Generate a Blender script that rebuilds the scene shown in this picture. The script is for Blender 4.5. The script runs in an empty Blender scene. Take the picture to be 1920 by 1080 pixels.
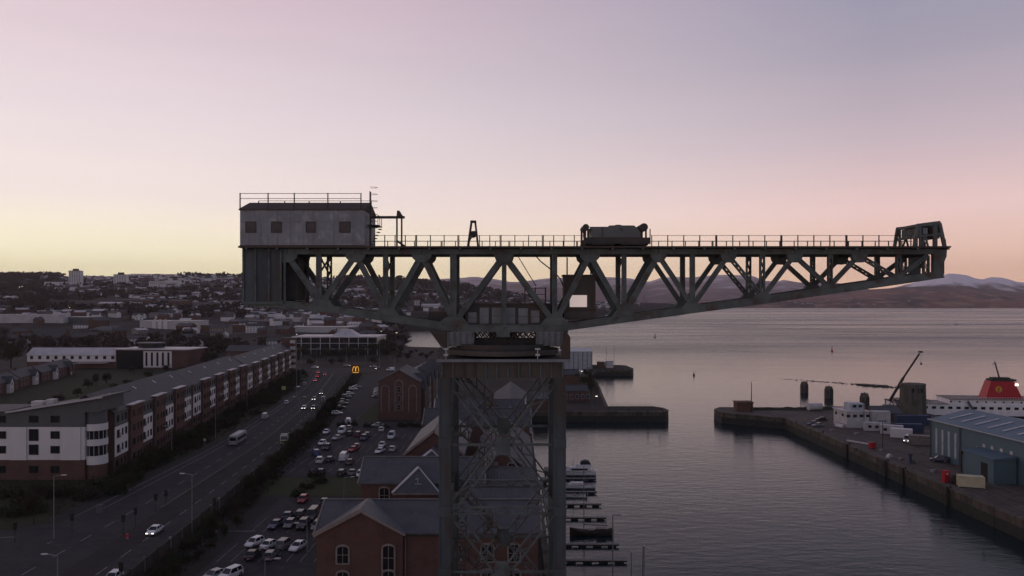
import bpy, bmesh, math, random
from mathutils import Vector, Matrix, noise
random.seed(7)
R = random.Random(11)
sc = bpy.context.scene
col = sc.collection
# ------------------------------------------------------------------ camera, sky, sun, exposure
H = 45.0          # camera height over the quays (m)
F = 1450.0        # focal length in photo pixels (1920 wide)
HY = 565.0        # horizon row of the photo
cam_d = bpy.data.cameras.new('camera'); cam = bpy.data.objects.new('camera', cam_d); col.objects.link(cam)
cam.location = (0, 0, H); cam.rotation_euler = (math.radians(90), 0, 0)
cam_d.sensor_width = 36.0; cam_d.lens = 36.0 * F / 1920.0
cam_d.shift_y = (HY - 540.0) / 1920.0
cam_d.clip_start = 0.5; cam_d.clip_end = 60000
sc.camera = cam
vs = sc.view_settings
vs.view_transform = 'Standard'; vs.look = 'None'; vs.gamma = 1.0; vs.exposure = 0.0; vs.use_curve_mapping = False
sc.cycles.use_denoising = True
sc.cycles.max_bounces = 6; sc.cycles.diffuse_bounces = 3; sc.cycles.glossy_bounces = 3
sc.cycles.volume_bounces = 0; sc.cycles.transmission_bounces = 4; sc.cycles.transparent_max_bounces = 8
sc.cycles.caustics_reflective = False; sc.cycles.caustics_refractive = False

def lin(c):
    return tuple((v/255/12.92 if v/255 <= 0.04045 else ((v/255+0.055)/1.055)**2.4) for v in c)

SUN_AZ = math.radians(-48)     # from +Y towards -X: the glow left of the frame
world = bpy.data.worlds.new("World"); sc.world = world; world.use_nodes = True
wn = world.node_tree; wn.nodes.clear()
def wnode(t, **k):
    n = wn.nodes.new(t)
    for a, b in k.items(): setattr(n, a, b)
    return n
wl = wn.links.new
wout = wnode('ShaderNodeOutputWorld'); tc = wnode('ShaderNodeTexCoord')
sepx = wnode('ShaderNodeSeparateXYZ'); wl(tc.outputs['Generated'], sepx.inputs[0])
elev = wnode('ShaderNodeMath', operation='ARCSINE'); wl(sepx.outputs['Z'], elev.inputs[0])
eln = wnode('ShaderNodeMapRange'); eln.inputs['From Min'].default_value = 0; eln.inputs['From Max'].default_value = math.pi/2
wl(elev.outputs[0], eln.inputs['Value'])
flat = wnode('ShaderNodeVectorMath', operation='MULTIPLY'); flat.inputs[1].default_value = (1, 1, 0); wl(tc.outputs['Generated'], flat.inputs[0])
fln = wnode('ShaderNodeVectorMath', operation='NORMALIZE'); wl(flat.outputs[0], fln.inputs[0])
dotn = wnode('ShaderNodeVectorMath', operation='DOT_PRODUCT'); wl(fln.outputs[0], dotn.inputs[0])
dotn.inputs[1].default_value = (math.sin(SUN_AZ), math.cos(SUN_AZ), 0)
def interp_gain(d):            # the low sky is brighter behind the air between it and the camera
    pts = [(0,1.50),(3.3,1.44),(6,1.26),(12,1.08),(18,1.0),(90,1.0)]
    for (p, u), (q, w) in zip(pts, pts[1:]):
        if d <= q: return u+(w-u)*(d-p)/(q-p)
    return 1.0
def sky_ramp(stops):
    r = wnode('ShaderNodeValToRGB'); e = r.color_ramp.elements
    while len(e) > 1: e.remove(e[-1])
    for i, (deg, c) in enumerate(stops):
        p = max(0, min(1, deg/90.0)); el = e[0] if i == 0 else e.new(p)
        g = interp_gain(deg); el.position = p; el.color = tuple(v*g for v in lin(c)) + (1,)
    r.color_ramp.interpolation = 'EASE' if False else 'LINEAR'
    wl(eln.outputs[0], r.inputs[0]); return r
#  towards the glow / across it / the far eastern dusk
rA = sky_ramp([(0,(238,228,170)), (3.3,(240,234,200)), (7,(240,228,222)), (13,(237,224,228)), (22,(227,199,210)), (36,(170,154,176)), (60,(104,104,130)), (90,(88,92,116))])
rB = sky_ramp([(0,(228,180,148)), (3.3,(222,186,168)), (6,(227,195,191)), (10.5,(199,181,189)), (16,(171,164,180)), (22,(150,151,174)), (36,(122,122,146)), (60,(96,99,124)), (90,(88,92,116))])
rC = sky_ramp([(0,(140,144,158)), (6,(158,156,168)), (14,(172,168,180)), (26,(146,152,172)), (50,(98,104,128)), (90,(88,92,116))])
m1 = wnode('ShaderNodeMapRange'); m1.inputs['From Min'].default_value = 0.29; m1.inputs['From Max'].default_value = 1.0; wl(dotn.outputs['Value'], m1.inputs['Value'])
m2 = wnode('ShaderNodeMapRange'); m2.inputs['From Min'].default_value = -1.0; m2.inputs['From Max'].default_value = 0.12; wl(dotn.outputs['Value'], m2.inputs['Value'])
mixBA = wnode('ShaderNodeMixRGB'); wl(m1.outputs[0], mixBA.inputs[0]); wl(rB.outputs[0], mixBA.inputs[1]); wl(rA.outputs[0], mixBA.inputs[2])
mixC = wnode('ShaderNodeMixRGB'); wl(m2.outputs[0], mixC.inputs[0]); wl(rC.outputs[0], mixC.inputs[1]); wl(mixBA.outputs[0], mixC.inputs[2])
cmap = wnode('ShaderNodeMapping'); cmap.inputs['Scale'].default_value = (1.6, 1.6, 15.0); cmap.inputs['Rotation'].default_value = (0.05, 0.08, 0); wl(tc.outputs['Generated'], cmap.inputs[0])
cno = wnode('ShaderNodeTexNoise'); cno.inputs['Scale'].default_value = 1.7; cno.inputs['Detail'].default_value = 5; cno.inputs['Roughness'].default_value = 0.55; wl(cmap.outputs[0], cno.inputs['Vector'])
cra = wnode('ShaderNodeValToRGB'); cra.color_ramp.elements[0].position = 0.35; cra.color_ramp.elements[0].color = (0.99,0.985,0.99,1); cra.color_ramp.elements[1].position = 0.68; cra.color_ramp.elements[1].color = (1.025,1.012,1.01,1); wl(cno.outputs['Fac'], cra.inputs[0])
cmul = wnode('ShaderNodeMixRGB', blend_type='MULTIPLY'); cmul.inputs[0].default_value = 1.0; wl(mixC.outputs[0], cmul.inputs[1]); wl(cra.outputs[0], cmul.inputs[2])
bg = wnode('ShaderNodeBackground'); wl(cmul.outputs[0], bg.inputs[0]); bg.inputs[1].default_value = 0.98
sky = wnode('ShaderNodeTexSky', sky_type='NISHITA'); sky.sun_disc = False
sky.sun_elevation = math.radians(1.0); sky.sun_rotation = SUN_AZ
bg2 = wnode('ShaderNodeBackground'); wl(sky.outputs[0], bg2.inputs[0]); bg2.inputs[1].default_value = 0.004
addw = wnode('ShaderNodeAddShader'); wl(bg.outputs[0], addw.inputs[0]); wl(bg2.outputs[0], addw.inputs[1]); wl(addw.outputs[0], wout.inputs['Surface'])

sd = bpy.data.lights.new('sun', 'SUN'); sun = bpy.data.objects.new('sun', sd); col.objects.link(sun)
sd.energy = 0.12; sd.angle = math.radians(14); sd.color = (1.0, 0.72, 0.55)
_e = math.radians(3.0)
sun.rotation_euler = Vector((math.sin(SUN_AZ)*math.cos(_e), math.cos(SUN_AZ)*math.cos(_e), math.sin(_e))).to_track_quat('Z', 'Y').to_euler()
sun.location = (-200, 100, 200)

# ------------------------------------------------------------------ helpers
def G(px, py, z=0.0):
    Y = (H - z)*F/(py - HY); return Vector(((px-960.0)*Y/F, Y, z))
def P(px, py, Y):
    return Vector(((px-960.0)*Y/F, Y, H - (py-HY)*Y/F))
MATS = {}
def mat(name, c, c2=None, scale=1.0, rough=0.8, spec=0.3, metal=0.0, thr=(0.42, 0.62), detail=5, bump=0.0, bscale=None, stretch=(1,1,1), coord='Object', c3=None, scale3=None, emit=None):
    if name in MATS: return MATS[name]
    m = bpy.data.materials.new(name); m.use_nodes = True; nt = m.node_tree; b = nt.nodes['Principled BSDF']
    b.inputs['Roughness'].default_value = rough; b.inputs['Metallic'].default_value = metal
    b.inputs['Specular IOR Level'].default_value = spec
    b.inputs['Base Color'].default_value = tuple(c) + (1,)
    L = nt.links.new
    if c2 is not None or bump:
        t = nt.nodes.new('ShaderNodeTexCoord'); mp = nt.nodes.new('ShaderNodeMapping'); mp.inputs['Scale'].default_value = stretch
        L(t.outputs[coord], mp.inputs[0])
    last = None
    if c2 is not None:
        n = nt.nodes.new('ShaderNodeTexNoise'); n.inputs['Scale'].default_value = scale; n.inputs['Detail'].default_value = detail; n.inputs['Roughness'].default_value = 0.62
        L(mp.outputs[0], n.inputs['Vector'])
        r = nt.nodes.new('ShaderNodeValToRGB'); r.color_ramp.elements[0].position = thr[0]; r.color_ramp.elements[1].position = thr[1]
        r.color_ramp.elements[0].color = tuple(c)+(1,); r.color_ramp.elements[1].color = tuple(c2)+(1,)
        L(n.outputs['Fac'], r.inputs[0]); last = r.outputs[0]
        if c3 is not None:
            n3 = nt.nodes.new('ShaderNodeTexNoise'); n3.inputs['Scale'].default_value = scale3 or scale*4; n3.inputs['Detail'].default_value = 6
            L(mp.outputs[0], n3.inputs['Vector'])
            r3 = nt.nodes.new('ShaderNodeValToRGB'); r3.color_ramp.elements[0].position = 0.5; r3.color_ramp.elements[1].position = 0.68
            L(n3.outputs['Fac'], r3.inputs[0])
            mx = nt.nodes.new('ShaderNodeMixRGB'); L(r3.outputs[0], mx.inputs[0]); L(last, mx.inputs[1]); mx.inputs[2].default_value = tuple(c3)+(1,)
            last = mx.outputs[0]
        L(last, b.inputs['Base Color'])
    if bump:
        nb = nt.nodes.new('ShaderNodeTexNoise'); nb.inputs['Scale'].default_value = bscale or scale*3; nb.inputs['Detail'].default_value = 4
        L(mp.outputs[0], nb.inputs['Vector'])
        bp = nt.nodes.new('ShaderNodeBump'); bp.inputs['Strength'].default_value = bump; bp.inputs['Distance'].default_value = 0.05
        L(nb.outputs['Fac'], bp.inputs['Height']); L(bp.outputs[0], b.inputs['Normal'])
    if emit:
        b.inputs['Emission Color'].default_value = tuple(emit[0])+(1,); b.inputs['Emission Strength'].default_value = emit[1]
    MATS[name] = m; return m

def ribbed(name, c, c2, period, axis, rough=0.6, depth=0.03, spec=0.3, nscale=0.4, c3=None):
    """corrugated sheet: fine relief from a wave, worn colour from noise"""
    m = mat(name, c, c2, nscale, rough, spec, thr=(0.35, 0.75), c3=c3, scale3=1.1); nt = m.node_tree; b = nt.nodes['Principled BSDF']; L = nt.links.new
    t = nt.nodes.new('ShaderNodeTexCoord'); w = nt.nodes.new('ShaderNodeTexWave'); w.bands_direction = axis; w.inputs['Scale'].default_value = 1.0/period/3.183
    L(t.outputs['Object'], w.inputs['Vector']); bp = nt.nodes.new('ShaderNodeBump'); bp.inputs['Strength'].default_value = 0.8; bp.inputs['Distance'].default_value = depth
    L(w.outputs['Fac'], bp.inputs['Height']); L(bp.outputs[0], b.inputs['Normal']); return m

def tag(o, label=None, cat=None, group=None, kind=None):
    if label: o['label'] = label
    if cat: o['category'] = cat
    if group: o['group'] = group
    if kind: o['kind'] = kind
    return o
ORG = {}
def thing(name, label, cat, loc=(0,0,0), yaw=0.0, group=None):
    o = bpy.data.objects.new(name, None); col.objects.link(o); o.location = loc; o.rotation_euler = (0, 0, yaw)
    o.empty_display_size = 0.5
    ORG[o.name] = Vector(loc); return tag(o, label, cat, group)
class MB:
    def __init__(s): s.v = []; s.f = []; s.m = []
    def add(s, vs, fs, m=0):
        k = len(s.v); s.v += [tuple(v) for v in vs]
        for f in fs: s.f.append(tuple(i+k for i in f)); s.m.append(m)
        return s
    def hexa(s, p, m=0):
        return s.add(p, [(0,3,2,1),(4,5,6,7),(0,1,5,4),(1,2,6,5),(2,3,7,6),(3,0,4,7)], m)
    def box(s, x0, y0, z0, x1, y1, z1, m=0):
        return s.hexa([(x0,y0,z0),(x1,y0,z0),(x1,y1,z0),(x0,y1,z0),(x0,y0,z1),(x1,y0,z1),(x1,y1,z1),(x0,y1,z1)], m)
    def rbox(s, c, sx, sy, sz, yaw, m=0):
        ca, sa = math.cos(yaw), math.sin(yaw)
        pts = []
        for z in (0, sz):
            for (x, y) in ((-sx/2,-sy/2),(sx/2,-sy/2),(sx/2,sy/2),(-sx/2,sy/2)):
                pts.append((c[0]+x*ca-y*sa, c[1]+x*sa+y*ca, c[2]+z))
        return s.hexa(pts, m)
    def bar(s, p, q, a, b, ref=(0,1,0), m=0):
        p = Vector(p); q = Vector(q); ax = (q-p).normalized(); r = Vector(ref)
        if abs(ax.dot(r)) > 0.98: r = Vector((1,0,0))
        sd_ = ax.cross(r).normalized(); r2 = sd_.cross(ax)
        o = [(-1,-1),(1,-1),(1,1),(-1,1)]
        return s.hexa([p+sd_*(i*a/2)+r2*(j*b/2) for i, j in o] + [q+sd_*(i*a/2)+r2*(j*b/2) for i, j in o], m)
    def tube(s, p, q, r0, r1=None, n=8, m=0):
        p = Vector(p); q = Vector(q); r1 = r0 if r1 is None else r1
        ax = (q-p).normalized(); r = Vector((0,0,1)) if abs(ax.z) < 0.9 else Vector((1,0,0))
        u = ax.cross(r).normalized(); w = ax.cross(u)
        vs = [p+(u*math.cos(2*math.pi*i/n)+w*math.sin(2*math.pi*i/n))*r0 for i in range(n)]
        vs += [q+(u*math.cos(2*math.pi*i/n)+w*math.sin(2*math.pi*i/n))*r1 for i in range(n)]
        return s.add(vs, [(i,(i+1)%n,n+(i+1)%n,n+i) for i in range(n)] + [tuple(range(n)), tuple(range(2*n-1,n-1,-1))], m)
    def prism(s, poly, d0, d1, axis='y', m=0):
        """closed outline extruded: axis y takes (x,z), axis x takes (y,z), axis z takes (x,y)"""
        f = {'y': lambda a, b, d: (a,d,b), 'x': lambda a, b, d: (d,a,b), 'z': lambda a, b, d: (a,b,d)}[axis]
        n = len(poly); vs = [f(a,b,d0) for a, b in poly] + [f(a,b,d1) for a, b in poly]
        return s.add(vs, [(i,(i+1)%n,n+(i+1)%n,n+i) for i in range(n)] + [tuple(range(n)), tuple(range(2*n-1,n-1,-1))], m)
    def mesh(s, name, mats, normals=True):
        me = bpy.data.meshes.new(name); me.from_pydata(s.v, [], s.f)
        for mm in (mats if isinstance(mats, (list, tuple)) else [mats]): me.materials.append(mm)
        if any(s.m): me.polygons.foreach_set('material_index', s.m)
        if normals:
            bm = bmesh.new(); bm.from_mesh(me); bmesh.ops.recalc_face_normals(bm, faces=bm.faces); bm.to_mesh(me); bm.free()
        me.update(); return me
    def build(s, name, mats, parent=None, local=False, normals=True, smooth=False):
        org = ORG.get(parent.name, Vector()) if (parent is not None and not local) else Vector()
        if org.length > 0: s.v = [(a-org.x, b-org.y, c-org.z) for a, b, c in s.v]
        me = s.mesh(name, mats, normals)
        if smooth: me.shade_smooth()
        o = bpy.data.objects.new(name, me); col.objects.link(o)
        if parent is not None: o.parent = parent; ORG[o.name] = org
        return o
PANES = {}
def inst(name, me, parent, loc=(0,0,0), yaw=0.0, sc_=(1,1,1), m=None):
    o = bpy.data.objects.new(name, me); col.objects.link(o); o.location = loc; o.rotation_euler = (0,0,yaw); o.scale = sc_
    if parent is not None: o.parent = parent
    if me.name in PANES: pn = bpy.data.objects.new('pane', PANES[me.name]); col.objects.link(pn); pn.parent = o
    if m is not None and me.materials: o.material_slots[0].link = 'OBJECT'; o.material_slots[0].material = m
    return o
def copy_tree(o, parent=None):
    c = o.copy(); col.objects.link(c)
    if parent is not None: c.parent = parent
    for ch in o.children: copy_tree(ch, c)
    return c
def interp(pts, x):
    if x <= pts[0][0]: return pts[0][1]
    for (a, b), (c, d) in zip(pts, pts[1:]):
        if x <= c: return b + (d-b)*(x-a)/(c-a)
    return pts[-1][1]

# ------------------------------------------------------------------ materials
M_steel = mat('grey_green_steel', (0.104,0.124,0.126), (0.064,0.078,0.081), 0.55, 0.7, 0.2, thr=(0.38,0.66), c3=(0.070,0.056,0.050), scale3=0.9)
M_steel_blue = mat('blue_grey_steel', (0.074,0.090,0.100), (0.048,0.056,0.062), 0.35, 0.75, 0.15, c3=(0.064,0.050,0.043), scale3=0.5, stretch=(1,1,0.25))
M_rust = mat('rusty_steel', (0.068,0.048,0.040), (0.055,0.050,0.047), 0.7, 0.8, 0.2)
M_stained = mat('stained_girder', (0.080,0.074,0.068), (0.062,0.050,0.045), 0.5, 0.75, 0.15, stretch=(1,1,0.3))
M_dark_steel = mat('dark_steel', (0.035,0.036,0.038), (0.055,0.042,0.036), 0.8, 0.7, 0.3)
M_galv = ribbed('galvanised_cladding', (0.185,0.195,0.22), (0.115,0.122,0.14), 0.45, 'X', 0.6, 0.03, 0.3, 0.55, (0.235,0.245,0.27))
M_grey_panel = mat('grey_panel', (0.16,0.175,0.19), (0.12,0.13,0.14), 0.8, 0.6)
M_glow_pane = mat('glow_pane', (0.7,0.65,0.6), None, emit=((0.85,0.66,0.60), 0.42), rough=0.3)  # emission added to make the cab pane bright; no known lamp behind it
M_asphalt = mat('asphalt', (0.050,0.048,0.050), (0.036,0.035,0.037), 0.12, 0.95, 0.12, thr=(0.35,0.7), c3=(0.058,0.055,0.055), scale3=0.5, coord='Object')
M_asphalt2 = mat('worn_asphalt', (0.045,0.040,0.040), (0.034,0.031,0.031), 0.2, 0.95, 0.12, thr=(0.35,0.7))
M_verge = mat('rough_grass', (0.036,0.040,0.022), (0.050,0.043,0.030), 0.16, 0.95, 0.1, c3=(0.026,0.030,0.019), scale3=0.9)
M_lawn = mat('lawn', (0.040,0.050,0.022), (0.052,0.055,0.030), 0.2, 0.95, 0.1)
M_town = mat('town_ground', (0.032,0.029,0.027), (0.052,0.046,0.046), 0.02, 0.95, 0.1, c3=(0.026,0.028,0.021), scale3=0.05)
M_quay = mat('quay_paving', (0.115,0.098,0.085), (0.075,0.064,0.056), 0.10, 0.9, 0.2, c3=(0.055,0.05,0.045), scale3=0.5)
M_stone = mat('quay_stone', (0.13,0.108,0.085), (0.07,0.06,0.05), 0.22, 0.9, 0.2, stretch=(1,1,0.3), c3=(0.045,0.046,0.034), scale3=0.7)
M_weed = mat('weedy_stone', (0.022,0.024,0.018), (0.035,0.033,0.026), 0.6, 0.7, 0.4)
M_brick = mat('red_brick', (0.118,0.072,0.065), (0.090,0.056,0.052), 0.35, 0.9, 0.15, c3=(0.14,0.066,0.050), scale3=2.0, bump=0.25, bscale=4.0)
M_brick2 = mat('orange_brick', (0.130,0.074,0.064), (0.098,0.058,0.052), 0.4, 0.9, 0.15, c3=(0.11,0.058,0.048), scale3=2.0)
M_brick3 = mat('brown_brick', (0.13,0.075,0.055), (0.10,0.06,0.046), 0.4, 0.9, 0.15)
M_render = mat('white_render', (0.70,0.665,0.665), (0.55,0.52,0.52), 0.16, 0.85, 0.2, thr=(0.3,0.8), stretch=(1,1,0.35))
M_white = mat('white_paint', (0.50,0.48,0.48), (0.38,0.365,0.37), 0.5, 0.6, 0.3)
M_ship = mat('ship_white', (0.80,0.77,0.77), (0.70,0.67,0.67), 0.3, 0.5)
M_cream = mat('cream_paint', (0.56,0.50,0.34), (0.45,0.40,0.28), 0.5, 0.6, 0.3)
M_sand = mat('pale_sandstone', (0.26,0.225,0.205), (0.19,0.165,0.155), 0.8, 0.85, 0.2)
M_slate = mat('slate_roof', (0.078,0.081,0.090), (0.056,0.058,0.066), 0.35, 0.62, 0.45, c3=(0.092,0.093,0.100), scale3=1.4, stretch=(1,1,1), bump=0.3, bscale=3.0)
M_slate2 = mat('dark_tile_roof', (0.062,0.062,0.068), (0.046,0.046,0.050), 0.4, 0.7, 0.4, c3=(0.075,0.073,0.078), scale3=1.2)
M_corr = ribbed('corrugated_roof', (0.125,0.122,0.126), (0.088,0.086,0.09), 0.55, 'X', 0.85, 0.05, 0.2, 0.3)
M_palroof = mat('pale_sheet_roof', (0.50,0.475,0.49), (0.38,0.365,0.38), 0.12, 0.5, 0.4)
M_glass = mat('dark_glass', (0.016,0.018,0.021), None, rough=0.12, spec=0.5)
M_clad = mat('grey_cladding', (0.095,0.100,0.106), (0.080,0.085,0.090), 0.3, 0.6, 0.35)
M_blue = ribbed('blue_cladding', (0.085,0.140,0.165), (0.070,0.118,0.142), 0.6, 'Y', 0.55, 0.03, 0.4, 0.25)
M_blueroof = ribbed('blue_roof_sheet', (0.085,0.135,0.18), (0.068,0.112,0.155), 0.6, 'Y', 0.5, 0.03, 0.4, 0.25)
M_pale = mat('translucent_sheet', (0.40,0.42,0.45), (0.30,0.32,0.35), 0.6, 0.5)
M_bluebox = mat('navy_container', (0.035,0.05,0.105), (0.028,0.04,0.085), 0.6, 0.6)
M_conc = mat('weathered_concrete', (0.125,0.115,0.098), (0.075,0.070,0.060), 0.35, 0.95, 0.15, stretch=(1,1,0.35), c3=(0.055,0.055,0.045), scale3=0.6)
M_red = mat('red_paint', (0.42,0.020,0.028), (0.36,0.018,0.025), 0.6, 0.5)
M_green = mat('green_paint', (0.05,0.10,0.06), (0.04,0.08,0.05), 0.8, 0.6)
M_yellow = mat('yellow_paint', (0.55,0.36,0.04), (0.45,0.30,0.05), 1.0, 0.6)
M_black = mat('black_rubber', (0.018,0.018,0.019), None, rough=0.8)
M_timber = mat('pontoon_timber', (0.26,0.245,0.23), (0.19,0.18,0.17), 1.2, 0.9, stretch=(1,4,1))
M_wood = mat('dark_varnished_hull', (0.035,0.026,0.022), (0.055,0.038,0.030), 1.0, 0.5)
M_pole = mat('lamp_post_grey', (0.22,0.22,0.22), (0.17,0.17,0.17), 1.0, 0.6)
M_line = mat('road_paint', (0.22,0.22,0.22), (0.10,0.10,0.10), 0.8, 0.8, thr=(0.4,0.7))
M_kerb = mat('kerb_stone', (0.16,0.155,0.15), (0.12,0.115,0.11), 0.8, 0.9)
M_fence = mat('brown_panel', (0.080,0.064,0.056), (0.058,0.047,0.042), 0.5, 0.9, stretch=(1,1,0.3))
M_twig = mat('bare_twigs', (0.046,0.035,0.029), (0.062,0.046,0.037), 0.9, 0.95, 0.1, coord='Object')
M_twig2 = mat('olive_twigs', (0.044,0.043,0.024), (0.056,0.048,0.031), 0.9, 0.95, 0.1)
M_ever = mat('evergreen_leaf', (0.030,0.040,0.022), (0.042,0.048,0.028), 0.9, 0.9, 0.15)
M_bark = mat('bark', (0.055,0.045,0.038), (0.04,0.033,0.028), 2.0, 0.95, 0.1)
M_head = mat('headlight_glow', (0.9,0.88,0.8), None, emit=((1.0,0.90,0.78), 5.0))
M_headoff = mat('headlight_lens', (0.5,0.5,0.5), None, rough=0.2)
M_tailon = mat('tail_light_glow', (0.6,0.03,0.04), None, emit=((1.0,0.08,0.10), 3.0))
M_tailoff = mat('tail_light_lens', (0.25,0.02,0.02), None, rough=0.3)
M_lampglow = mat('lamp_glow', (0.9,0.85,0.75), None, emit=((1.0,0.86,0.70), 2.6))
M_hub = mat('wheel_rim', (0.28,0.28,0.29), None, rough=0.4, metal=0.6)
M_canvas = mat('dark_canvas', (0.03,0.032,0.04), (0.04,0.04,0.05), 2.0, 0.8)
# ------------------------------------------------------------------ setting: water, land, hills, roads
WZ = -4.2
def sheet(name, poly, z, m, kind='structure', label=None):
    mb = MB(); mb.add([(x, y, z) for x, y in poly], [tuple(range(len(poly)))])
    o = mb.build(name, m, normals=False)
    me = o.data
    if me.polygons[0].normal.z < 0: me.flip_normals()
    return tag(o, label=label, kind=kind)

def water_material():
    m = bpy.data.materials.new('sea_water'); m.use_nodes = True; nt = m.node_tree; b = nt.nodes['Principled BSDF']; L = nt.links.new; N = nt.nodes.new
    b.inputs['Base Color'].default_value = (0.010, 0.022, 0.026, 1); b.inputs['IOR'].default_value = 1.18; b.inputs['Specular IOR Level'].default_value = 0.5
    t = N('ShaderNodeTexCoord'); geo = t.outputs['Object']
    sx = N('ShaderNodeSeparateXYZ'); L(geo, sx.inputs[0])
    open_ = N('ShaderNodeMapRange'); open_.interpolation_type = 'SMOOTHSTEP'; open_.inputs['From Min'].default_value = 400; open_.inputs['From Max'].default_value = 900; L(sx.outputs['Y'], open_.inputs['Value'])
    # wind streaks and slicks on the open firth
    mp = N('ShaderNodeMapping'); mp.inputs['Scale'].default_value = (0.0011, 0.0046, 1); mp.inputs['Rotation'].default_value = (0, 0, math.radians(-7)); L(geo, mp.inputs[0])
    n1 = N('ShaderNodeTexNoise'); n1.inputs['Scale'].default_value = 1.0; n1.inputs['Detail'].default_value = 8; n1.inputs['Roughness'].default_value = 0.72; n1.inputs['Distortion'].default_value = 0.6; L(mp.outputs[0], n1.inputs['Vector'])
    r1 = N('ShaderNodeMapRange'); r1.inputs['From Min'].default_value = 0.36; r1.inputs['From Max'].default_value = 0.64; r1.inputs['To Min'].default_value = 0.38; r1.inputs['To Max'].default_value = 1.0; L(n1.outputs['Fac'], r1.inputs['Value'])
    calm = N('ShaderNodeMapRange'); calm.interpolation_type = 'SMOOTHSTEP'; calm.inputs['From Min'].default_value = -40; calm.inputs['From Max'].default_value = 90; L(sx.outputs['X'], calm.inputs['Value'])
    shel = N('ShaderNodeMath'); shel.operation = 'MULTIPLY'; L(open_.outputs[0], shel.inputs[0]); L(calm.outputs[0], shel.inputs[1]); open_ = shel      # the bay behind the town is sheltered
    rip = N('ShaderNodeMath'); rip.operation = 'MULTIPLY'; L(open_.outputs[0], rip.inputs[0]); L(r1.outputs[0], rip.inputs[1])
    ro = N('ShaderNodeMapRange'); ro.inputs['To Min'].default_value = 0.07; ro.inputs['To Max'].default_value = 0.36; rm = N('ShaderNodeMapRange'); rm.inputs['From Min'].default_value = -60; rm.inputs['From Max'].default_value = 0; rm.inputs['To Min'].default_value = 0.26; rm.inputs['To Max'].default_value = 0.07; L(sx.outputs['X'], rm.inputs['Value']); L(rm.outputs[0], ro.inputs['To Min']); L(rip.outputs[0], ro.inputs['Value']); L(ro.outputs[0], b.inputs['Roughness'])
    # ripples: small ones in the dock, longer waves outside
    mp2 = N('ShaderNodeMapping'); mp2.inputs['Scale'].default_value = (0.22, 0.55, 0.4); mp2.inputs['Rotation'].default_value = (0, 0, math.radians(8)); L(geo, mp2.inputs[0])
    n2 = N('ShaderNodeTexNoise'); n2.inputs['Scale'].default_value = 1.0; n2.inputs['Detail'].default_value = 5; n2.inputs['Roughness'].default_value = 0.6; L(mp2.outputs[0], n2.inputs['Vector'])
    mp3 = N('ShaderNodeMapping'); mp3.inputs['Scale'].default_value = (0.010, 0.030, 0.1); mp3.inputs['Rotation'].default_value = (0, 0, math.radians(-5)); L(geo, mp3.inputs[0])
    n3 = N('ShaderNodeTexNoise'); n3.inputs['Scale'].default_value = 1.0; n3.inputs['Detail'].default_value = 7; n3.inputs['Roughness'].default_value = 0.65; L(mp3.outputs[0], n3.inputs['Vector'])
    b1 = N('ShaderNodeBump'); b1.inputs['Distance'].default_value = 0.30; L(n2.outputs['Fac'], b1.inputs['Height']); br = N('ShaderNodeMapRange'); br.inputs['From Min'].default_value = -60; br.inputs['From Max'].default_value = 0; br.inputs['To Min'].default_value = 0.15; br.inputs['To Max'].default_value = 0.36; L(sx.outputs['X'], br.inputs['Value']); L(br.outputs[0], b1.inputs['Strength'])
    s3 = N('ShaderNodeMath'); s3.operation = 'MULTIPLY_ADD'; L(open_.outputs[0], s3.inputs[0]); s3.inputs[1].default_value = 0.85; s3.inputs[2].default_value = 0.05
    b2 = N('ShaderNodeBump'); b2.inputs['Distance'].default_value = 2.6; L(n3.outputs['Fac'], b2.inputs['Height']); L(s3.outputs[0], b2.inputs['Strength']); L(b1.outputs[0], b2.inputs['Normal'])
    L(b2.outputs[0], b.inputs['Normal'])
    return m
M_water = water_material()
sheet('water', [(-9000,-60),(9000,-60),(9000,13000),(-9000,13000)], WZ, M_water)

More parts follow.
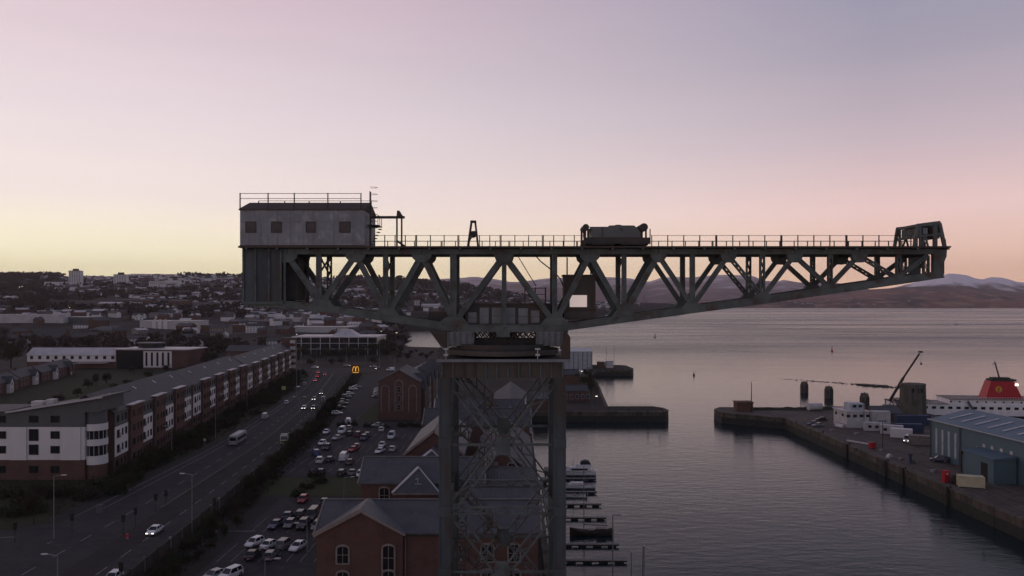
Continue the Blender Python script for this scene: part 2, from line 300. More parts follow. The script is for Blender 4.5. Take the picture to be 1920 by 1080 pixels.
# --- near land: one sheet with its quay edges
def gxy(px, py): v = G(px, py); return (v.x, v.y)
land = [(6.5,40),(6.5,315),(62.5,315),(64.5,319),(64.0,326),(60,331),(41,331),(52,500),(57,510),(78,510),(81,516),(80,541),(76,546),(55,548),
        (52,610),(37,672),(-30,725),(-67,752),(-103,770),(-125,850),(-128,1000),(-900,1000),(-900,40)]
right_land = [(105,40),(105,298),(84.7,312),(84.2,322),(88,328),(152,326),(166,325),(168,300),(230,288),(520,270),(520,40)]
sheet('ground', land, 0.0, M_town)
sheet('quay_ground', right_land, 0.0, M_quay)
def quay_wall(name, pts, step, mat_, label, closed_from=None):
    """masonry wall down from the quay edge, in separate sections with a coping"""
    root = thing(name, None, None, (pts[0][0], pts[0][1], 0)); root['kind'] = 'structure'
    for (ax, ay), (bx, by) in zip(pts, pts[1:]):
        L_ = math.hypot(bx-ax, by-ay); n = max(1, round(L_/step)); dx, dy = (bx-ax)/L_, (by-ay)/L_
        nx, ny = dy, -dx
        for i in range(n):
            a = L_*i/n+0.04; c = L_*(i+1)/n-0.04; off = R.uniform(-0.04, 0.06)
            def pt(s_, o_): return (ax+dx*s_+nx*o_, ay+dy*s_+ny*o_)
            mb = MB()
            mb.hexa([(*pt(a,-0.9),-1.7),(*pt(c,-0.9),-1.7),(*pt(c,off),-1.7),(*pt(a,off),-1.7),(*pt(a,-0.9),-0.34),(*pt(c,-0.9),-0.34),(*pt(c,off),-0.34),(*pt(a,off),-0.34)], 0)
            mb.hexa([(*pt(a,-0.9),-7.5),(*pt(c,-0.9),-7.5),(*pt(c,off+0.12),-7.5),(*pt(a,off+0.12),-7.5),(*pt(a,-0.9),-1.7),(*pt(c,-0.9),-1.7),(*pt(c,off+0.05),-1.7),(*pt(a,off+0.05),-1.7)], 1)
            mb.build('wall_section', [mat_, M_weed], root)
            cp = MB(); cp.hexa([(*pt(a,-1.1),-0.34),(*pt(c,-1.1),-0.34),(*pt(c,0.14),-0.34),(*pt(a,0.14),-0.34),(*pt(a,-1.1),0.13),(*pt(c,-1.1),0.13),(*pt(c,0.14),0.13),(*pt(a,0.14),0.13)])
            cp.build('coping_stone', M_stone, root)
    return root
quay_wall('quay_wall', [(6.5,60),(6.5,315),(62.5,315),(64.5,319),(64.0,326),(60,331),(41,331),(52,500),(57,510),(78,510),(81,516),(80,541),(76,546),(55,548)], 14, M_stone, 'w')
quay_wall('quay_wall', [(152,326),(88,328),(84.2,322),(84.7,312),(105,298),(105,60)], 11, M_stone, 'e')

# --- hillside town terrain behind
CREST = [(-1400,508),(-200,513),(0,516),(60,518),(450,518.5),(560,522),(640,523.5),(760,525),(800,529),(860,535),(920,546),(985,556),(1060,566),(1300,567)]
YC = 2600.0
def coastY(px):
    return interp([(752,600),(765,1255),(900,1350),(1000,1520),(1100,1830),(1200,2230),(1262,2750),(1300,3000)], px)
def hgt(x, Y):
    px = 960 + x/Y*F
    zc = H + (HY - interp(CREST, px))/F*YC
    t = (Y-600)/(YC-600); t = max(0, t)
    z = -0.5 + (zc+0.5)*(t**1.38) if t <= 1 else zc - (t-1)*60
    z += (noise.noise(Vector((x*0.004, Y*0.004, 1.3)))*9 + noise.noise(Vector((x*0.015, Y*0.015, 4.3)))*2.5)*min(1, t*4)*min(1, max(0.15, zc/100))
    if px > 752:
        c = coastY(px); z = min(z, 2.5+ (Y-c)*0.25); z = max(-5.5, min(z, WZ-0.6+(Y-c)*0.12)) if Y < c+60 else z
    return z
def hillside(name, p0, p1, step, y0):
    mb = MB(); ps = [p0+(p1-p0)*i/step for i in range(step+1)]; rows = [600+ (3300-600)*(j/70)**1.5 for j in range(71)]
    for px in ps:
        s0 = y0(px)
        for Yr in rows:
            Y = s0 + (3300-s0)*(Yr-600)/2700
            x = (px-960)/F*Y; mb.v.append((x, Y, hgt(x, Y)))
    n = len(rows)
    for i in range(len(ps)-1):
        for j in range(n-1): mb.f.append((i*n+j, (i+1)*n+j, (i+1)*n+j+1, i*n+j+1)); mb.m.append(0)
    return tag(mb.build(name, M_town, normals=False, smooth=True), kind='structure')
hillside('terrain', -1300, 752, 220, lambda p: 600.0)
hillside('terrain', 752.5, 1275, 90, lambda p: coastY(p)-20)

# --- far hills
def hill_mat(name, lo, hi, snow, z0, z1, sc_, c3=None):
    m = mat(name, lo, hi, sc_, 0.95, 0.1, thr=(0.44,0.57), detail=8, c3=c3, scale3=0.009); nt = m.node_tree; b = nt.nodes['Principled BSDF']; L = nt.links.new
    if snow:
        g = nt.nodes.new('ShaderNodeTexCoord'); s = nt.nodes.new('ShaderNodeSeparateXYZ'); L(g.outputs['Object'], s.inputs[0])
        n = nt.nodes.new('ShaderNodeTexNoise'); n.inputs['Scale'].default_value = 0.004; n.inputs['Detail'].default_value = 8; L(g.outputs['Object'], n.inputs['Vector'])
        ma = nt.nodes.new('ShaderNodeMath'); ma.operation = 'MULTIPLY_ADD'; ma.inputs[1].default_value = (z1-z0)*3.6; L(n.outputs['Fac'], ma.inputs[0]); L(s.outputs['Z'], ma.inputs[2])
        mr = nt.nodes.new('ShaderNodeMapRange'); mr.inputs['From Min'].default_value = z0+(z1-z0)*1.8; mr.inputs['From Max'].default_value = z1+(z1-z0)*1.8; L(ma.outputs[0], mr.inputs['Value'])
        mx = nt.nodes.new('ShaderNodeMixRGB'); L(mr.outputs[0], mx.inputs[0]); L(b.inputs['Base Color'].links[0].from_socket, mx.inputs[1]); mx.inputs[2].default_value = snow+(1,)
        L(mx.outputs[0], b.inputs['Base Color'])
    return m
def ridge(name, pts, Y0, Yc, Yb, m, base=WZ-1, rough=6.0, seed=0.0, rows=16, power=0.85, step=4, valley=0.12):
    mb = MB(); p0, p1 = pts[0][0], pts[-1][0]; n = int((p1-p0)/step)
    cols_ = []
    for i in range(n+1):
        px = p0+(p1-p0)*i/n; a = (px-960)/F
        jit = noise.fractal(Vector((px*0.03, seed, 0)), 1.0, 2.0, 5)*0.9
        zc = H + (HY-(interp(pts, px)+jit))/F*Yc
        c = []
        for j in range(rows+1):
            t = j/rows; Y = Y0+(Yc-Y0)*t; x = a*Y
            z = base+(zc-base)*(t**power)
            e = t*(1-t)*4
            z += noise.fractal(Vector((x*0.0016, Y*0.0016, seed)), 1.0, 2.0, 6)*(zc-base)*valley*e
            c.append((x, Y, z))
        for t in (0.3, 1.0):
            Y = Yc+(Yb-Yc)*t; c.append((a*Y, Y, zc*(1-t)+(base-5)*t))
        cols_.append(c)
    k = rows+3
    for c in cols_: mb.v += c
    for i in range(n):
        for j in range(k-1): mb.f.append((i*k+j, (i+1)*k+j, (i+1)*k+j+1, i*k+j+1)); mb.m.append(0)
    o = mb.build(name, m, normals=False, smooth=True); return tag(o, kind='structure')
M_moor = hill_mat('moor_hill', (0.200,0.078,0.058), (0.040,0.026,0.026), None, 0, 1, 0.0018, (0.33,0.20,0.13))
M_snowhill = hill_mat('snowy_hill', (0.13,0.075,0.075), (0.07,0.05,0.05), (0.95,0.88,0.92), 175, 265, 0.003)
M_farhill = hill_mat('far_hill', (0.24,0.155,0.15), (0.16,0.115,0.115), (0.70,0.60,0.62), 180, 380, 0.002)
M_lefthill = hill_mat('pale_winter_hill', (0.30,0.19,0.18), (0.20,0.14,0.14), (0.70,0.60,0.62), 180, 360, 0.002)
ridge('hills', [(-700,510),(-100,514),(0,515),(30,514.5),(80,517),(130,519),(210,518),(250,513),(330,514),(370,514),(395,512.5),(430,516),(460,517),(520,518),(600,520),(660,521),(720,520),(780,522),(830,524)], 4200, 8400, 10500, M_lefthill, base=20, seed=3.1, power=0.8)
ridge('hills', [(760,545),(790,530),(820,524),(855,521),(894,519),(919,522),(955,528.5),(980,528.5),(1011,523),(1030,521.5),(1070,520),(1117,519),(1147,520),(1180,522),(1200,526),(1218,528),(1236,522),(1260,519),(1302,520),(1347,515),(1380,515.5),(1413,518),(1435,527),(1458,528),(1469,525),(1500,530),(1540,527),(1600,535),(1640,545)], 6600, 9200, 11000, M_farhill, seed=8.2, power=0.75)
ridge('mountains', [(1590,560),(1650,543),(1685,537),(1700,533),(1735,524.5),(1769,516),(1779,513),(1812,515.5),(1827,521.5),(1843,524),(1858,519.5),(1879,520.5),(1908,529),(1940,531),(2000,526),(2100,519),(2250,523),(2500,530)], 7800, 9600, 11500, M_snowhill, seed=5.5, power=0.9, valley=0.2)
ridge('hills', [(1150,575),(1230,566),(1290,562),(1340,560),(1400,557),(1470,553),(1560,548),(1623,543),(1680,540),(1723,537),(1770,536),(1819,537),(1834,541),(1862,545),(1891,549),(1930,550),(2000,546),(2150,543),(2400,549),(2600,556)], 5750, 7300, 8600, M_moor, seed=1.7, power=0.55, valley=0.10)

for xx in (109.0, 113.2):      # old crane rails let into the quay
    mb = MB(); mb.box(xx-0.07, 90, 0.004, xx+0.07, 296, 0.05); tag(mb.build('quay_rail', M_dark_steel), kind='structure')
# --- roads, verges, car parks
XL = [(95,-91),(174,-91),(240,-91.5),(291,-95.5),(335,-100),(393,-107.5),(435,-115),(500,-128)]
XR = [(95,-60.5),(137,-62.5),(174,-64.8),(256,-70.6),(335,-80),(421,-92),(500,-103)]
def road_x(Y, t):
    def sm(p): return (interp(p, Y-18)+interp(p, Y)*2+interp(p, Y+18))/4
    a, b = sm(XL), sm(XR); return a+(b-a)*t
def strip(name, t0, t1, y0, y1, z, m, step=6.0, off=0.0):
    mb = MB(); n = max(1, int((y1-y0)/step))
    for i in range(n+1):
        Y = y0+(y1-y0)*i/n; mb.v += [(road_x(Y,t0)+off, Y, z), (road_x(Y,t1)+off, Y, z)]
    for i in range(n): mb.f.append((2*i,2*i+1,2*i+3,2*i+2)); mb.m.append(0)
    return tag(mb.build(name, m, normals=False), kind='structure')
sheet('verge_ground', [(-330,118),(-60,118),(-62,200),(-76,330),(-101,500),(-330,560)], 0.004, M_verge)
strip('road', 0.0, 1.0, 95, 505, 0.012, M_asphalt)
sheet('road', [(-240,512),(-150,505),(-128,500),(-103,500),(-85,500),(-40,497),(12,502),(12,512),(-40,512),(-85,520),(-150,524),(-240,536)], 0.016, M_asphalt)
sheet('road', [(-330,122),(-91,122),(-91,160),(-99,152),(-125,148),(-330,150)], 0.016, M_asphalt)
strip('worn_lane', 0.575, 0.775, 95, 330, 0.020, M_asphalt2)
# median kerbed strip
mk = MB()
for i in range(38):
    a = 168+i*8; p = (road_x(a,0.555), a, 0.07); q = (road_x(a+7.9,0.555), a+7.9, 0.07); mk.bar(p, q, 0.7, 0.14, (0,0,1))
tag(mk.build('kerb', M_fence), kind='structure')
for tk in (-0.006, 1.006):
    kb = MB()
    for i in range(50):
        a = 160+i*6.8; kb.bar((road_x(a,tk), a, 0.06), (road_x(a+6.75,tk), a+6.75, 0.06), 0.22, 0.13, (0,0,1))
    tag(kb.build('kerb', M_kerb), kind='structure')
strip('pavement', -0.16, -0.02, 160, 500, 0.020, M_asphalt2)
def dashes(t, y0, y1, on, off, w, z=0.026):
    mb = MB(); Y = y0
    while Y < y1:
        e = min(Y+on, y1)
        mb.add([(road_x(Y,t)-w/2,Y,z),(road_x(Y,t)+w/2,Y,z),(road_x(e,t)+w/2,e,z),(road_x(e,t)-w/2,e,z)], [(0,1,2,3)]); Y += on+off
    return tag(mb.build('road_marking', M_line, normals=False), kind='structure')
dashes(0.085, 165, 480, 6.0, 0.0, 0.20)
dashes(0.36, 118, 470, 4.0, 5.0, 0.22); dashes(0.78, 118, 470, 4.0, 5.0, 0.22)
dashes(0.97, 170, 490, 6.0, 0.0, 0.20); dashes(0.53, 330, 490, 6.0, 0.0, 0.22)
mbx = MB()
for (a, b) in [((405,996),(480,996)),((0,1008),(30,1007)),((88,1020),(98,1016)),((545,695),(640,693)),((660,690),(800,688))]:
    p, q = G(*a), G(*b); p.z = q.z = 0.03; d = (q-p).normalized(); nn = Vector((-d.y, d.x, 0))*0.16
    mbx.add([p-nn, q-nn, q+nn, p+nn], [(0,1,2,3)])
tag(mbx.build('road_marking', M_line, normals=False), kind='structure')
# car parks
sheet('car_park', [(-51.5,108),(-27.5,108),(-27.5,178),(-53,178)], 0.006, M_asphalt)
sheet('car_park', [(-64,199),(-27,199),(-27,289),(-66,289)], 0.006, M_asphalt)
sheet('car_park', [(-74,291),(-60,291),(-60,340),(-52,345),(-52,470),(-88,470),(-84,430)], 0.006, M_asphalt)
sheet('lawn', [(-58,179),(-27,179),(-27,198),(-63,198)], 0.006, M_lawn)
sheet('lawn', [(-59,292),(-36,292),(-36,340),(-51,340),(-59,334)], 0.006, M_lawn)
sheet('yard', [(-26,116),(4.5,116),(4.5,300),(-26,300)], 0.006, M_asphalt2)
bay = MB()
def bayline(x, y, l, yaw=0.0, w=0.12):
    dx, dy = -math.sin(yaw)*l, math.cos(yaw)*l; nx, ny = math.cos(yaw)*w/2, math.sin(yaw)*w/2
    bay.add([(x-nx,y-ny,0.012),(x+nx,y+ny,0.012),(x+dx+nx,y+dy+ny,0.012),(x+dx-nx,y+dy-ny,0.012)], [(0,1,2,3)])
for i in range(10):
    for yy in (133.5, 138.8, 150.5, 155.8): bayline(-51+i*2.4, yy, 5.0)
for i in range(14):
    for yy in (203.5, 213, 218.3, 231, 236.3, 252, 257.3): bayline(-61+i*2.5, yy, 5.0)
tag(bay.build('parking_marking', M_line, normals=False), kind='structure')
# kerb around the grass island
ik = MB()
for a, b in zip([(-59,292),(-59,334),(-51,340),(-36,340)], [(-59,334),(-51,340),(-36,340),(-36,292)]): ik.bar((*a,0.08),(*b,0.08),0.25,0.16,(0,0,1))
tag(ik.build('kerb', M_kerb), kind='structure')
# ------------------------------------------------------------------ the hammerhead crane
S = 80.0/F
YN, YF_ = 80.0, 84.6          # near and far truss
def CX(px): return (px-960)*S
def CZ(py): return H-(py-HY)*S
crane = thing('cantilever_crane', 'giant grey green hammerhead crane with long lattice jib towering over the brick warehouses', 'crane', (-0.95, 82.3, 0))
def cpart(name, mb, m): return mb.build(name, m, crane)
TOPN = [(540,480),(667,478),(791,478),(945,478),(1106,478),(1234,478),(1365,479),(1489,479),(1610,479),(1738,479)]
BOTN = [(603,570),(727,590),(852,606),(1040,606),(1170,592),(1298,574),(1430,557),(1554,538),(1681,521)]
BCH = [(459,566),(540,571),(603,577),(727,596),(800,606),(840,613),(857,615.5),(1042,615.5),(1075,611),(1170,598),(1298,580.5),(1430,563),(1554,545),(1681,527),(1767,514)]
def member(p, q, Y, w, thick=0.5, solid=True, m=0):
    """riveted girder: web plate between two flange strips, or flanges with lacing"""
    mb = MB(); a = Vector((CX(p[0]), Y, CZ(p[1]))); b = Vector((CX(q[0]), Y, CZ(q[1])))
    ax = (b-a).normalized(); sd_ = ax.cross(Vector((0,1,0))).normalized()
    fw = 0.12
    for s in (-1, 1): mb.bar(a+sd_*s*(w/2-fw/2), b+sd_*s*(w/2-fw/2), fw, thick)
    if solid: mb.bar(a, b, w-2*fw+0.02, thick*0.62)
    else:
        L_ = (b-a).length; n = max(3, int(L_/(w*1.25))); s = 1
        for i in range(n):
            for ys in (-thick*0.36, thick*0.36):
                o = Vector((0, ys, 0))
                mb.bar(a+ax*(L_*i/n)+sd_*s*(w/2-fw)+o, a+ax*(L_*(i+1)/n)-sd_*s*(w/2-fw)+o, 0.09, 0.05)
            s = -s
        for e in (0.04, 0.96): mb.bar(a+ax*(L_*e-0.3), a+ax*(L_*e+0.3), w-2*fw+0.02, thick*0.62)
    return mb
def gusset(pts, Y, m=M_steel):
    mb = MB(); mb.prism([(CX(a), CZ(b)) for a, b in pts], Y-0.29, Y+0.29); return cpart('gusset_plate', mb, m)
XS = [458,540,667,791,945,1106,1234,1365,1489,1610,1770]
for ti, Y in enumerate((YN, YF_)):
    mt = M_steel if ti == 0 else M_dark_steel if False else M_steel
    for a, b in zip(XS, XS[1:]):                                   # top chord, one length per panel
        mb = MB(); mb.box(CX(a)+0.02, Y-0.24, CZ(475.5), CX(b)-0.02, Y+0.24, 50.43)
        mb.box(CX(a)+0.02, Y-0.34, CZ(477), CX(b)-0.02, Y+0.34, CZ(475.5)-0.002)
        mb.box(CX(b)-0.5, Y-0.27, CZ(474.5), CX(b)-0.03, Y+0.27, 50.41)
        cpart('top_chord', mb, mt)
    for (a, b) in zip(BCH, BCH[1:]):
        mb = MB(); p = Vector((CX(a[0]), Y, CZ(a[1]))); q = Vector((CX(b[0]), Y, CZ(b[1])))
        mb.bar(p, q, 0.56, 0.46); u = (q-p).normalized().cross(Vector((0,1,0)))
        for s in (-1, 1): mb.bar(p+u*s*0.33, q+u*s*0.33, 0.10, 0.62)
        cpart('bottom_chord', mb, mt)
    for i in range(9):
        t0, b0, t1 = TOPN[i], BOTN[i], TOPN[i+1]
        w = 0.56 if i < 5 else 0.48
        if i >= 6: w = 0.44
        lat = i >= 6
        cpart('diagonal', member(t0, b0, Y, w, 0.38, not lat or i % 2 == 1), mt)
        cpart('diagonal', member(b0, t1, Y, w, 0.38, True), mt)
        wv = [0.52,0.50,0.66,0.52,0.48,0.50,0.52,0.46,0.46][i]
        vx = [598,723,850,1040,1170,1298,1429,1556,1684][i]
        lat_v = (i in (6,7,8)) or (i == 0 and ti == 1)
        cpart('vertical_post', member((vx,476), (vx,b0[1]), Y, wv, 0.44, not lat_v), mt)
    cpart('vertical_post', member((945,476), (945,612), Y, 0.46, 0.40, ti == 0), mt)
    cpart('vertical_post', member((1736,479), (1736,519), Y, 0.62, 0.40, False), mt)
    for i, (x, y) in enumerate(TOPN):
        k = 1.0 if i < 5 else 0.8
        if i == 9: continue
        gusset([(x-19*k,476.5),(x+19*k,476.5),(x+17*k,484),(x+9*k,492),(x-9*k,492),(x-17*k,484)], Y, mt)
    for i, (x, y) in enumerate(BOTN):
        k = 1.0 if i < 5 else 0.78; yb = interp(BCH, x)
        big = 1.25 if i in (2,3) else 1.0
        sl = 12*k*big
        gusset([(x-24*k*big, interp(BCH,x-24*k*big)-4), (x-13*k*big, yb-16*k*big), (x+13*k*big, yb-16*k*big), (x+24*k*big, interp(BCH,x+24*k*big)-4)], Y, mt)
    ep = MB(); ep.prism([(CX(1748),CZ(477)),(CX(1768),CZ(477)),(CX(1768),CZ(514)),(CX(1748),CZ(517))], Y-0.27, Y+0.27); cpart('end_plate', ep, mt)
# cross beams and lateral bracing between the trusses
for (x, y) in TOPN[1:]:
    mb = MB(); mb.box(CX(x)-0.2, YN+0.36, CZ(480), CX(x)+0.2, YF_-0.36, CZ(469)); cpart('cross_beam', mb, M_steel)
for (x, y) in BOTN:
    mb = MB(); yb = interp(BCH, x); mb.box(CX(x)-0.2, YN+0.33, CZ(yb+3), CX(x)+0.2, YF_-0.33, CZ(yb-5)); cpart('cross_beam', mb, M_steel)
bp = [(459,566)]+[(x, interp(BCH,x)) for x, _ in BOTN]+[(1760,515)]
for i, (a, b) in enumerate(zip(bp, bp[1:])):
    ya, yb = (YN+0.3, YF_-0.3) if i % 2 else (YF_-0.3, YN+0.3)
    mb = MB(); mb.bar((CX(a[0]),ya,CZ(a[1])), (CX(b[0]),yb,CZ(b[1])), 0.22, 0.2); cpart('lateral_brace', mb, M_steel)
for i, (a, b) in enumerate(zip(BOTN, TOPN[1:])):                    # sway bracing in the upper portals
    if i > 4: continue
    mb = MB(); vx = [598,723,850,1040,1170,1298,1429,1556,1684][i]
    mb.bar((CX(vx)-0.04, YN+0.3, CZ(478)), (CX(vx)-0.04, YF_-0.3, CZ(478+min(30,(a[1]-480)*0.45))), 0.16, 0.14, (1,0,0))
    mb.bar((CX(vx)+0.14, YF_-0.3, CZ(478)), (CX(vx)+0.14, YN+0.3, CZ(478+min(30,(a[1]-480)*0.45))), 0.16, 0.14, (1,0,0)); cpart('sway_brace', mb, M_steel)
# deck
dk = MB(); dk.box(CX(455), 78.6, 50.46, CX(1769), 86.8, 50.62); cpart('deck', dk, M_rust)
for i in range(24):
    x = CX(470)+i*(CX(1765)-CX(470))/23; mb = MB(); mb.box(x-0.09, 78.62, 50.26, x+0.09, 79.6, 50.455); mb.box(x-0.09, 85.0, 50.26, x+0.09, 86.78, 50.455); cpart('deck_bracket', mb, M_steel)
for y in (81.2, 83.4):
    mb = MB(); mb.box(CX(705), y-0.08, 50.625, CX(1725), y+0.08, 50.80); cpart('crane_rail', mb, M_rust)
# railings, one length per bay group
def railing(x0, x1, y, z, n, top=1.1, mid=0.55, r=0.035, miss=()):
    mb = MB()
    for i in range(n+1):
        x = x0+(x1-x0)*i/n; mb.box(x-0.045, y-0.045, z, x+0.045, y+0.045, z+top+0.03)
    mb.box(x0, y-0.02, z+top-0.04, x1, y+0.02, z+top)
    mb.box(x0, y-0.018, z+mid-0.03, x1, y+0.018, z+mid)
    return mb
for k in range(4):
    cpart('handrail', railing(CX(1222+k*122)*78.8/80, CX(1222+(k+1)*122-2)*78.8/80, 78.8, 50.62, 4), M_dark_steel)
for k in range(5):
    cpart('handrail', railing(CX(706+k*78), CX(706+(k+1)*78-2), 78.8, 50.62, 3 if k % 2 else 4), M_dark_steel)
for k in range(8):
    cpart('handrail', railing(CX(702+k*127)*86.6/80, CX(702+(k+1)*127-2)*86.6/80, 86.6, 50.62, 5), M_dark_steel)
# ballast box at the tail
bb = MB(); bb.box(CX(458), 79.62, CZ(565), CX(530), 84.95, CZ(464)-0.13); cpart('ballast_box', bb, M_steel_blue)
for x in (459.2, 482, 507, 529):
    mb = MB(); mb.box(CX(x)-0.09, 79.46, CZ(564), CX(x)+0.09, 79.615, CZ(466)); cpart('stiffener', mb, M_steel)
mb = MB(); mb.box(CX(456), 79.5, CZ(570), CX(534), 85.0, CZ(565.2)); cpart('ballast_floor', mb, M_steel)
mb = MB(); mb.box(CX(531), 81.2, CZ(562), CX(553), 84.4, CZ(478)); cpart('ballast_bin', mb, M_dark_steel)
mb = MB(); mb.box(CX(533), 79.7, CZ(566), CX(537), 79.95, CZ(478)); mb.box(CX(555), 83.9, CZ(568), CX(560), 84.2, CZ(478)); cpart('hanger', mb, M_steel)
# machinery house on the tail
M_boarded = mat('boarded_pane', (0.075,0.068,0.068), (0.060,0.050,0.047), 1.2, 0.8)
hx0, hx1, hy0, hy1, hz0, hz1 = CX(450)*79/80, CX(683)*79/80, 79.0, 85.4, H+(HY-461.5)/F*79, H+(HY-392)/F*79
mh = MB(); mh.box(hx0, hy0, hz0, hx1, hy1, hz1-0.01); house = cpart('machine_house', mh, M_galv)
rf = MB(); zr = H+(HY-380)/F*82.2
rf.prism([(hy0-0.12,hz1),(82.2,zr),(hy1+0.12,hz1),(hy1+0.12,hz1-0.12),(hy0-0.12,hz1-0.12)], hx0-0.1, hx1+0.1, 'x'); rf.build('roof', M_rust, house)
mb = MB(); mb.box(hx0-0.04, hy0-0.05, hz0-0.12, hx1+0.04, hy0-0.003, hz0+0.10); mb.build('base_strip', M_rust, house)
for px0, px1 in ((462,479),(510,527),(575,591),(638,656)):
    w0, w1 = CX(px0)*79/80, CX(px1)*79/80; zt, zb = H+(HY-417)/F*79, H+(HY-435)/F*79
    mb = MB(); mb.box(w0, hy0-0.04, zb, w1, hy0-0.003, zt); wo = mb.build('boarded_window', M_boarded, house)
    fr = MB(); fr.box(w0-0.08,hy0-0.07,zb-0.08,w1+0.08,hy0-0.045,zb); fr.box(w0-0.08,hy0-0.07,zt,w1+0.08,hy0-0.045,zt+0.08); fr.box(w0-0.08,hy0-0.07,zb+0.002,w0,hy0-0.045,zt-0.002); fr.box(w1,hy0-0.07,zb+0.002,w1+0.08,hy0-0.045,zt-0.002); fr.build('window_frame', M_dark_steel, house)
for px in (466.5, 489, 520, 545, 588, 626, 662):            # sheet laps
    x = CX(px)*79/80; mb = MB(); mb.box(x-0.03, hy0-0.025, hz0+0.12, x+0.03, hy0-0.002, hz1-0.3 if px > 500 else hz1-1.6); mb.build('cladding_lap', M_grey_panel, house)
mb = MB(); mb.box(hx0+0.02, hy0-0.022, H+(HY-416)/F*79, hx1-0.02, hy0-0.002, H+(HY-414.6)/F*79); mb.build('cladding_lap', M_grey_panel, house)
rl = MB()
for px in (450.5, 503, 552, 615, 677):
    x = CX(px)*79.3/80; rl.box(x-0.05, 79.2, hz1-0.05, x+0.05, 79.3, H+(HY-362)/F*79.3)
    rl.box(x-0.05, 85.0, hz1-0.05, x+0.05, 85.1, H+(HY-364)/F*79.3)
for py in (362.5, 372):
    rl.box(CX(450)*79.3/80, 79.22, H+(HY-py)/F*79.3-0.05, CX(678)*79.3/80, 79.28, H+(HY-py)/F*79.3)
    rl.box(CX(450)*79.3/80, 85.02, H+(HY-py)/F*79.3-0.05, CX(678)*79.3/80, 85.08, H+(HY-py)/F*79.3)
rl.build('roof_railing', M_dark_steel, house)
ld = MB()                                                         # caged ladder and landings on the end wall
x0 = hx1+0.35
for y in (80.2, 80.75): ld.box(x0-0.04, y-0.04, hz0, x0+0.04, y+0.04, H+(HY-358)/F*80)
for i in range(16): ld.box(x0-0.03, 80.2, hz0+0.3+i*0.36, x0+0.03, 80.75, hz0+0.36+i*0.36)
for i in range(7):
    z = hz0+2.0+i*0.7
    for a, b in (((x0,80.1),(x0+0.45,80.1)),((x0+0.45,80.1),(x0+0.75,80.48)),((x0+0.75,80.48),(x0+0.45,80.85)),((x0+0.45,80.85),(x0,80.85))): ld.bar((*a,z),(*b,z),0.05,0.03,(0,0,1))
ld.build('caged_ladder', M_dark_steel, house)
st = MB()
for i in range(7): st.box(hx1+0.05+i*0.16, 81.2, hz0+i*0.32, hx1+0.35+i*0.16, 82.0, hz0+i*0.32+0.06)
st.box(hx1+0.0, 80.9, hz0+2.3, hx1+1.1, 83.4, hz0+2.38)
for y in (81.0, 82.2, 83.3): st.box(hx1+1.02, y-0.03, hz0+2.38, hx1+1.08, y+0.03, hz0+3.4)
st.box(hx1+1.02, 81.0, hz0+3.34, hx1+1.08, 83.3, hz0+3.4); st.build('access_stair', M_dark_steel, house)
# jib gallows beside the house
gl = MB(); yb = 81.5
gl.bar((CX(690),yb,CZ(404.5)), (CX(755),yb,CZ(404.5)), 0.26, 0.24); gl.bar((CX(741),yb-0.3,CZ(461)), (CX(741),yb-0.3,CZ(406)), 0.16, 0.16); gl.bar((CX(748),yb+0.5,CZ(461)), (CX(748),yb+0.5,CZ(406)), 0.16, 0.16)
gl.prism([(CX(740),CZ(403)),(CX(752),CZ(403)),(CX(745),CZ(392)),(CX(741),CZ(392))], yb-0.25, yb+0.25); gl.bar((CX(741),yb-0.3,CZ(450)), (CX(757),yb-0.3,CZ(461)), 0.2, 0.2)
cpart('derrick_gallows', gl, M_dark_steel)
sa = MB(); yb = 82.3                                              # sheave A-frame on the deck
for x0_, x1_ in ((875,882),(895,889)):
    for dy in (-0.7, 0.7): sa.bar((CX(x0_),yb+dy,CZ(462)), (CX(x1_),yb+dy*0.6,CZ(411)), 0.17, 0.16)
sa.box(CX(880), yb-0.6, CZ(413), CX(891), yb+0.6, CZ(410)); sa.box(CX(880.5), yb-0.5, CZ(437), CX(892), yb+0.5, CZ(435)); sa.bar((CX(876.5),yb-0.4,CZ(452)), (CX(889),yb-0.4,CZ(430)), 0.14, 0.14)
sa.tube((CX(885),yb-0.25,CZ(436)), (CX(885),yb+0.25,CZ(436)), 0.36, n=12); cpart('sheave_frame', sa, M_dark_steel)
# end frame with rope sheaves at the jib tip
ef = MB()
for y, kx in ((80.4,0),(84.3,-3)):
    ef.bar((CX(1718+kx),y,CZ(462)), (CX(1725+kx),y,CZ(421)), 0.3, 0.26); ef.bar((CX(1776),y,CZ(466)), (CX(1765),y,CZ(417)), 0.34, 0.26)
    ef.bar((CX(1723+kx),y,CZ(422)), (CX(1766),y,CZ(416.5)), 0.34, 0.28); ef.bar((CX(1720+kx),y,CZ(443)), (CX(1770),y,CZ(438)), 0.22, 0.22)
    ef.bar((CX(1729+kx),y,CZ(423)), (CX(1729+kx),y,CZ(462)), 0.2, 0.2); ef.bar((CX(1757),y,CZ(420)), (CX(1757),y,CZ(462)), 0.42, 0.24)
    ef.bar((CX(1737),y,CZ(443)), (CX(1731),y,CZ(462)), 0.16, 0.16); ef.bar((CX(1739),y,CZ(443)), (CX(1744),y,CZ(462)), 0.16, 0.16)
    ef.bar((CX(1776),y,CZ(464)), (CX(1775),y,CZ(482)), 0.3, 0.24); ef.bar((CX(1775),y,CZ(481)), (CX(1768),y,CZ(499)), 0.26, 0.22); ef.bar((CX(1766),y,CZ(420)), (CX(1774),y,CZ(462)), 0.2, 0.2)
    ef.bar((CX(1776.5),y,CZ(448)), (CX(1776.5),y,CZ(466)), 0.1, 0.1)
for py, px in ((422,1724),(417,1765),(443,1722),(439,1769)): ef.box(CX(px)-0.13, 80.4, CZ(py)-0.13, CX(px)+0.13, 84.3, CZ(py)+0.13)
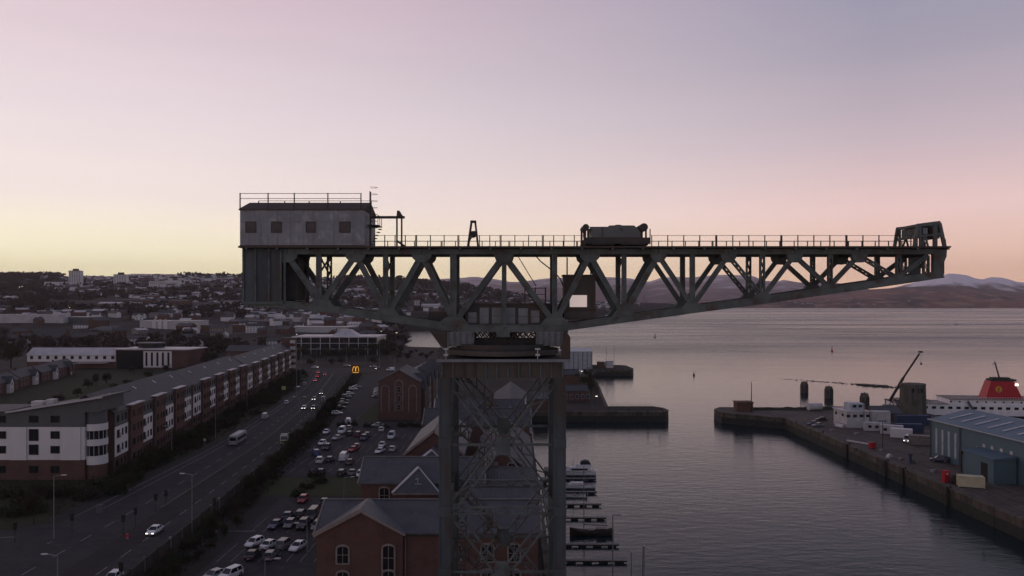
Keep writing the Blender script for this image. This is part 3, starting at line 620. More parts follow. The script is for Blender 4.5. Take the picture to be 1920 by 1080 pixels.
ef.box(CX(1727), 80.7, CZ(440), CX(1734), 84.0, CZ(425)); ef.box(CX(1762.5), 80.6, CZ(446), CX(1768), 84.1, CZ(419)); cpart('tip_frame', ef, M_steel)
sh = MB()
for y in (81.2, 82.3, 83.4): sh.tube((CX(1741),y-0.12,CZ(431)), (CX(1741),y+0.12,CZ(431)), 0.62, n=16); sh.tube((CX(1751),y-0.12,CZ(430)), (CX(1751),y+0.12,CZ(430)), 0.5, n=16)
sh.tube((CX(1741),80.6,CZ(431)), (CX(1741),84.2,CZ(431)), 0.12); cpart('rope_sheave', sh, M_rust)
mb = MB(); mb.box(CX(1735), 80.48, CZ(438), CX(1744), 80.56, CZ(426)); cpart('sheave_guard', mb, M_grey_panel)
# driver's cab hung under the jib
cb = MB(); cx0, cx1 = CX(1057)*82/80, CX(1116)*82/80; cy0, cy1 = 81.6, 84.0; z0, z1 = H+(HY-599)/F*82, H+(HY-518)/F*82
wz0, wz1 = H+(HY-576)/F*81.6, H+(HY-553)/F*81.6; wx0, wx1 = CX(1068)*81.6/80, CX(1101)*81.6/80
cb.box(cx0, cy0, z0, cx1, cy0+0.12, wz0); cb.box(cx0, cy0, wz1, cx1, cy0+0.12, z1); cb.box(cx0, cy0, wz0+0.002, wx0, cy0+0.12, wz1-0.002); cb.box(wx1, cy0, wz0+0.002, cx1, cy0+0.12, wz1-0.002)
cb.box(cx0, cy1-0.12, z0, cx1, cy1, z1); cb.box(cx0, cy0+0.122, z0, cx0+0.12, cy1-0.122, z1); cb.box(cx1-0.12, cy0+0.122, z0, cx1, cy1-0.122, z1)
cb.box(cx0+0.122, cy0+0.122, z0, cx1-0.122, cy1-0.122, z0+0.12); cab = cpart('driver_cab', cb, M_stained)
mb = MB(); mb.box(cx0-0.12, cy0-0.12, z1+0.002, cx1+0.12, cy1+0.12, z1+0.16); mb.build('cab_roof', M_dark_steel, cab)
mb = MB(); mb.box(wx0+0.02, cy0+0.05, wz0+0.02, wx1-0.02, cy0+0.07, wz1-0.02); mb.build('glow_window', M_glow_pane, cab)  # pane brightened by its own added glow
mb = MB(); mb.box(cx0-0.05, cy0-0.03, wz0-0.45, cx1+0.05, cy0-0.004, wz0-0.12); mb.box(cx1-0.5, cy0-0.03, wz0, cx1-0.28, cy0-0.004, wz1); mb.build('cab_trim', M_rust, cab)
mb = MB()
for x in (cx0+0.4, cx1-0.4): mb.bar((x,82.6,z1+0.1),(x,82.6,CZ(480)),0.14,0.14)
mb.bar((cx1-0.3,82.4,z0),(cx1-0.3,82.4,CZ(606)),0.16,0.16); mb.build('cab_hanger', M_dark_steel, cab)
# slewing machinery room over the turntable
mb = MB(); rx0, rx1 = CX(872), CX(1034); mb.box(rx0, 80.75, CZ(611), rx1, 84.1, CZ(571)); room = cpart('slewing_room', mb, M_dark_steel)
mb = MB(); mb.box(rx0-0.15, 80.6, CZ(571)+0.002, rx1+0.15, 84.25, CZ(568.5)); mb.build('room_roof', M_rust, room)
for a, b, t, u in ((877,893,586,606),(899,916,577,608),(922,940,577,608),(948,966,577,608),(972,990,578,608),(996,1012,582,606)):
    mb = MB(); mb.box(CX(a), 80.70, CZ(u), CX(b), 80.746, CZ(t)); mb.build('shutter_panel', M_grey_panel, room)
    mb = MB(); mb.box(CX(a)+0.01, 80.67, CZ((t+u)/2)-0.04, CX(b)-0.01, 80.698, CZ((t+u)/2)+0.02); mb.build('shutter_rail', M_steel, room)
mb = MB(); mb.box(CX(801), 80.9, CZ(608), CX(861), 83.9, CZ(584)); cpart('winch_housing', mb, M_dark_steel)
pr = MB()
for px in (985,1005,1025):
    for y in (82.0, 83.6): pr.box(CX(px)-0.04, y-0.04, CZ(568.5), CX(px)+0.04, y+0.04, CZ(538))
for py in (539,551):
    for y in (82.0, 83.6): pr.box(CX(985), y-0.03, CZ(py)-0.05, CX(1025), y+0.03, CZ(py))
cpart('roof_platform_rail', pr, M_dark_steel)
lad = MB()
for o in (0, 0.45): lad.bar((CX(972),81.2+o,CZ(480)), (CX(1006),81.2+o,CZ(536)), 0.07, 0.07)
for i in range(9): t = (i+0.5)/9; lad.box(CX(972+34*t)-0.03, 81.2, CZ(480+56*t)-0.02, CX(972+34*t)+0.03, 81.65, CZ(480+56*t)+0.02)
cpart('inclined_ladder', lad, M_dark_steel)
cab_ = MB(); pts = [(1007,480),(1015,489),(1028,499),(1042,510),(1052,522),(1058,536)]
for a, b in zip(pts, pts[1:]): cab_.tube((CX(a[0]),81.5,CZ(a[1])), (CX(b[0]),81.5,CZ(b[1])), 0.07, n=6)
cpart('hanging_cable', cab_, M_black)
# --- turntable and tower
tcx, tcy, hw = -0.95, 82.3, 5.68
ZP = 39.28            # platform top
for px in (864, 1030):                                            # fluted pillars under the jib
    x = CX(px)
    for Yp in (YN, YF_):
        mb = MB(); mb.box(x-1.4, Yp-0.4, CZ(648), x+1.4, Yp+0.4, CZ(622)); cpart('turntable_pillar', mb, M_grey_panel)
        for k in range(5):
            mb = MB(); mb.box(x-1.35+k*0.62, Yp-0.55, CZ(647), x-1.13+k*0.62, Yp-0.402, CZ(623)); cpart('pillar_rib', mb, M_steel)
for Yp in (YN+0.3, YF_-0.3):
    for x0_, x1_ in ((890,932),(958,1004)):
        n = 4
        for i in range(n):
            a = x0_+(x1_-x0_)*i/n; b = x0_+(x1_-x0_)*(i+1)/n
            mb = MB(); mb.bar((CX(a),Yp,CZ(622)), (CX(b),Yp,CZ(635)), 0.13, 0.12); mb.bar((CX(a),Yp+0.13,CZ(635)), (CX(b),Yp+0.13,CZ(622)), 0.13, 0.12); cpart('lattice_brace', mb, M_dark_steel)
for Ya in (80.9, 83.1):
    mb = MB(); mb.box(CX(838), Ya, CZ(650), CX(1056), Ya+0.6, CZ(636)); cpart('turntable_girder', mb, M_dark_steel)
mb = MB(); mb.box(CX(931), YN-0.3, CZ(632), CX(956), YN+0.3, CZ(621.5)); cpart('pivot_plate', mb, M_steel)
mb = MB(); mb.tube((tcx,tcy,CZ(648)), (tcx,tcy,CZ(612)), 1.5, n=24); cpart('pivot_column', mb, M_dark_steel)
mb = MB(); mb.tube((tcx,tcy,ZP+0.25), (tcx,tcy,ZP+0.75), 5.9, n=48); cpart('roller_ring', mb, M_stained)
mb = MB(); mb.tube((tcx,tcy,ZP+0.76), (tcx,tcy,ZP+1.3), 5.0, n=48); cpart('slewing_ring', mb, M_dark_steel)
tri = MB()
for Yp in (YN, YF_):
    tri.prism([(CX(800),CZ(612)),(CX(838),CZ(617)),(CX(838),CZ(655)),(CX(826),CZ(648))], Yp-0.3, Yp+0.3)
    tri.prism([(CX(1056),CZ(617)),(CX(1066),CZ(617)),(CX(1058),CZ(650)),(CX(1050),CZ(655))], Yp-0.3, Yp+0.3)
cpart('knee_bracket', tri, M_dark_steel)
px0, px1 = tcx-hw-0.75, tcx+hw+1.0
py0, py1 = tcy-hw-1.0, tcy+hw+1.0
mb = MB(); mb.box(px0, py0, ZP-0.12, px1, py1, ZP); cpart('platform', mb, M_dark_steel)
mb = MB(); mb.box(px0, py0-0.12, ZP-0.22, px1, py0-0.003, ZP+0.06); cpart('platform_edge', mb, M_grey_panel)
mb = MB(); mb.prism([(px1-0.9,ZP+0.0),(px1,ZP),(px1,ZP+2.2),(px1-0.35,ZP+2.7),(px1-0.9,ZP+1.3)], py0+0.3, py0+0.5); mb.box(px1-0.6, py0+0.9, ZP, px1-0.3, py0+1.2, ZP+2.6); cpart('platform_screen', mb, M_rust)
prl = MB()
for i in range(9):
    x = px0+(px1-px0)*i/8
    prl.box(x-0.025, py1-0.08, ZP, x+0.025, py1-0.03, ZP+1.05)
    y = py0+(py1-py0)*i/8
    prl.box(px0+0.03, y-0.025, ZP, px0+0.08, y+0.025, ZP+1.05); prl.box(px1-0.08, y-0.025, ZP, px1-0.03, y+0.025, ZP+1.05)
for z in (0.5, 1.0):
    prl.box(px0+0.03, py1-0.075, ZP+z, px1, py1-0.035, ZP+z+0.04); prl.box(px0+0.035, py0+1.6, ZP+z, px0+0.075, py1, ZP+z+0.04); prl.box(px1-0.075, py0+1.6, ZP+z, px1-0.035, py1, ZP+z+0.04)
cpart('platform_railing', prl, M_dark_steel)
for px, py in ((836,652),(1008,653)):                             # floodlights at the platform edge
    p = P(px, py+4, py0+0.5); mb = MB(); mb.box(p.x-0.04, p.y-0.04, ZP, p.x+0.04, p.y+0.04, ZP+1.1); mb.box(p.x-0.25, p.y-0.12, ZP+0.95, p.x+0.25, p.y+0.06, ZP+1.12); mb.box(p.x-0.22, p.y-0.1, ZP+0.35, p.x+0.22, p.y+0.02, ZP+0.55); cpart('floodlight', mb, M_pale)
ZG0, ZG1 = 37.45, 39.15
for ax in range(4):                                               # plated ring girders on the tower head
    mb = MB(); e = hw-0.2
    if ax == 0: mb.box(tcx-hw-0.35, tcy-hw-0.45, ZG0, tcx+hw+0.35, tcy-hw-0.1, ZG1)
    if ax == 1: mb.box(tcx-hw-0.35, tcy+hw+0.1, ZG0, tcx+hw+0.35, tcy+hw+0.45, ZG1)
    if ax == 2: mb.box(tcx-hw-0.34, tcy-hw-0.098, ZG0, tcx-hw-0.1, tcy+hw+0.098, ZG1)
    if ax == 3: mb.box(tcx+hw+0.1, tcy-hw-0.098, ZG0, tcx+hw+0.34, tcy+hw+0.098, ZG1)
    cpart('head_girder', mb, M_stained)
for i in range(12):
    x = tcx-hw-0.25+i*(2*hw+0.5)/11; mb = MB(); mb.box(x-0.06, tcy-hw-0.58, ZG0+0.02, x+0.06, tcy-hw-0.453, ZG1-0.02); cpart('stiffener', mb, M_rust if i in (2,3) else M_steel)
legs = [(-1,-1),(1,-1),(-1,1),(1,1)]
for sx, sy in legs:
    x, y = tcx+sx*hw, tcy+sy*hw; mb = MB()
    mb.box(x-0.46, y-0.42, 0, x+0.46, y+0.42, ZG0-0.004)
    for o in (-0.58, 0.46): mb.box(x+o, y-0.52, 0, x+o+0.12, y+0.52, ZG0-0.004)
    for z in (6, 12.3, 18.2, 24.3, 31.0): mb.box(x-0.62, y-0.56, z-0.5, x+0.62, y-0.522, z+0.5)
    cpart('tower_leg', mb, M_steel_blue)
    fb = MB(); fb.box(x-1.4, y-1.4, -0.3, x+1.4, y+1.4, 0.6); cpart('leg_footing', fb, M_conc)
def tw(p, q, w=0.42, d=0.3, ref=(0,1,0), nm='tower_brace', lattice=True):
    mb = MB(); a, b = Vector(p), Vector(q); ax = (b-a).normalized(); rr = Vector(ref); s = ax.cross(rr).normalized(); u = s.cross(ax)
    for i in (-1, 1): mb.bar(a+s*i*(w/2), b+s*i*(w/2), 0.17, d, ref)
    L_ = (b-a).length; n = max(3, int(L_/(w*1.3))); k = 1
    for i in range(n):
        mb.bar(a+ax*(L_*i/n)+s*k*w/2, a+ax*(L_*(i+1)/n)-s*k*w/2, 0.11, d*0.5, ref); k = -k
    cpart(nm, mb, M_steel)
LV = [(37.2,30.8,24.3),(24.3,18.2,12.1),(12.1,6.2,0.6)]
for f in range(4):
    def fp(u, z):
        return {0:(tcx+u*hw, tcy-hw, z), 1:(tcx+u*hw, tcy+hw, z), 2:(tcx-hw, tcy+u*hw, z), 3:(tcx+hw, tcy+u*hw, z)}[f]
    ref = (0,1,0) if f < 2 else (1,0,0)
    e = 0.9
    for (zt, zm, zb) in LV:
        for u in (-1, 1):
            tw(fp(u*e, zt), fp(u*0.06, zm), 0.80 if f < 2 else 0.6, 0.30, ref); tw(fp(u*e, zb), fp(u*0.06, zm), 0.80 if f < 2 else 0.6, 0.30, ref)
        c = Vector(fp(0, zm)); mb = MB(); k = 0.10 if f < 2 else 0.09
        pts = [(-0.8,0.3),(-0.5,1.0),(0.5,1.0),(0.8,0.3),(0.8,-0.3),(0.5,-1.0),(-0.5,-1.0),(-0.8,-0.3)]
        if f < 2: mb.prism([(c.x+a, c.z+b) for a, b in pts], c.y-0.2, c.y+0.2)
        else: mb.prism([(c.y+a, c.z+b) for a, b in pts], c.x-0.2, c.x+0.2, 'x')
        cpart('gusset_plate', mb, M_steel)
        if zb > 1: tw(fp(-0.9, zb), fp(0.9, zb), 0.62, 0.34, ref, 'tower_beam')
        mb = MB(); a, b = fp(-0.9, zm), fp(-0.14, zm); mb.bar(a, b, 0.24, 0.2, ref); mb.bar(fp(0.14,zm), fp(0.9,zm), 0.24, 0.2, ref); cpart('tower_strut', mb, M_steel)
# stairs zig-zagging up inside the tower
def flight(x0, y0, z0, x1, y1, z1, w=0.8):
    mb = MB(); n = 12; d = Vector((x1-x0, y1-y0, 0)).normalized(); s = Vector((-d.y, d.x, 0))*w/2
    for i in range(n):
        t = (i+0.5)/n; c = Vector((x0+(x1-x0)*t, y0+(y1-y0)*t, z0+(z1-z0)*t)); mb.bar(c-s, c+s, 0.26, 0.05, (0,0,1))
    for k in (-1, 1):
        a = Vector((x0,y0,z0))+s*k; b = Vector((x1,y1,z1))+s*k; mb.bar(a, b, 0.2, 0.05, (0,0,1)); mb.bar(a+Vector((0,0,1)), b+Vector((0,0,1)), 0.05, 0.05)
        for t in (0, 0.25, 0.5, 0.75, 1): c = a.lerp(b, t); mb.bar(c, c+Vector((0,0,1)), 0.045, 0.045)
    cpart('stair_flight', mb, M_dark_steel)
lx, rx_ = tcx-hw+1.3, tcx-hw+4.6
zz = 0.3; k = 0
while zz < 36:
    if k % 2 == 0: flight(lx, tcy-3.0, zz, rx_, tcy-3.0, zz+3.1)
    else: flight(rx_, tcy-1.9, zz, lx, tcy-1.9, zz+3.1)
    mb = MB(); xe = rx_ if k % 2 == 0 else lx; mb.box(xe-0.6, tcy-3.5, zz+3.02, xe+0.6, tcy-1.4, zz+3.10); cpart('stair_landing', mb, M_dark_steel)
    zz += 3.1; k += 1
sl = MB()                                                        # step ladder on the near left leg
for o in (0, 0.85): sl.bar((tcx-hw+0.95+o, tcy-hw+0.3, 8), (tcx-hw+1.2+o, tcy-hw+0.9, 23.6), 0.1, 0.1)
for i in range(40): t = i/40; sl.box(tcx-hw+0.95+0.25*t, tcy-hw+0.2+0.6*t, 8+15.6*t, tcx-hw+1.8+0.25*t, tcy-hw+0.42+0.6*t, 8.07+15.6*t)
cpart('step_ladder', sl, M_dark_steel)

# --- trolley standing on the jib rails
tr = thing('crane_trolley', 'dark hoisting trolley with boxy winch house and round sheaves parked on top of the jib', 'trolley', (CX(1158), 82.3, 50.8))
def tp(name, mb, m): return mb.build(name, m, tr)
ty0, ty1 = 80.5, 84.2
mb = MB(); mb.box(CX(1095), ty0, CZ(456), CX(1221), ty0+0.3, CZ(444.5)); mb.box(CX(1095), ty1-0.3, CZ(456), CX(1221), ty1, CZ(444.5)); mb.box(CX(1105), ty0+0.302, CZ(450), CX(1215), ty1-0.302, CZ(445)); tp('underframe', mb, M_dark_steel)
mb = MB(); mb.prism([(CX(1110),CZ(444)),(CX(1110),CZ(424)),(CX(1142),CZ(424)),(CX(1144),CZ(421.5)),(CX(1191),CZ(421.5)),(CX(1203),CZ(434)),(CX(1203),CZ(444))], ty0+0.1, ty1-0.1); tp('winch_house', mb, M_clad)
mb = MB(); mb.box(CX(1130), ty0+0.06, CZ(443), CX(1131.5), ty0+0.098, CZ(425)); mb.box(CX(1165), ty0+0.05, CZ(431), CX(1169), ty0+0.098, CZ(427)); tp('house_door_edge', mb, M_dark_steel)
mb = MB(); cx = CX(1163); mb.prism([(cx-0.5+0.0,CZ(421.5)),(cx-0.36,CZ(419.2)),(cx-0.15,CZ(418.4)),(cx+0.15,CZ(418.4)),(cx+0.36,CZ(419.2)),(cx+0.5,CZ(421.5))], 81.6, 83.0); tp('roof_vent', mb, M_rust)
for px, r in ((1100,0.34),(1210,0.42)):
    mb = MB(); mb.tube((CX(px),ty0+0.3,CZ(424.5)), (CX(px),ty1-0.3,CZ(424.5)), r, n=20); tp('rope_drum', mb, M_dark_steel)
    mb = MB()
    for y in (ty0+0.35, ty1-0.5):
        for o in (-0.2, 0.22): mb.box(CX(px)+o-0.09, y, CZ(444.4), CX(px)+o+0.09, y+0.15, CZ(427))
    tp('drum_post', mb, M_dark_steel)
mb = MB(); mb.box(CX(1102), 81, CZ(424.6), CX(1112), 81.2, CZ(423.4)); mb.box(CX(1193), 81, CZ(425.6), CX(1204), 81.2, CZ(424)); tp('tie_bar', mb, M_dark_steel)
for px in (1106,1124,1150,1176,1196,1214):
    for y in (81.2, 83.4):
        mb = MB(); mb.tube((CX(px),y-0.12,50.8+0.36), (CX(px),y+0.12,50.8+0.36), 0.36, n=16); tp('wheel', mb, M_dark_steel)
mb = MB(); mb.box(CX(1112), ty0+0.02, 50.9, CX(1154), ty0+0.28, CZ(456)-0.002); mb.box(CX(1166), ty0+0.02, 50.9, CX(1212), ty0+0.28, CZ(456)-0.002); tp('side_skirt', mb, M_dark_steel)
mb = MB()
for px in (1092.5, 1221): mb.box(CX(px)-0.05, ty0+0.1, CZ(458), CX(px)+0.05, ty0+0.2, CZ(428)); 
mb.bar((CX(1091),ty0+0.15,CZ(440)),(CX(1094),ty0+0.15,CZ(429)),0.05,0.05); mb.prism([(CX(1088),50.81),(CX(1098),50.81),(CX(1098),CZ(452)),(CX(1094),CZ(452))], ty0, ty0+0.2); tp('buffer_rail', mb, M_rust)
# ------------------------------------------------------------------ buildings
WINM = {}
def win_mesh(w, h, frame, style='plain'):
    k = (round(w,2), round(h,2), frame.name, style)
    if k in WINM: return WINM[k]
    mb = MB(); f = 0.09
    if style == 'arch':                                            # pale stone surround with a segmental head
        n = 6; ri = w/2; s = 0.22
        arc = [(-ri*math.cos(math.pi*i/n), h/2+ri*0.45*math.sin(math.pi*i/n)) for i in range(n+1)]
        arco = [(-(ri+s)*math.cos(math.pi*i/n), h/2+s*0.3+(ri*0.45+s)*math.sin(math.pi*i/n)) for i in range(n+1)]
        for a, b, c, d in zip(arc, arc[1:], arco[1:], arco): mb.prism([a,b,c,d], -0.10, 0.02)
        mb.box(-w/2-s, -0.10, -h/2, -w/2, 0.02, h/2+0.0); mb.box(w/2, -0.10, -h/2, w/2+s, 0.02, h/2)
        mb.box(-w/2-s, -0.14, -h/2-0.16, w/2+s, 0.02, -h/2-0.002)
        pm = MB(); pm.prism([(-w/2+0.002,-h/2),(w/2-0.002,-h/2)]+[(x*0.99,z-0.003) for x, z in reversed(arc)], -0.025, 0.015)
        mb.box(-0.04, -0.05, -h/2+0.01, 0.04, -0.027, h/2+ri*0.4); mb.box(-w/2+0.004, -0.05, 0.1, -0.042, -0.027, 0.17); mb.box(0.042, -0.05, 0.1, w/2-0.004, -0.027, 0.17)
    else:
        mb.box(-w/2, -0.06, -h/2, -w/2+f, 0.02, h/2); mb.box(w/2-f, -0.06, -h/2, w/2, 0.02, h/2)
        mb.box(-w/2+f, -0.06, -h/2, w/2-f, 0.02, -h/2+f); mb.box(-w/2+f, -0.06, h/2-f, w/2-f, 0.02, h/2)
        mb.box(-w/2+f, -0.02, -h/2+f, w/2-f, 0.015, h/2-f, 1)
        if w > 1.0: mb.box(-0.035, -0.05, -h/2+f, 0.035, -0.022, h/2-f)
    me = mb.mesh('window', [frame, M_glass]); WINM[k] = me
    if style == 'arch': PANES[me.name] = pm.mesh('pane', M_glass)
    return me
FACEYAW = {'f': 0.0, 'l': -math.pi/2, 'r': math.pi/2}
def put_win(root, face, u, z, w, h, W, D, frame=None, style='plain', proud=0.0):
    me = win_mesh(w, h, frame or M_white, style)
    loc = {'f': (u, -0.03-proud, z), 'l': (-W/2-0.03-proud, u, z), 'r': (W/2+0.03+proud, u, z)}[face]
    return inst('window', me, root, loc, FACEYAW[face])
def bld(name, label, cat, x, y, z, yaw, w, d, h, roof='gx', rh=3.0, wall=None, rf=None, group=None, wins=(), over=0.35, verge=None, base=None, chim=0):
    root = thing(name, label, cat, (x, y, z), yaw, group)
    wall = wall or M_brick; rf = rf or M_slate
    mb = MB(); b0 = -3.0 if z > 1 else -0.2
    mb.box(-w/2, 0, b0, w/2, d, h)
    if roof == 'gx':
        for s in (-1, 1): mb.prism([(0,h+0.001),(d,h+0.001),(d/2,h+rh-0.02)], s*w/2-(0.3 if s > 0 else 0), s*w/2+(0.3 if s < 0 else 0), 'x')
    if roof == 'gy':
        for a in (0, d-0.3): mb.prism([(-w/2,h+0.001),(w/2,h+0.001),(0,h+rh-0.02)], a, a+0.3)
    mb.build('wall', wall, root, local=True)
    rb = MB(); t = 0.22
    if roof == 'gx':
        k = rh/(d/2); e = over
        rb.prism([(-e,h-k*e),(d/2,h+rh),(d+e,h-k*e),(d+e,h-k*e+t),(d/2,h+rh+t*1.1),(-e,h-k*e+t)], -w/2-e, w/2+e, 'x')
        rb.box(-w/2-e, d/2-0.15, h+rh+t*0.9, w/2+e, d/2+0.15, h+rh+t*1.1+0.1)
    elif roof == 'gy':
        k = rh/(w/2); e = over
        rb.prism([(-w/2-e,h-k*e),(0,h+rh),(w/2+e,h-k*e),(w/2+e,h-k*e+t),(0,h+rh+t*1.1),(-w/2-e,h-k*e+t)], -e, d+e)
        rb.box(-0.15, -e, h+rh+t*0.9, 0.15, d+e, h+rh+t*1.1+0.1)
    elif roof == 'hip':
        e = over; q = min(w, d)/2
        if w >= d: r0, r1 = (-w/2+q, d/2), (w/2-q, d/2)
        else: r0, r1 = (0, q), (0, d-q)
        c = [(-w/2-e,-e,h),(w/2+e,-e,h),(w/2+e,d+e,h),(-w/2-e,d+e,h),(r0[0],r0[1],h+rh),(r1[0],r1[1],h+rh)]
        if w >= d: rb.add(c, [(0,1,5,4),(1,2,5),(2,3,4,5),(3,0,4),(0,3,2,1)])
        else: rb.add(c, [(0,1,4),(1,2,5,4),(2,3,5),(3,0,4,5),(0,3,2,1)])
    elif roof == 'flat':
        rb.box(-w/2-over, -over, h+0.002, w/2+over, d+over, h+rh)
    elif roof == 'mono':
        rb.prism([(-w/2-over,h),(w/2+over,h+rh),(w/2+over,h+rh+0.3),(-w/2-over,h+0.3)], -over, d+over)
    rb.build('roof', rf, root, local=True)
    if verge is not None and roof in ('gx', 'gy'):
        vb = MB(); e = over
        if roof == 'gy':
            k = rh/(w/2)
            for s in (-1, 1): vb.bar((s*(w/2+e), -e-0.12, h-k*e+0.12), (0, -e-0.12, h+rh+0.14), 0.5, 0.22)
        else:
            k = rh/(d/2)
            for s in (-1, 1):
                for a in (-e, d+e): vb.bar((s*(w/2+e+0.12), a, h-k*e+0.12), (s*(w/2+e+0.12), d/2, h+rh+0.14), 0.34, 0.22, (1,0,0))
        vb.build('verge_coping', verge, root, local=True)
    for i in range(chim):
        cb = MB(); u = -w*0.3+i*w*0.5
        if roof == 'gx': cb.box(u, d/2-0.45, h+rh-0.4, u+0.9, d/2+0.45, h+rh+1.3)
        else: cb.box(-0.45, 1+i*3, h+rh-0.4, 0.45, 1.9+i*3, h+rh+1.3)
        cb.build('chimney', M_brick3, root, local=True)
    for wn in wins:
        face, us, zs, ww, hh = wn[:5]; fr = wn[5] if len(wn) > 5 else M_white; stl = wn[6] if len(wn) > 6 else 'plain'
        for u in us:
            for zz_ in zs: put_win(root, face, u, zz_, ww, hh, w, d, fr, stl)
    return root
def rng(a, b, n): return [a+(b-a)*i/(n-1) for i in range(n)] if n > 1 else [a]
def lpart(name, mb, m, root): return mb.build(name, m, root, local=True)

# --- brick warehouses by the crane
w1 = bld('brick_warehouse', 'nearest red brick warehouse with front gable and arched windows beside the crane tower', 'warehouse', -11.3, 104, 0, 0, 29.6, 11.4, 13.9, 'gx', 2.75, M_brick, M_slate,
         wins=[('f', [3.6,8.0,11.6], [11.0,7.6], 1.45, 1.9, M_sand, 'arch')], verge=M_sand)
mb = MB(); mb.box(-14.8, -0.7, -0.2, -3.3, -0.003, 13.9); mb.prism([(-14.8,13.902),(-3.3,13.902),(-9.0,16.75)], -0.7, 5.0); lpart('front_gable', mb, M_brick, w1)
mb = MB(); mb.prism([(-15.2,13.75),(-9.0,16.95),(-2.9,13.75),(-2.9,13.98),(-9.0,17.2),(-15.2,13.98)], -1.0, 5.4); lpart('gable_roof', mb, M_slate, w1)
mb = MB()
mb.bar((-15.2,-1.12,13.85),(-9.0,-1.12,17.1),0.55,0.22); mb.bar((-2.9,-1.12,13.85),(-9.0,-1.12,17.1),0.22,0.2); lpart('verge_coping', mb, M_sand, w1)
for u, zz_ in ((-11.3,11.0),(-11.3,7.6),(-5.2,10.6),(-5.2,7.2)):
    inst('window', win_mesh(1.45, 1.9 if u < -8 else 2.9, M_sand, 'arch'), w1, (u, -0.74, zz_))
mb = MB(); mb.tube((-3.0,-0.25,0),(-3.0,-0.25,13.6),0.07,n=6); lpart('downpipe', mb, M_sand, w1)
mb = MB(); mb.box(-3.2,-0.42,13.45,14.8,-0.28,13.6); lpart('gutter', mb, M_dark_steel, w1)
w2 = bld('brick_warehouse', 'second red brick warehouse, with a hipped wing, directly behind the nearest one', 'warehouse', -15.5, 132.6, 0, 0, 20.8, 10, 13.9, 'gx', 3.2, M_brick, M_slate,
         wins=[('f', [-6.4], [11.6], 1.5, 2.2, M_sand, 'arch')], verge=M_sand)
def hipwing(root, x0, x1, y0, y1, h, rh):
    mb = MB(); mb.box(x0, y0, -0.2, x1, y1, h); lpart('wing_wall', mb, M_brick, root)
    c = (x0+x1)/2; e = 0.35; mb = MB()
    mb.add([(x0-e,y0-e,h+0.01),(x1+e,y0-e,h+0.01),(x1+e,y1,h+0.01),(x0-e,y1,h+0.01),(c,y0+(x1-x0)*0.42,h+rh),(c,y1,h+rh)], [(0,1,4),(1,2,5,4),(2,3,5),(3,0,4,5),(0,3,2,1)]); lpart('wing_roof', mb, M_slate, root)
    mb = MB(); mb.box(x0-e, y0-e-0.06, h-0.25, x1+e, y0-e+0.05, h); lpart('wing_gutter', mb, M_sand, root)
    mb = MB(); mb.bar((x0-e,y0-e,h+0.1),(c,y0+(x1-x0)*0.42,h+rh+0.1),0.5,0.2,(0,0,1)); mb.bar((x1+e,y0-e,h+0.1),(c,y0+(x1-x0)*0.42,h+rh+0.1),0.16,0.12,(0,0,1)); lpart('hip_sky_edge', mb, M_palroof, root)  # wide pale left strip paints the slope's sky brightness; narrow edging on the right
hipwing(w2, -4.3, 3.0, -2.2, 6, 12.7, 3.6)
mb = MB(); mb.bar((-0.5,-1.3,14.05),(-0.5,-0.95,14.9),0.12,0.08,(1,0,0)); mb.bar((-0.5,-1.0,14.85),(-0.95,-1.05,14.72),0.12,0.08); mb.bar((-0.5,-1.35,14.02),(-1.0,-1.35,13.98),0.12,0.08); mb.bar((-0.5,-1.35,14.02),(0.1,-1.35,13.95),0.12,0.08); lpart('roof_vane', mb, M_white, w2)
w3 = bld('brick_warehouse', 'gabled brick warehouse end with pale sloping coping, third one back from the crane', 'warehouse', -15.9, 157.7, 0, 0, 11.8, 30, 13.9, 'gy', 4.6, M_brick, M_slate, verge=M_sand)
hipwing(w3, -4.4, 4.6, -9.5, -0.05, 12.2, 3.5)
w4 = bld('brick_warehouse', 'low slate roofed brick range between the gabled warehouse and the tall arched one', 'warehouse', -9.0, 198, 0, 0, 27, 11, 13.5, 'gx', 3.2, M_brick, M_slate2, verge=M_sand, wins=[('f', [-9.5], [11.9], 1.8, 1.6, M_sand, 'arch')])
bld('brick_warehouse', 'narrow brick range with white edged slate roof behind the low slate range', 'warehouse', -9.5, 226, 0, 0, 26, 11, 12.5, 'gx', 3.0, M_brick3, M_slate2, verge=M_white)
q1 = bld('quayside_shed', 'brick quayside shed with ribbed pale roof seen through the crane legs, nearest the water', 'warehouse', -2.0, 118, 0, 0, 11.6, 12, 11.6, 'gx', 3.4, M_brick, M_corr)
bld('quayside_shed', 'gabled brick quayside shed with small window seen through the middle of the crane tower', 'warehouse', -1.6, 133, 0, 0, 11.0, 9.5, 11.0, 'gx', 4.2, M_brick2, M_corr, wins=[('f', [1.8], [9.6], 1.3, 1.6, M_sand, 'arch')])
q3 = bld('quayside_shed', 'brick gable with a framed window above the ribbed roofs inside the crane tower', 'warehouse', -1.6, 146, 0, 0, 11.4, 42, 12.2, 'gy', 4.6, M_brick2, M_corr, wins=[('f', [1.6], [13.2], 1.4, 1.8, M_sand, 'arch')])
bld('quayside_shed', 'long pinkish roofed quayside shed running away behind the crane tower', 'warehouse', -0.5, 205, 0, 0, 11.5, 92, 10.0, 'gy', 4.0, M_brick3, M_corr, verge=M_white, wins=[('l', rng(8,84,12), [6.0], 1.6, 2.0, M_white)])

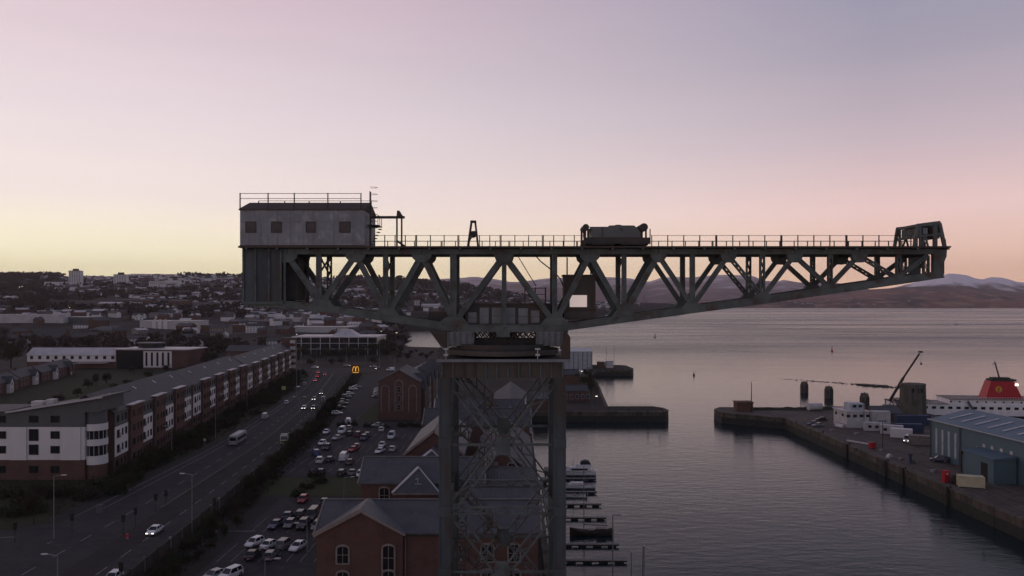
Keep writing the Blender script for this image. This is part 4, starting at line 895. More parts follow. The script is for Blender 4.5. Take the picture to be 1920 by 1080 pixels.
# --- tall Victorian sugar warehouse with blind arches
v = bld('arched_warehouse', 'tall dark red brick warehouse whose gable carries three pale outlined blind arches', 'warehouse', -43.0, 294, 0, 0, 15.6, 24, 14.4, 'gy', 4.4, M_brick, M_slate2)
mb = MB(); mb.box(-7.6, 24.003, -0.2, 7.6, 96, 10.8); mb.prism([(-7.6,10.803),(7.6,10.803),(0,14.4)], 95.7, 96); lpart('rear_range_wall', mb, M_brick, v)
mb = MB(); mb.prism([(-8,10.6),(0,14.4),(8,10.6),(8,10.85),(0,14.7),(-8,10.85)], 24.003, 96.3); lpart('rear_range_roof', mb, M_slate2, v)
def arch_outline(root, cx, z0, z1, r, y=-0.12, t=0.28, m=None):
    n = 8; mb = MB()
    pts = [(cx-r*math.cos(math.pi*i/n), z1+r*math.sin(math.pi*i/n)) for i in range(n+1)]
    po = [(cx-(r+t)*math.cos(math.pi*i/n), z1+(r+t)*math.sin(math.pi*i/n)) for i in range(n+1)]
    for a, b, c, d in zip(pts, pts[1:], po[1:], po): mb.prism([a,b,c,d], y, -0.003)
    mb.box(cx-r-t, y, z0, cx-r, -0.003, z1); mb.box(cx+r, y, z0, cx+r+t, -0.003, z1); lpart('arch_moulding', mb, m or M_sand, root)
arch_outline(v, -5.2, 3.0, 11.6, 1.35); arch_outline(v, 5.2, 3.0, 11.6, 1.35); arch_outline(v, 0, 3.0, 13.6, 1.35)
for zz_ in (11.4, 7.9, 4.6): inst('window', win_mesh(1.3, 1.7, M_sand, 'arch'), v, (0, -0.05, zz_))
for i in range(6):                                                 # gabled dormers along its dock side
    yy = 6+i*15; mb = MB(); mb.prism([(yy,-0.2),(yy+9,-0.2),(yy+9,11.0),(yy+4.5,16.4),(yy,11.0)], 7.803, 9.2, 'x'); lpart('side_gable', mb, M_sand if i % 2 else M_brick2, v)
    mb = MB(); mb.prism([(yy-0.3,10.8),(yy+4.5,16.5),(yy+9.3,10.8),(yy+9.3,11.1),(yy+4.5,16.85),(yy-0.3,11.1)], 2.5, 9.5, 'x'); lpart('side_gable_roof', mb, M_slate2, v)
    for zz_ in (10.6, 7.4, 4.2):
        inst('window', win_mesh(1.3, 1.9, M_sand, 'arch'), v, (9.25, yy+2.6, zz_), math.pi/2); inst('window', win_mesh(1.3, 1.9, M_sand, 'arch'), v, (9.25, yy+6.4, zz_), math.pi/2)
bld('kiosk', 'small pink walled kiosk with pale flat roof below the arched warehouse', 'kiosk', -28.5, 262, 0, 0, 3.6, 3.0, 3.4, 'flat', 0.35, M_brick2, M_palroof, wins=[('f', [0.6], [1.7], 1.0, 1.2)])

# --- row of four storey flats along the road
def flats(label, F0, F1, h, rh, bays, dep=13.5, lightwins=4):
    dx, dy = F1[0]-F0[0], F1[1]-F0[1]; Lh = math.hypot(dx, dy); yaw = math.atan2(dx, dy)  # local +y runs along the facade
    root = thing('apartment_row', label, 'flats', (F0[0], F0[1], 0), -yaw, 'red brick and white flats along the dual carriageway')
    W_ = dep
    def lp(name, mb, m): return lpart(name, mb, m, root)
    mb = MB(); mb.box(-dep, 0, -0.3, 0, Lh, h)
    for s in (0, Lh-0.3): mb.prism([(-dep,h+0.001),(0,h+0.001),(-dep/2,h+rh-0.05)], s, s+0.3)
    lp('wall', mb, M_brick2)
    k = rh/(dep/2); e = 0.5; t = 0.25; mb = MB()
    mb.prism([(-dep-e,h-k*e),(-dep/2,h+rh),(e,h-k*e),(e,h-k*e+t),(-dep/2,h+rh+t),(-dep-e,h-k*e+t)], -0.4, Lh+0.4); rfo = lp('roof', mb, M_slate2)
    n = bays; bw = Lh/n; fh = h/4.0
    for i in range(n):
        y0 = i*bw; kind = i % 4
        if kind in (0, 2):
            mb = MB(); mb.box(0.003, y0+0.4, fh*1.02, 0.28, y0+bw-0.4, fh*3.0); lp('render_panel', mb, M_render)
            mb = MB(); mb.box(0.003, y0+0.4, fh*3.0+0.02, 0.2, y0+bw-0.4, h-0.1); lp('grey_panel', mb, M_clad)
            pr = 0.28
        else:
            mb = MB(); mb.box(0.003, y0+0.2, -0.3, 0.9, y0+bw-0.2, h+0.5); lp('brick_bay', mb, M_brick2 if kind == 1 else M_brick)
            mb = MB(); mb.box(-0.5, y0, h+0.52, 1.3, y0+bw, h+0.75); lp('bay_roof', mb, M_palroof); pr = 0.9
        for f in range(4):
            zc = fh*(f+0.52)
            for j, ww in ((0.24,1.7),(0.55,0.9),(0.8,1.3)):
                p_ = pr if not (f == 0 and kind in (0, 2)) else 0.0
                if f == 3 and kind in (0, 2): p_ = 0.2
                inst('window', win_mesh(ww, 1.9, M_dark_steel), root, (0.03+p_, y0+bw*j, zc), math.pi/2)
            if f in (1, 2) and kind in (0, 2):
                mb = MB()
                for q in range(7): mb.box(pr+0.30, y0+bw*0.14+q*bw*0.034, zc-1.05, pr+0.34, y0+bw*0.14+q*bw*0.034+0.04, zc-0.05)
                mb.box(pr+0.003, y0+bw*0.13, zc-1.12, pr+0.36, y0+bw*0.36, zc-1.05); mb.box(pr+0.29, y0+bw*0.13, zc-0.05, pr+0.35, y0+bw*0.36, zc+0.01); lp('balcony', mb, M_dark_steel)
    mb = MB()
    for i in range(n+1): mb.tube((0.12, min(Lh-0.1, max(0.1, i*bw)), 0), (0.12, min(Lh-0.1, max(0.1, i*bw)), h-0.3), 0.07, n=6)
    lp('downpipe', mb, M_dark_steel)
    for i in range(lightwins):
        y0 = Lh*(i+0.6)/lightwins; x = -dep/2+1.6; zz_ = h+rh-1.6*k+t+0.05; mb = MB()
        mb.hexa([(x,y0,zz_),(x+1.1,y0,zz_-1.1*k),(x+1.1,y0+0.85,zz_-1.1*k),(x,y0+0.85,zz_)]+[(x,y0,zz_+0.12),(x+1.1,y0,zz_-1.1*k+0.12),(x+1.1,y0+0.85,zz_-1.1*k+0.12),(x,y0+0.85,zz_+0.12)]); lp('roof_window', mb, M_palroof)  # pale colour paints a white gleam onto the roof windows
    return root
flats('nearest long block of red brick and white rendered flats behind the curved corner block', (-104.6,203), (-113.0,272), 15.8, 4.6, 7)
flats('middle block of red brick flats in the row along the dual carriageway', (-114.5,277), (-123.2,356), 15.2, 4.6, 8)
flats('farthest block of red brick flats in the row, ending at the stack of white balconies', (-124.0,362), (-138.5,484), 14.6, 4.4, 11, lightwins=5)

# --- corner block facing the camera
cbk = thing('corner_block', 'white rendered corner block of flats with grey top storey, brick base and curved balconies', 'flats', (-125, 195, 0))
cbk_w0, cbk_w1 = -22.0, 17.2
def cp_(name, mb, m): return lpart(name, mb, m, cbk)
mb = MB(); mb.box(cbk_w0, 0, -0.3, cbk_w1, 13, 5.0); cp_('base_wall', mb, M_brick)
mb = MB(); mb.box(cbk_w0, 0.05, 5.003, cbk_w1, 13, 13.3); cp_('rendered_wall', mb, M_render)
mb = MB(); mb.box(cbk_w0, 0.02, 13.303, cbk_w1, 13, 17.0)
mb.prism([(-1,17.0),(cbk_w1+3.4,17.0),(cbk_w1+3.4,20.4)], 0.02, 13); cp_('top_storey', mb, M_clad)
mb = MB(); mb.prism([(-2.0,16.85),(cbk_w1+5.0,20.7),(cbk_w1+5.0,21.1),(-2.0,17.2)], -1.0, 13.5); cp_('roof', mb, M_slate2)
mb = MB(); mb.prism([(-2.1,16.9),(cbk_w1+5.1,20.75),(cbk_w1+5.1,21.2),(-2.1,17.3)], -1.2, -1.003); cp_('roof_edge', mb, M_palroof)
mb = MB(); mb.box(cbk_w0, -0.6, 17.003, -2.2, 13.2, 17.35); cp_('flat_roof', mb, M_slate2)
mb = MB(); mb.box(0, 6, 17.4, 3, 8, 19.0); mb.box(4.5, 5, 18.0, 6.4, 7, 19.6); cp_('roof_plant', mb, M_palroof)
mb = MB(); mb.box(-1.4, -0.35, 5.02, 2.7, 0.045, 13.28); cp_('projecting_panel', mb, M_render); 
mb = MB(); mb.box(11.3, -0.35, 5.02, cbk_w1-0.9, 0.045, 13.29); cp_('projecting_panel', mb, M_render)
for u, ww in ((-13.0,1.9),(-3.6,2.0),(4.4,2.4),(9.8,2.3)):
    for zz_, hh in ((15.3,1.75),(11.3,1.9 if u != 4.4 else 3.0),(7.6,1.9 if u != 4.4 else 2.6),(2.6,1.9)):
        inst('window', win_mesh(ww, hh, M_dark_steel), cbk, (u, -0.02, zz_))
def cyl_band(r0, z0, z1, m, name):
    mb = MB(); n = 20; c = (cbk_w1+1.3, 3.1)
    pts = [(c[0]+r0*math.cos(a), c[1]+r0*math.sin(a)) for a in [(-115+195*i/n)*math.pi/180 for i in range(n+1)]] + [(c[0]-1.0, c[1]+1.0)]
    mb.prism(pts, z0, z1, 'z'); cp_(name, mb, m)
cyl_band(2.6, -0.3, 3.6, M_brick, 'bay_base'); cyl_band(2.75, 3.603, 5.8, M_render, 'balcony_band'); cyl_band(2.35, 5.803, 8.4, M_glass, 'bay_glazing')
cyl_band(2.75, 8.403, 10.0, M_render, 'balcony_band'); cyl_band(2.35, 10.003, 12.2, M_glass, 'bay_glazing'); cyl_band(2.75, 12.203, 13.9, M_render, 'balcony_band'); cyl_band(2.55, 13.903, 17.0, M_clad, 'bay_top')
mb = MB()
for i in range(7):
    a = math.radians(-100+i*26); x, y = cbk_w1+1.3+2.5*math.cos(a), 3.1+2.5*math.sin(a)
    for z0, z1 in ((5.81,8.39),(10.01,12.19)): mb.box(x-0.05, y-0.05, z0, x+0.05, y+0.05, z1)
cp_('balcony_post', mb, M_white)
cyl_band(2.9, 17.003, 17.2, M_slate2, 'bay_roof')
# stack of white balconies at the far end of the row
eb = thing('balcony_tower', 'narrow brick end tower with stacked white balconies at the far end of the flats', 'flats', (-140.0, 487, 0))
mb = MB(); mb.box(-5, 0, -0.2, 2.6, 7, 21.5); lpart('wall', mb, M_brick2, eb)
for i in range(5): mb = MB(); mb.box(0.6, -1.4, 3.0+i*3.9, 3.6, -0.003, 4.9+i*3.9); lpart('balcony', mb, M_white, eb)
mb = MB(); mb.box(-5.3, -0.3, 21.5, 2.9, 7.3, 21.9); lpart('roof', mb, M_slate2, eb)
bld('apartment_block', 'dark roofed block with white lower wall standing behind the far end of the flats row', 'flats', -167, 498, 0, 0.05, 34, 16, 13, 'gx', 3.2, M_brick2, M_slate2, wins=[('f', [-15,-11,-7,0,5,10,14], [6.6,10.4], 1.5, 1.7, M_white)])

# --- mid-ground town
go = bld('glass_office', 'wide glazed office with white flat roof and pale pyramid rooflight across the junction', 'office', -149.5, 652, 0, 0, 72, 44, 14.4, 'flat', 0.9, M_glass, M_palroof)
mb = MB(); mb.add([(-6,14,15.3),(16,14,15.3),(16,34,15.3),(-6,34,15.3),(1,21,20.5),(9,21,20.5),(9,27,20.5),(1,27,20.5)], [(0,1,5,4),(1,2,6,5),(2,3,7,6),(3,0,4,7),(4,5,6,7)]); lpart('pyramid_roof', mb, M_palroof, go)
for u in rng(-36, 36, 10): mb = MB(); mb.box(u-0.25, -0.5, 0, u+0.25, -0.004, 14.4); lpart('mullion', mb, M_white, go)
for zz_ in (4.6, 9.4): mb = MB(); mb.box(-36, -0.3, zz_, 36, -0.005, zz_+0.45); lpart('transom', mb, M_white, go)
hot = bld('long_hotel', 'long two tone building with white sheet roof and brick ground floor left of the flats', 'hotel', -293, 520, 0, 0.0, 66, 14, 9.0, 'gx', 4.2, M_render, M_palroof, wins=[('f', rng(-30,30,12), [7.2], 2.0, 2.2, M_dark_steel), ('f', rng(-28,30,9), [2.6], 1.8, 1.8, M_white)], verge=M_palroof)
mb = MB(); mb.box(-33.1, -0.25, -0.2, 33.1, -0.004, 4.4); lpart('brick_ground_floor', mb, M_brick, hot)
mb = MB(); mb.box(2, -5, 3.6, 22, -0.26, 4.0); lpart('entrance_canopy', mb, M_palroof, hot)
md = bld('modern_block', 'grey roofed modern block with oval penthouse and white window strips beside the long hotel', 'office', -240, 515, 0, -0.08, 50, 24, 12.6, 'flat', 0.7, M_brick, M_palroof, over=1.2)
mb = MB(); pts = [(-8+9*math.cos(a*math.pi/12), 14+6.5*math.sin(a*math.pi/12)) for a in range(24)]; mb.prism(pts, 13.3, 16.2, 'z'); lpart('penthouse', mb, M_glass, md)
mb = MB(); mb.prism([(x*1.06+0.5, (y-14)*1.1+14) for x, y in pts], 16.203, 16.9, 'z'); lpart('penthouse_roof', mb, M_clad, md)
mb = MB(); mb.box(-5.5, -0.3, 1, 14, -0.004, 11.8); lpart('white_panel', mb, M_render, md)
for u in (-3.4,0.4,4.2,8.0,11.8): mb = MB(); mb.box(u-0.7, -0.36, 2.0, u+0.7, -0.304, 11.0); lpart('window_strip', mb, M_glass, md)
mb = MB(); mb.box(-24, -0.5, 0, -6.2, -0.004, 12); lpart('glazed_front', mb, M_glass, md)
for i, (px, py) in enumerate([(18,738),(66,722),(104,712),(131,704),(-30,752),(-75,766)]):
    p = G(px, py); hz = bld('terraced_house', ['gabled brick house with white upper wall at the left frame edge, nearest of the terrace','second gabled brick house of the terrace left of the flats','third gabled house of the terrace with white gable','last brick house of the terrace beside the long hotel','terraced brick house just outside the left frame edge','terraced brick house further outside the left frame edge'][i], 'house', p.x-2, p.y, 0, 1.80, 33, 9, 5.6, 'gx', 3.4, M_brick2, M_slate2, group='terraced houses left of the flats', chim=1, wins=[('f', [-13.5,-9.5,-5.5,9.5,13.5], [1.6,4.2], 1.3, 1.3), ('r', [3,6], [4.2], 1.0, 1.2)])
    mb = MB(); mb.box(1.2, -1.6, -0.2, 5.6, -0.004, 5.2); mb.prism([(1.2,5.2),(5.6,5.2),(3.4,8.0)], -1.6, 3.0); lpart('front_gable', mb, M_render if i != 3 else M_brick2, hz)
    mb = MB(); mb.prism([(0.7,5.0),(3.4,8.35),(6.1,5.0),(6.1,4.75),(3.4,8.05),(0.7,4.75)], -1.9, 3.2); lpart('gable_roof', mb, M_slate2, hz)
    inst('window', win_mesh(1.4, 1.3, M_white), hz, (3.4, -1.63, 4.4)); mb = MB(); mb.box(2.2,-1.66,0,4.6,-1.604,2.2); lpart('garage_door', mb, M_white, hz)
# --- named buildings further back
def gb(px0, px1, pyb, Y=None): 
    """footprint from its foot row in the photo"""
    z = 0
    if Y is None: Y = H*F/(pyb-HY)
    return ((px0+px1)/2-960)/F*Y, Y, (px1-px0)/F*Y
def hb(px0, px1, pyb):           # on the hillside: walk back until the ground row is reached
    px = (px0+px1)/2; Y = 620.0
    while Y < 2590:
        if HY-(hgt((px-960)/F*Y, Y)-H)/F*0 - 0 and HY+(H-hgt((px-960)/F*Y, Y))*F/Y <= pyb: break
        Y += 6
    x = (px-960)/F*Y; return x, Y, (px1-px0)/F*Y, max(0.0, hgt(x, Y))
def hill_bld(name, label, cat, px0, px1, pyb, pyt, d, roof, rh, wall, rf, wins_n=0, group=None, yaw=0.0, **k):
    x, Y, w, z = hb(px0, px1, pyb); h = max(2.6, (pyb-pyt)/F*Y - (rh if roof != 'flat' else 0))
    wins = []
    if wins_n: wins = [('f', rng(-w*0.42, w*0.42, wins_n), [h*0.3, h*0.68] if h > 5 else [h*0.5], w/wins_n*0.5, min(2.2, h*0.22), M_dark_steel)]
    return bld(name, label, cat, x, Y, z, yaw, w, d, h, roof, rh, wall, rf, group=group, wins=wins, **k)
bld('gabled_house', 'broad dark roofed house with pale window frames behind the long hotel', 'house', *gb(55,130,644)[:2], 0, 0.1, 28, 16, 7.4, 'gx', 8.0, M_brick3, M_slate2, wins=[('f', rng(-9,9,4), [5.0], 4.0, 2.6, M_white)])
pav = bld('columned_pavilion', 'hip roofed dark building with a row of pale columns beyond the long hotel', 'hall', *gb(163,224,634)[:2], 0, 0.0, 40, 24, 9.5, 'hip', 5.0, M_brick3, M_slate)
for u in rng(-19.2, 19.2, 8): mb = MB(); mb.box(u-0.5, -1.0, 0, u+0.5, -0.004, 9.4); lpart('column', mb, M_sand, pav)
sf = hill_bld('white_storefront', 'long white shopfront with three tall pale gables in the middle of the town', 'shop', 262, 374, 618, 603, 30, 'flat', 0.8, M_white, M_palroof)
for u in (-19, -12, -5): mb = MB(); mb.prism([(u-2.6,0),(u+2.6,0),(u+2.6,9.5),(u,13.0),(u-2.6,9.5)], -1.5, -0.004); lpart('gable_panel', mb, M_render, sf)
for i, (a, b, pb, pt, m_, r_, lab, cat) in enumerate([
  (-40,118,606,591,M_palroof,M_palroof,'long pale roofed factory shed at the left edge, nearest of the factory sheds','shed'),
  (122,178,606,596,M_clad,M_palroof,'low pale roofed shed right of the long factory shed at left','shed'),
  (-20,24,564,555,M_palroof,M_palroof,'small white roofed shed on the left hillside edge','shed'),
  (70,92,590,583,M_white,M_palroof,'little white roofed building above the long factory shed','shed'),
  (158,192,588,580,M_clad,M_palroof,'pale barrel roofed building near the middle left trees','shed'),
  (184,226,578,567,M_sand,M_palroof,'pale stone block with white front above the hip roofed hall','block'),
  (212,282,573,561,M_brick3,M_slate2,'long dark tenement with pale wall top left of centre','tenement'),
  (248,296,562,553,M_brick3,M_slate2,'dark brown tenement on the slope behind the long tenement','tenement'),
  (316,352,580,562,M_brick3,M_slate2,'tall dark tenement with white corner in the middle of the town','tenement'),
  (352,382,578,567,M_sand,M_slate2,'pale gabled tenement right of the tall dark tenement','tenement'),
  (418,470,574,563,M_white,M_slate2,'white gabled terrace near the ballast box of the crane','terrace'),
  (428,540,608,600,M_brick2,M_clad,'long red brick works with pale roof below the crane ballast box','works'),
  (376,460,622,611,M_brick3,M_clad,'low pale roofed works left of the glazed office','works'),
  (548,662,624,614,M_white,M_palroof,'long white shed directly behind the glazed office','shed'),
  (520,632,603,597,M_palroof,M_palroof,'thin long white roofed shed beyond the glazed office','shed'),
  (584,640,610,604,M_sand,M_palroof,'pale shed with white gable under the crane jib tail','shed'),
  (646,684,546,541,M_white,M_palroof,'white hilltop terrace seen between the jib diagonals','terrace'),
  (776,786,573,562,M_white,M_slate2,'little white church gable seen through the jib','church'),
  (790,826,576,570,M_white,M_palroof,'long low white building beside the little white gable','shed'),
  (466,506,553,546,M_sand,M_slate2,'stone terrace low on the hill right of the ballast box','terrace')]):
    hill_bld({'shed':'factory_shed','works':'factory_shed'}.get(cat, 'town_'+cat if cat not in ('shed',) else cat), lab, cat, a, b, pb, pt, 14+R.random()*10, 'flat' if i in (0,1,3,12,13,14) else 'gx', 0.8 if i in (0,1,3,12,13,14) else 2.4, m_, r_, wins_n=0 if cat in ('shed','works') else max(3, int((b-a)/6)))
for i, (a, b, pb, pt, lab) in enumerate([(128,152,530,508,'left pale tower block standing on the hill skyline'),(212,238,535,515,'right pale tower block standing on the hill skyline')]):
    x, Y = ((a+b)/2-960)/F*2150, 2150; zt = H+(HY-pt)/F*Y; zb = H+(HY-pb)/F*Y; w = (b-a)/F*Y
    t = bld('tower_block', lab, 'tower block', x, Y, zb, 0.25, w*0.86, w*0.7, zt-zb, 'flat', 1.0, M_render, M_clad, group='tower blocks on the skyline', wins=[('f', rng(-w*0.33, w*0.33, 5), [ (zt-zb)*(k+0.6)/9 for k in range(9)], 3.2, 1.7, M_clad)])
    mb = MB(); mb.box(-w*0.18, w*0.15, zt-zb+1.0, w*0.18, w*0.5, zt-zb+6.5); lpart('lift_house', mb, M_brick3, t)
for a, b, pb, pt, lab, m_ in [(84,124,540,529,'stepped pale school block left of the tower blocks','w'),(310,334,538,526,'square pale slab block right of the tower blocks','w'),(280,312,534,528,'low white hilltop building beside the square slab block','w')]:
    x, Y = ((a+b)/2-960)/F*2050, 2050; zt = H+(HY-pt)/F*Y; zb = H+(HY-pb)/F*Y; w = (b-a)/F*Y
    t = bld('slab_block', lab, 'block', x, Y, zb, 0.1, w, 26, zt-zb, 'flat', 1.0, M_render, M_palroof, wins=[('f', rng(-w*0.4, w*0.4, 8), [(zt-zb)*0.25,(zt-zb)*0.6], w/8*0.5, 2.2, M_clad)])

# --- small houses of the hillside town: six kinds, copied
def house_mesh(kind):
    mb = MB(); w, d, h, rh = [(11,8,5.2,3.2),(9,9,5.6,3.6),(20,9,5.4,3.2),(24,10,8.4,3.4),(16,12,5.0,2.2),(14,9,8.6,3.0)][kind]
    mb.box(-w/2,0,-4,w/2,d,h,0)
    if kind in (1,): 
        for a in (0, d-0.3): mb.prism([(-w/2,h),(w/2,h),(0,h+rh-0.03)], a, a+0.3)
        mb.prism([(-w/2-0.4,h-0.2),(0,h+rh),(w/2+0.4,h-0.2),(w/2+0.4,h+0.1),(0,h+rh+0.3),(-w/2-0.4,h+0.1)], -0.4, d+0.4, m=1)
    else:
        for s in (-w/2, w/2-0.3): mb.prism([(0,h),(d,h),(d/2,h+rh-0.03)], s, s+0.3, 'x')
        mb.prism([(-0.4,h-0.2),(d/2,h+rh),(d+0.4,h-0.2),(d+0.4,h+0.1),(d/2,h+rh+0.3),(-0.4,h+0.1)], -w/2-0.3, w/2+0.3, 'x', m=1)
    n = max(2, int(w/4))
    for i in range(n):
        for z in ([1.6,4.2] if h < 7 else [1.6,4.4,7.0]):
            x = -w/2+w*(i+0.5)/n; mb.box(x-0.7,-0.06,z-0.6,x+0.7,-0.004,z+0.6,2)
    mb.box(w*0.25,d/2-0.5,h+rh-0.6,w*0.25+1.0,d/2+0.5,h+rh+1.5,3)
    return mb
walls = [('white', M_render), ('cream', M_sand), ('red brick', M_brick2), ('brown', M_brick3)]
HM = {}
for k in range(6):
    for wn_, wm in walls: HM[(k, wn_)] = house_mesh(k).mesh('house', [wm, M_slate2 if k != 4 else M_palroof, M_glass, M_brick3])
KN = ['house','gable fronted house','terrace','three storey tenement','low pale roofed hall','tall villa']
placed = 0; tries = 0; occ = []
named = [(o.location.x, o.location.y) for o in col.objects if o.type == 'EMPTY' and o.location.y > 560]
ZN = ['far left in town','left of tower blocks','below tower blocks','left of ballast box','under crane tail','behind jib tail','behind crane tower','right of crane tower']
while placed < 285 and tries < 9000:
    tries += 1
    px = R.uniform(-30, 1120); Y = 700+ (2480-700)*R.random()**0.92
    if px > 756 and Y < coastY(px)+35: continue
    if px < 470 and 1250 < Y < 1650 and R.random() < 0.75 and px < 240: continue       # wooded belt
    if px < 110 and Y > 1500 and R.random() < 0.7: continue
    if 540 < px < 760 and Y < 780: continue
    if px < 756 and Y < 700 and R.random() < 0.5: continue
    x = (px-960)/F*Y
    if any((a-x)**2+(b-Y)**2 < 15**2 for a, b in occ) or any(abs(a-x) < 34 and abs(b-Y) < 24 for a, b in named): continue
    # keep the ridge woods of the central hill clear
    if 640 < px < 860 and Y > 2100: continue
    k = R.choices(range(6), [5,3,5,3,2,2])[0]; wn_, wm = R.choices(walls, [4,3,3,3])[0]
    z = hgt(x, Y)
    if z < -1: continue
    o = bpy.data.objects.new('town_house', HM[(k, wn_)]); col.objects.link(o); o.location = (x, Y, z); o.rotation_euler = (0, 0, R.choice([0,0.1,-0.2,0.35,-0.5,1.2])+R.uniform(-0.08,0.08))
    s = R.uniform(0.75, 1.1); o.scale = (s, s, s*R.uniform(0.9,1.1))
    zone = ZN[min(7, max(0, int((px+30)/150)))]; dist = 'low down' if Y < 1000 else ('half way up' if Y < 1750 else 'high up')
    tag(o, f'{wn_} {KN[k]} {dist} {zone}', 'house', 'small houses of the hillside town'); occ.append((x, Y)); placed += 1

# the rest of the town: small far houses too many to count, one mass
dh = MB(); r3 = random.Random(21)
for i in range(2800):
    px = r3.uniform(-40, 1200); Y = 1050+ (2560-1050)*r3.random()**0.8
    if px > 756 and Y < coastY(px)+25: continue
    x = (px-960)/F*Y
    if noise.noise(Vector((x*0.0032, Y*0.0032, 7.7))) > 0.22 or (px < 240 and 1250 < Y < 1650) or (px < 110 and Y > 1500) or (640 < px < 880 and Y > 2100): continue
    if any(abs(a-x) < 16 and abs(b-Y) < 14 for a, b in occ): continue
    z = hgt(x, Y)
    if z < 0: continue
    w, d, h, rh = r3.uniform(7,20), r3.uniform(7,9), r3.uniform(4.5,6.5), r3.uniform(2,3.2); yaw = r3.choice([0,0.2,-0.3,0.5,1.2])+r3.uniform(-.1,.1); ca, sa = math.cos(yaw), math.sin(yaw)
    def tp_(u, v, zz_): return (x+u*ca-v*sa, Y+u*sa+v*ca, z+zz_)
    m_ = r3.choices(range(4), [6,4,3,3])[0]
    dh.add([tp_(-w/2,0,-4),tp_(w/2,0,-4),tp_(w/2,d,-4),tp_(-w/2,d,-4),tp_(-w/2,0,h),tp_(w/2,0,h),tp_(w/2,d,h),tp_(-w/2,d,h),tp_(-w/2,d/2,h+rh),tp_(w/2,d/2,h+rh)], [(0,1,5,4),(2,3,7,6),(1,2,6,9,5),(3,0,4,8,7)], m_)
    k = len(dh.v)-10; dh.f += [(k+4,k+5,k+9,k+8),(k+6,k+7,k+8,k+9)]; dh.m += [4 if r3.random() < 0.62 else 5]*2
tag(dh.build('distant_houses', [M_render, M_sand, M_brick2, M_brick3, M_slate2, M_palroof], normals=False), 'uncounted small far houses covering the hillside town', 'houses', kind='stuff')
# --- east dock buildings
sh_ = thing('blue_shed', 'large blue clad dockside shed with skylight strips and a low roller annex', 'shed', (121.3, 224, 0), math.atan2(121.3-126.4, 224-170)*-1+math.pi if False else 0.0)
def sp_(name, mb, m): return lpart(name, mb, m, sh_)
W0 = Vector((0,0,0)); 
def sx(s): return 3.3*s/36.0     # wall line drifts with distance towards the camera
mb = MB(); L_ = 90
A = [(0,0),(sx(L_),-L_),(sx(L_)+26,-L_+1),(26,1)]
mb.prism(A, -0.2, 11.0, 'z'); mb.add([(0,0,11.001),(26,1,11.001),(11.5,0.4,13.6),(0,0.3,11.001),(26,1.3,11.001),(11.5,0.7,13.6)], [(0,1,2),(3,5,4),(0,2,5,3),(1,4,5,2)]); sp_('wall', mb, M_blue)
mb = MB(); e = 0.5
mb.add([(-e,0.5,10.85),(sx(L_)-e,-L_,10.85),(sx(L_)+11.5,-L_,13.75),(11.5,0.9,13.75),(26+e,1.4,10.85),(sx(L_)+26+e,-L_,10.85)], [(0,1,2,3),(3,2,5,4)])
mb.add([(-e,0.5,10.65),(sx(L_)-e,-L_,10.65),(sx(L_)+11.5,-L_,13.55),(11.5,0.9,13.55),(26+e,1.4,10.65),(sx(L_)+26+e,-L_,10.65)], [(0,1,2,3),(3,2,5,4)])
mb.add([(-e,0.5,10.85),(11.5,0.9,13.75),(11.5,0.9,13.55),(-e,0.5,10.65),(26+e,1.4,10.85),(26+e,1.4,10.65)], [(0,1,2,3),(1,4,5,2)]); sp_('roof', mb, M_blueroof)
mb = MB(); mb.bar((-e-0.1,0.6,10.85),(sx(L_)-e-0.1,-L_,10.85),0.3,0.25,(0,0,1)); sp_('gutter', mb, M_pale)
for i in range(16):
    s = 4.0+i*5.2; mb = MB(); k = 2.9/12.0
    def rp(u, v, dz): return (sx(v)+u, -v, 10.9+(u+e)*k+dz)
    mb.hexa([rp(2.5,s,0.02),rp(9.0,s,0.02),rp(9.0,s+1.0,0.02),rp(2.5,s+1.0,0.02),rp(2.5,s,0.09),rp(9.0,s,0.09),rp(9.0,s+1.0,0.09),rp(2.5,s+1.0,0.09)]); sp_('skylight_strip', mb, M_pale)
for s in (2.2, 4.9, 7.6, 10.4):
    mb = MB(); mb.hexa([(sx(s)-0.06,-s,1.6),(sx(s+0.8)-0.06,-s-0.8,1.6),(sx(s+0.8)+0.02,-s-0.8,1.6),(sx(s)+0.02,-s,1.6),(sx(s)-0.06,-s,8.6),(sx(s+0.8)-0.06,-s-0.8,8.6),(sx(s+0.8)+0.02,-s-0.8,8.6),(sx(s)+0.02,-s,8.6)]); sp_('translucent_strip', mb, M_pale)
for s in (21.5, 24.5, 27.8, 31.2, 36, 41):
    mb = MB(); mb.hexa([(sx(s)-0.05,-s,6.1),(sx(s+0.9)-0.05,-s-0.9,6.1),(sx(s+0.9)+0.02,-s-0.9,6.1),(sx(s)+0.02,-s,6.1),(sx(s)-0.05,-s,7.7),(sx(s+0.9)-0.05,-s-0.9,7.7),(sx(s+0.9)+0.02,-s-0.9,7.7),(sx(s)+0.02,-s,7.7)]); sp_('window', mb, M_white)
for s in (0.1, 12.8): mb = MB(); mb.tube((sx(s)-0.25,-s,0),(sx(s)-0.25,-s,10.7),0.16,n=8); sp_('downpipe', mb, M_clad)
mb = MB(); mb.box(sx(20)-0.1,-21.5,4.6,sx(20)-0.03,-15.5,6.6); sp_('cream_panel', mb, M_cream)
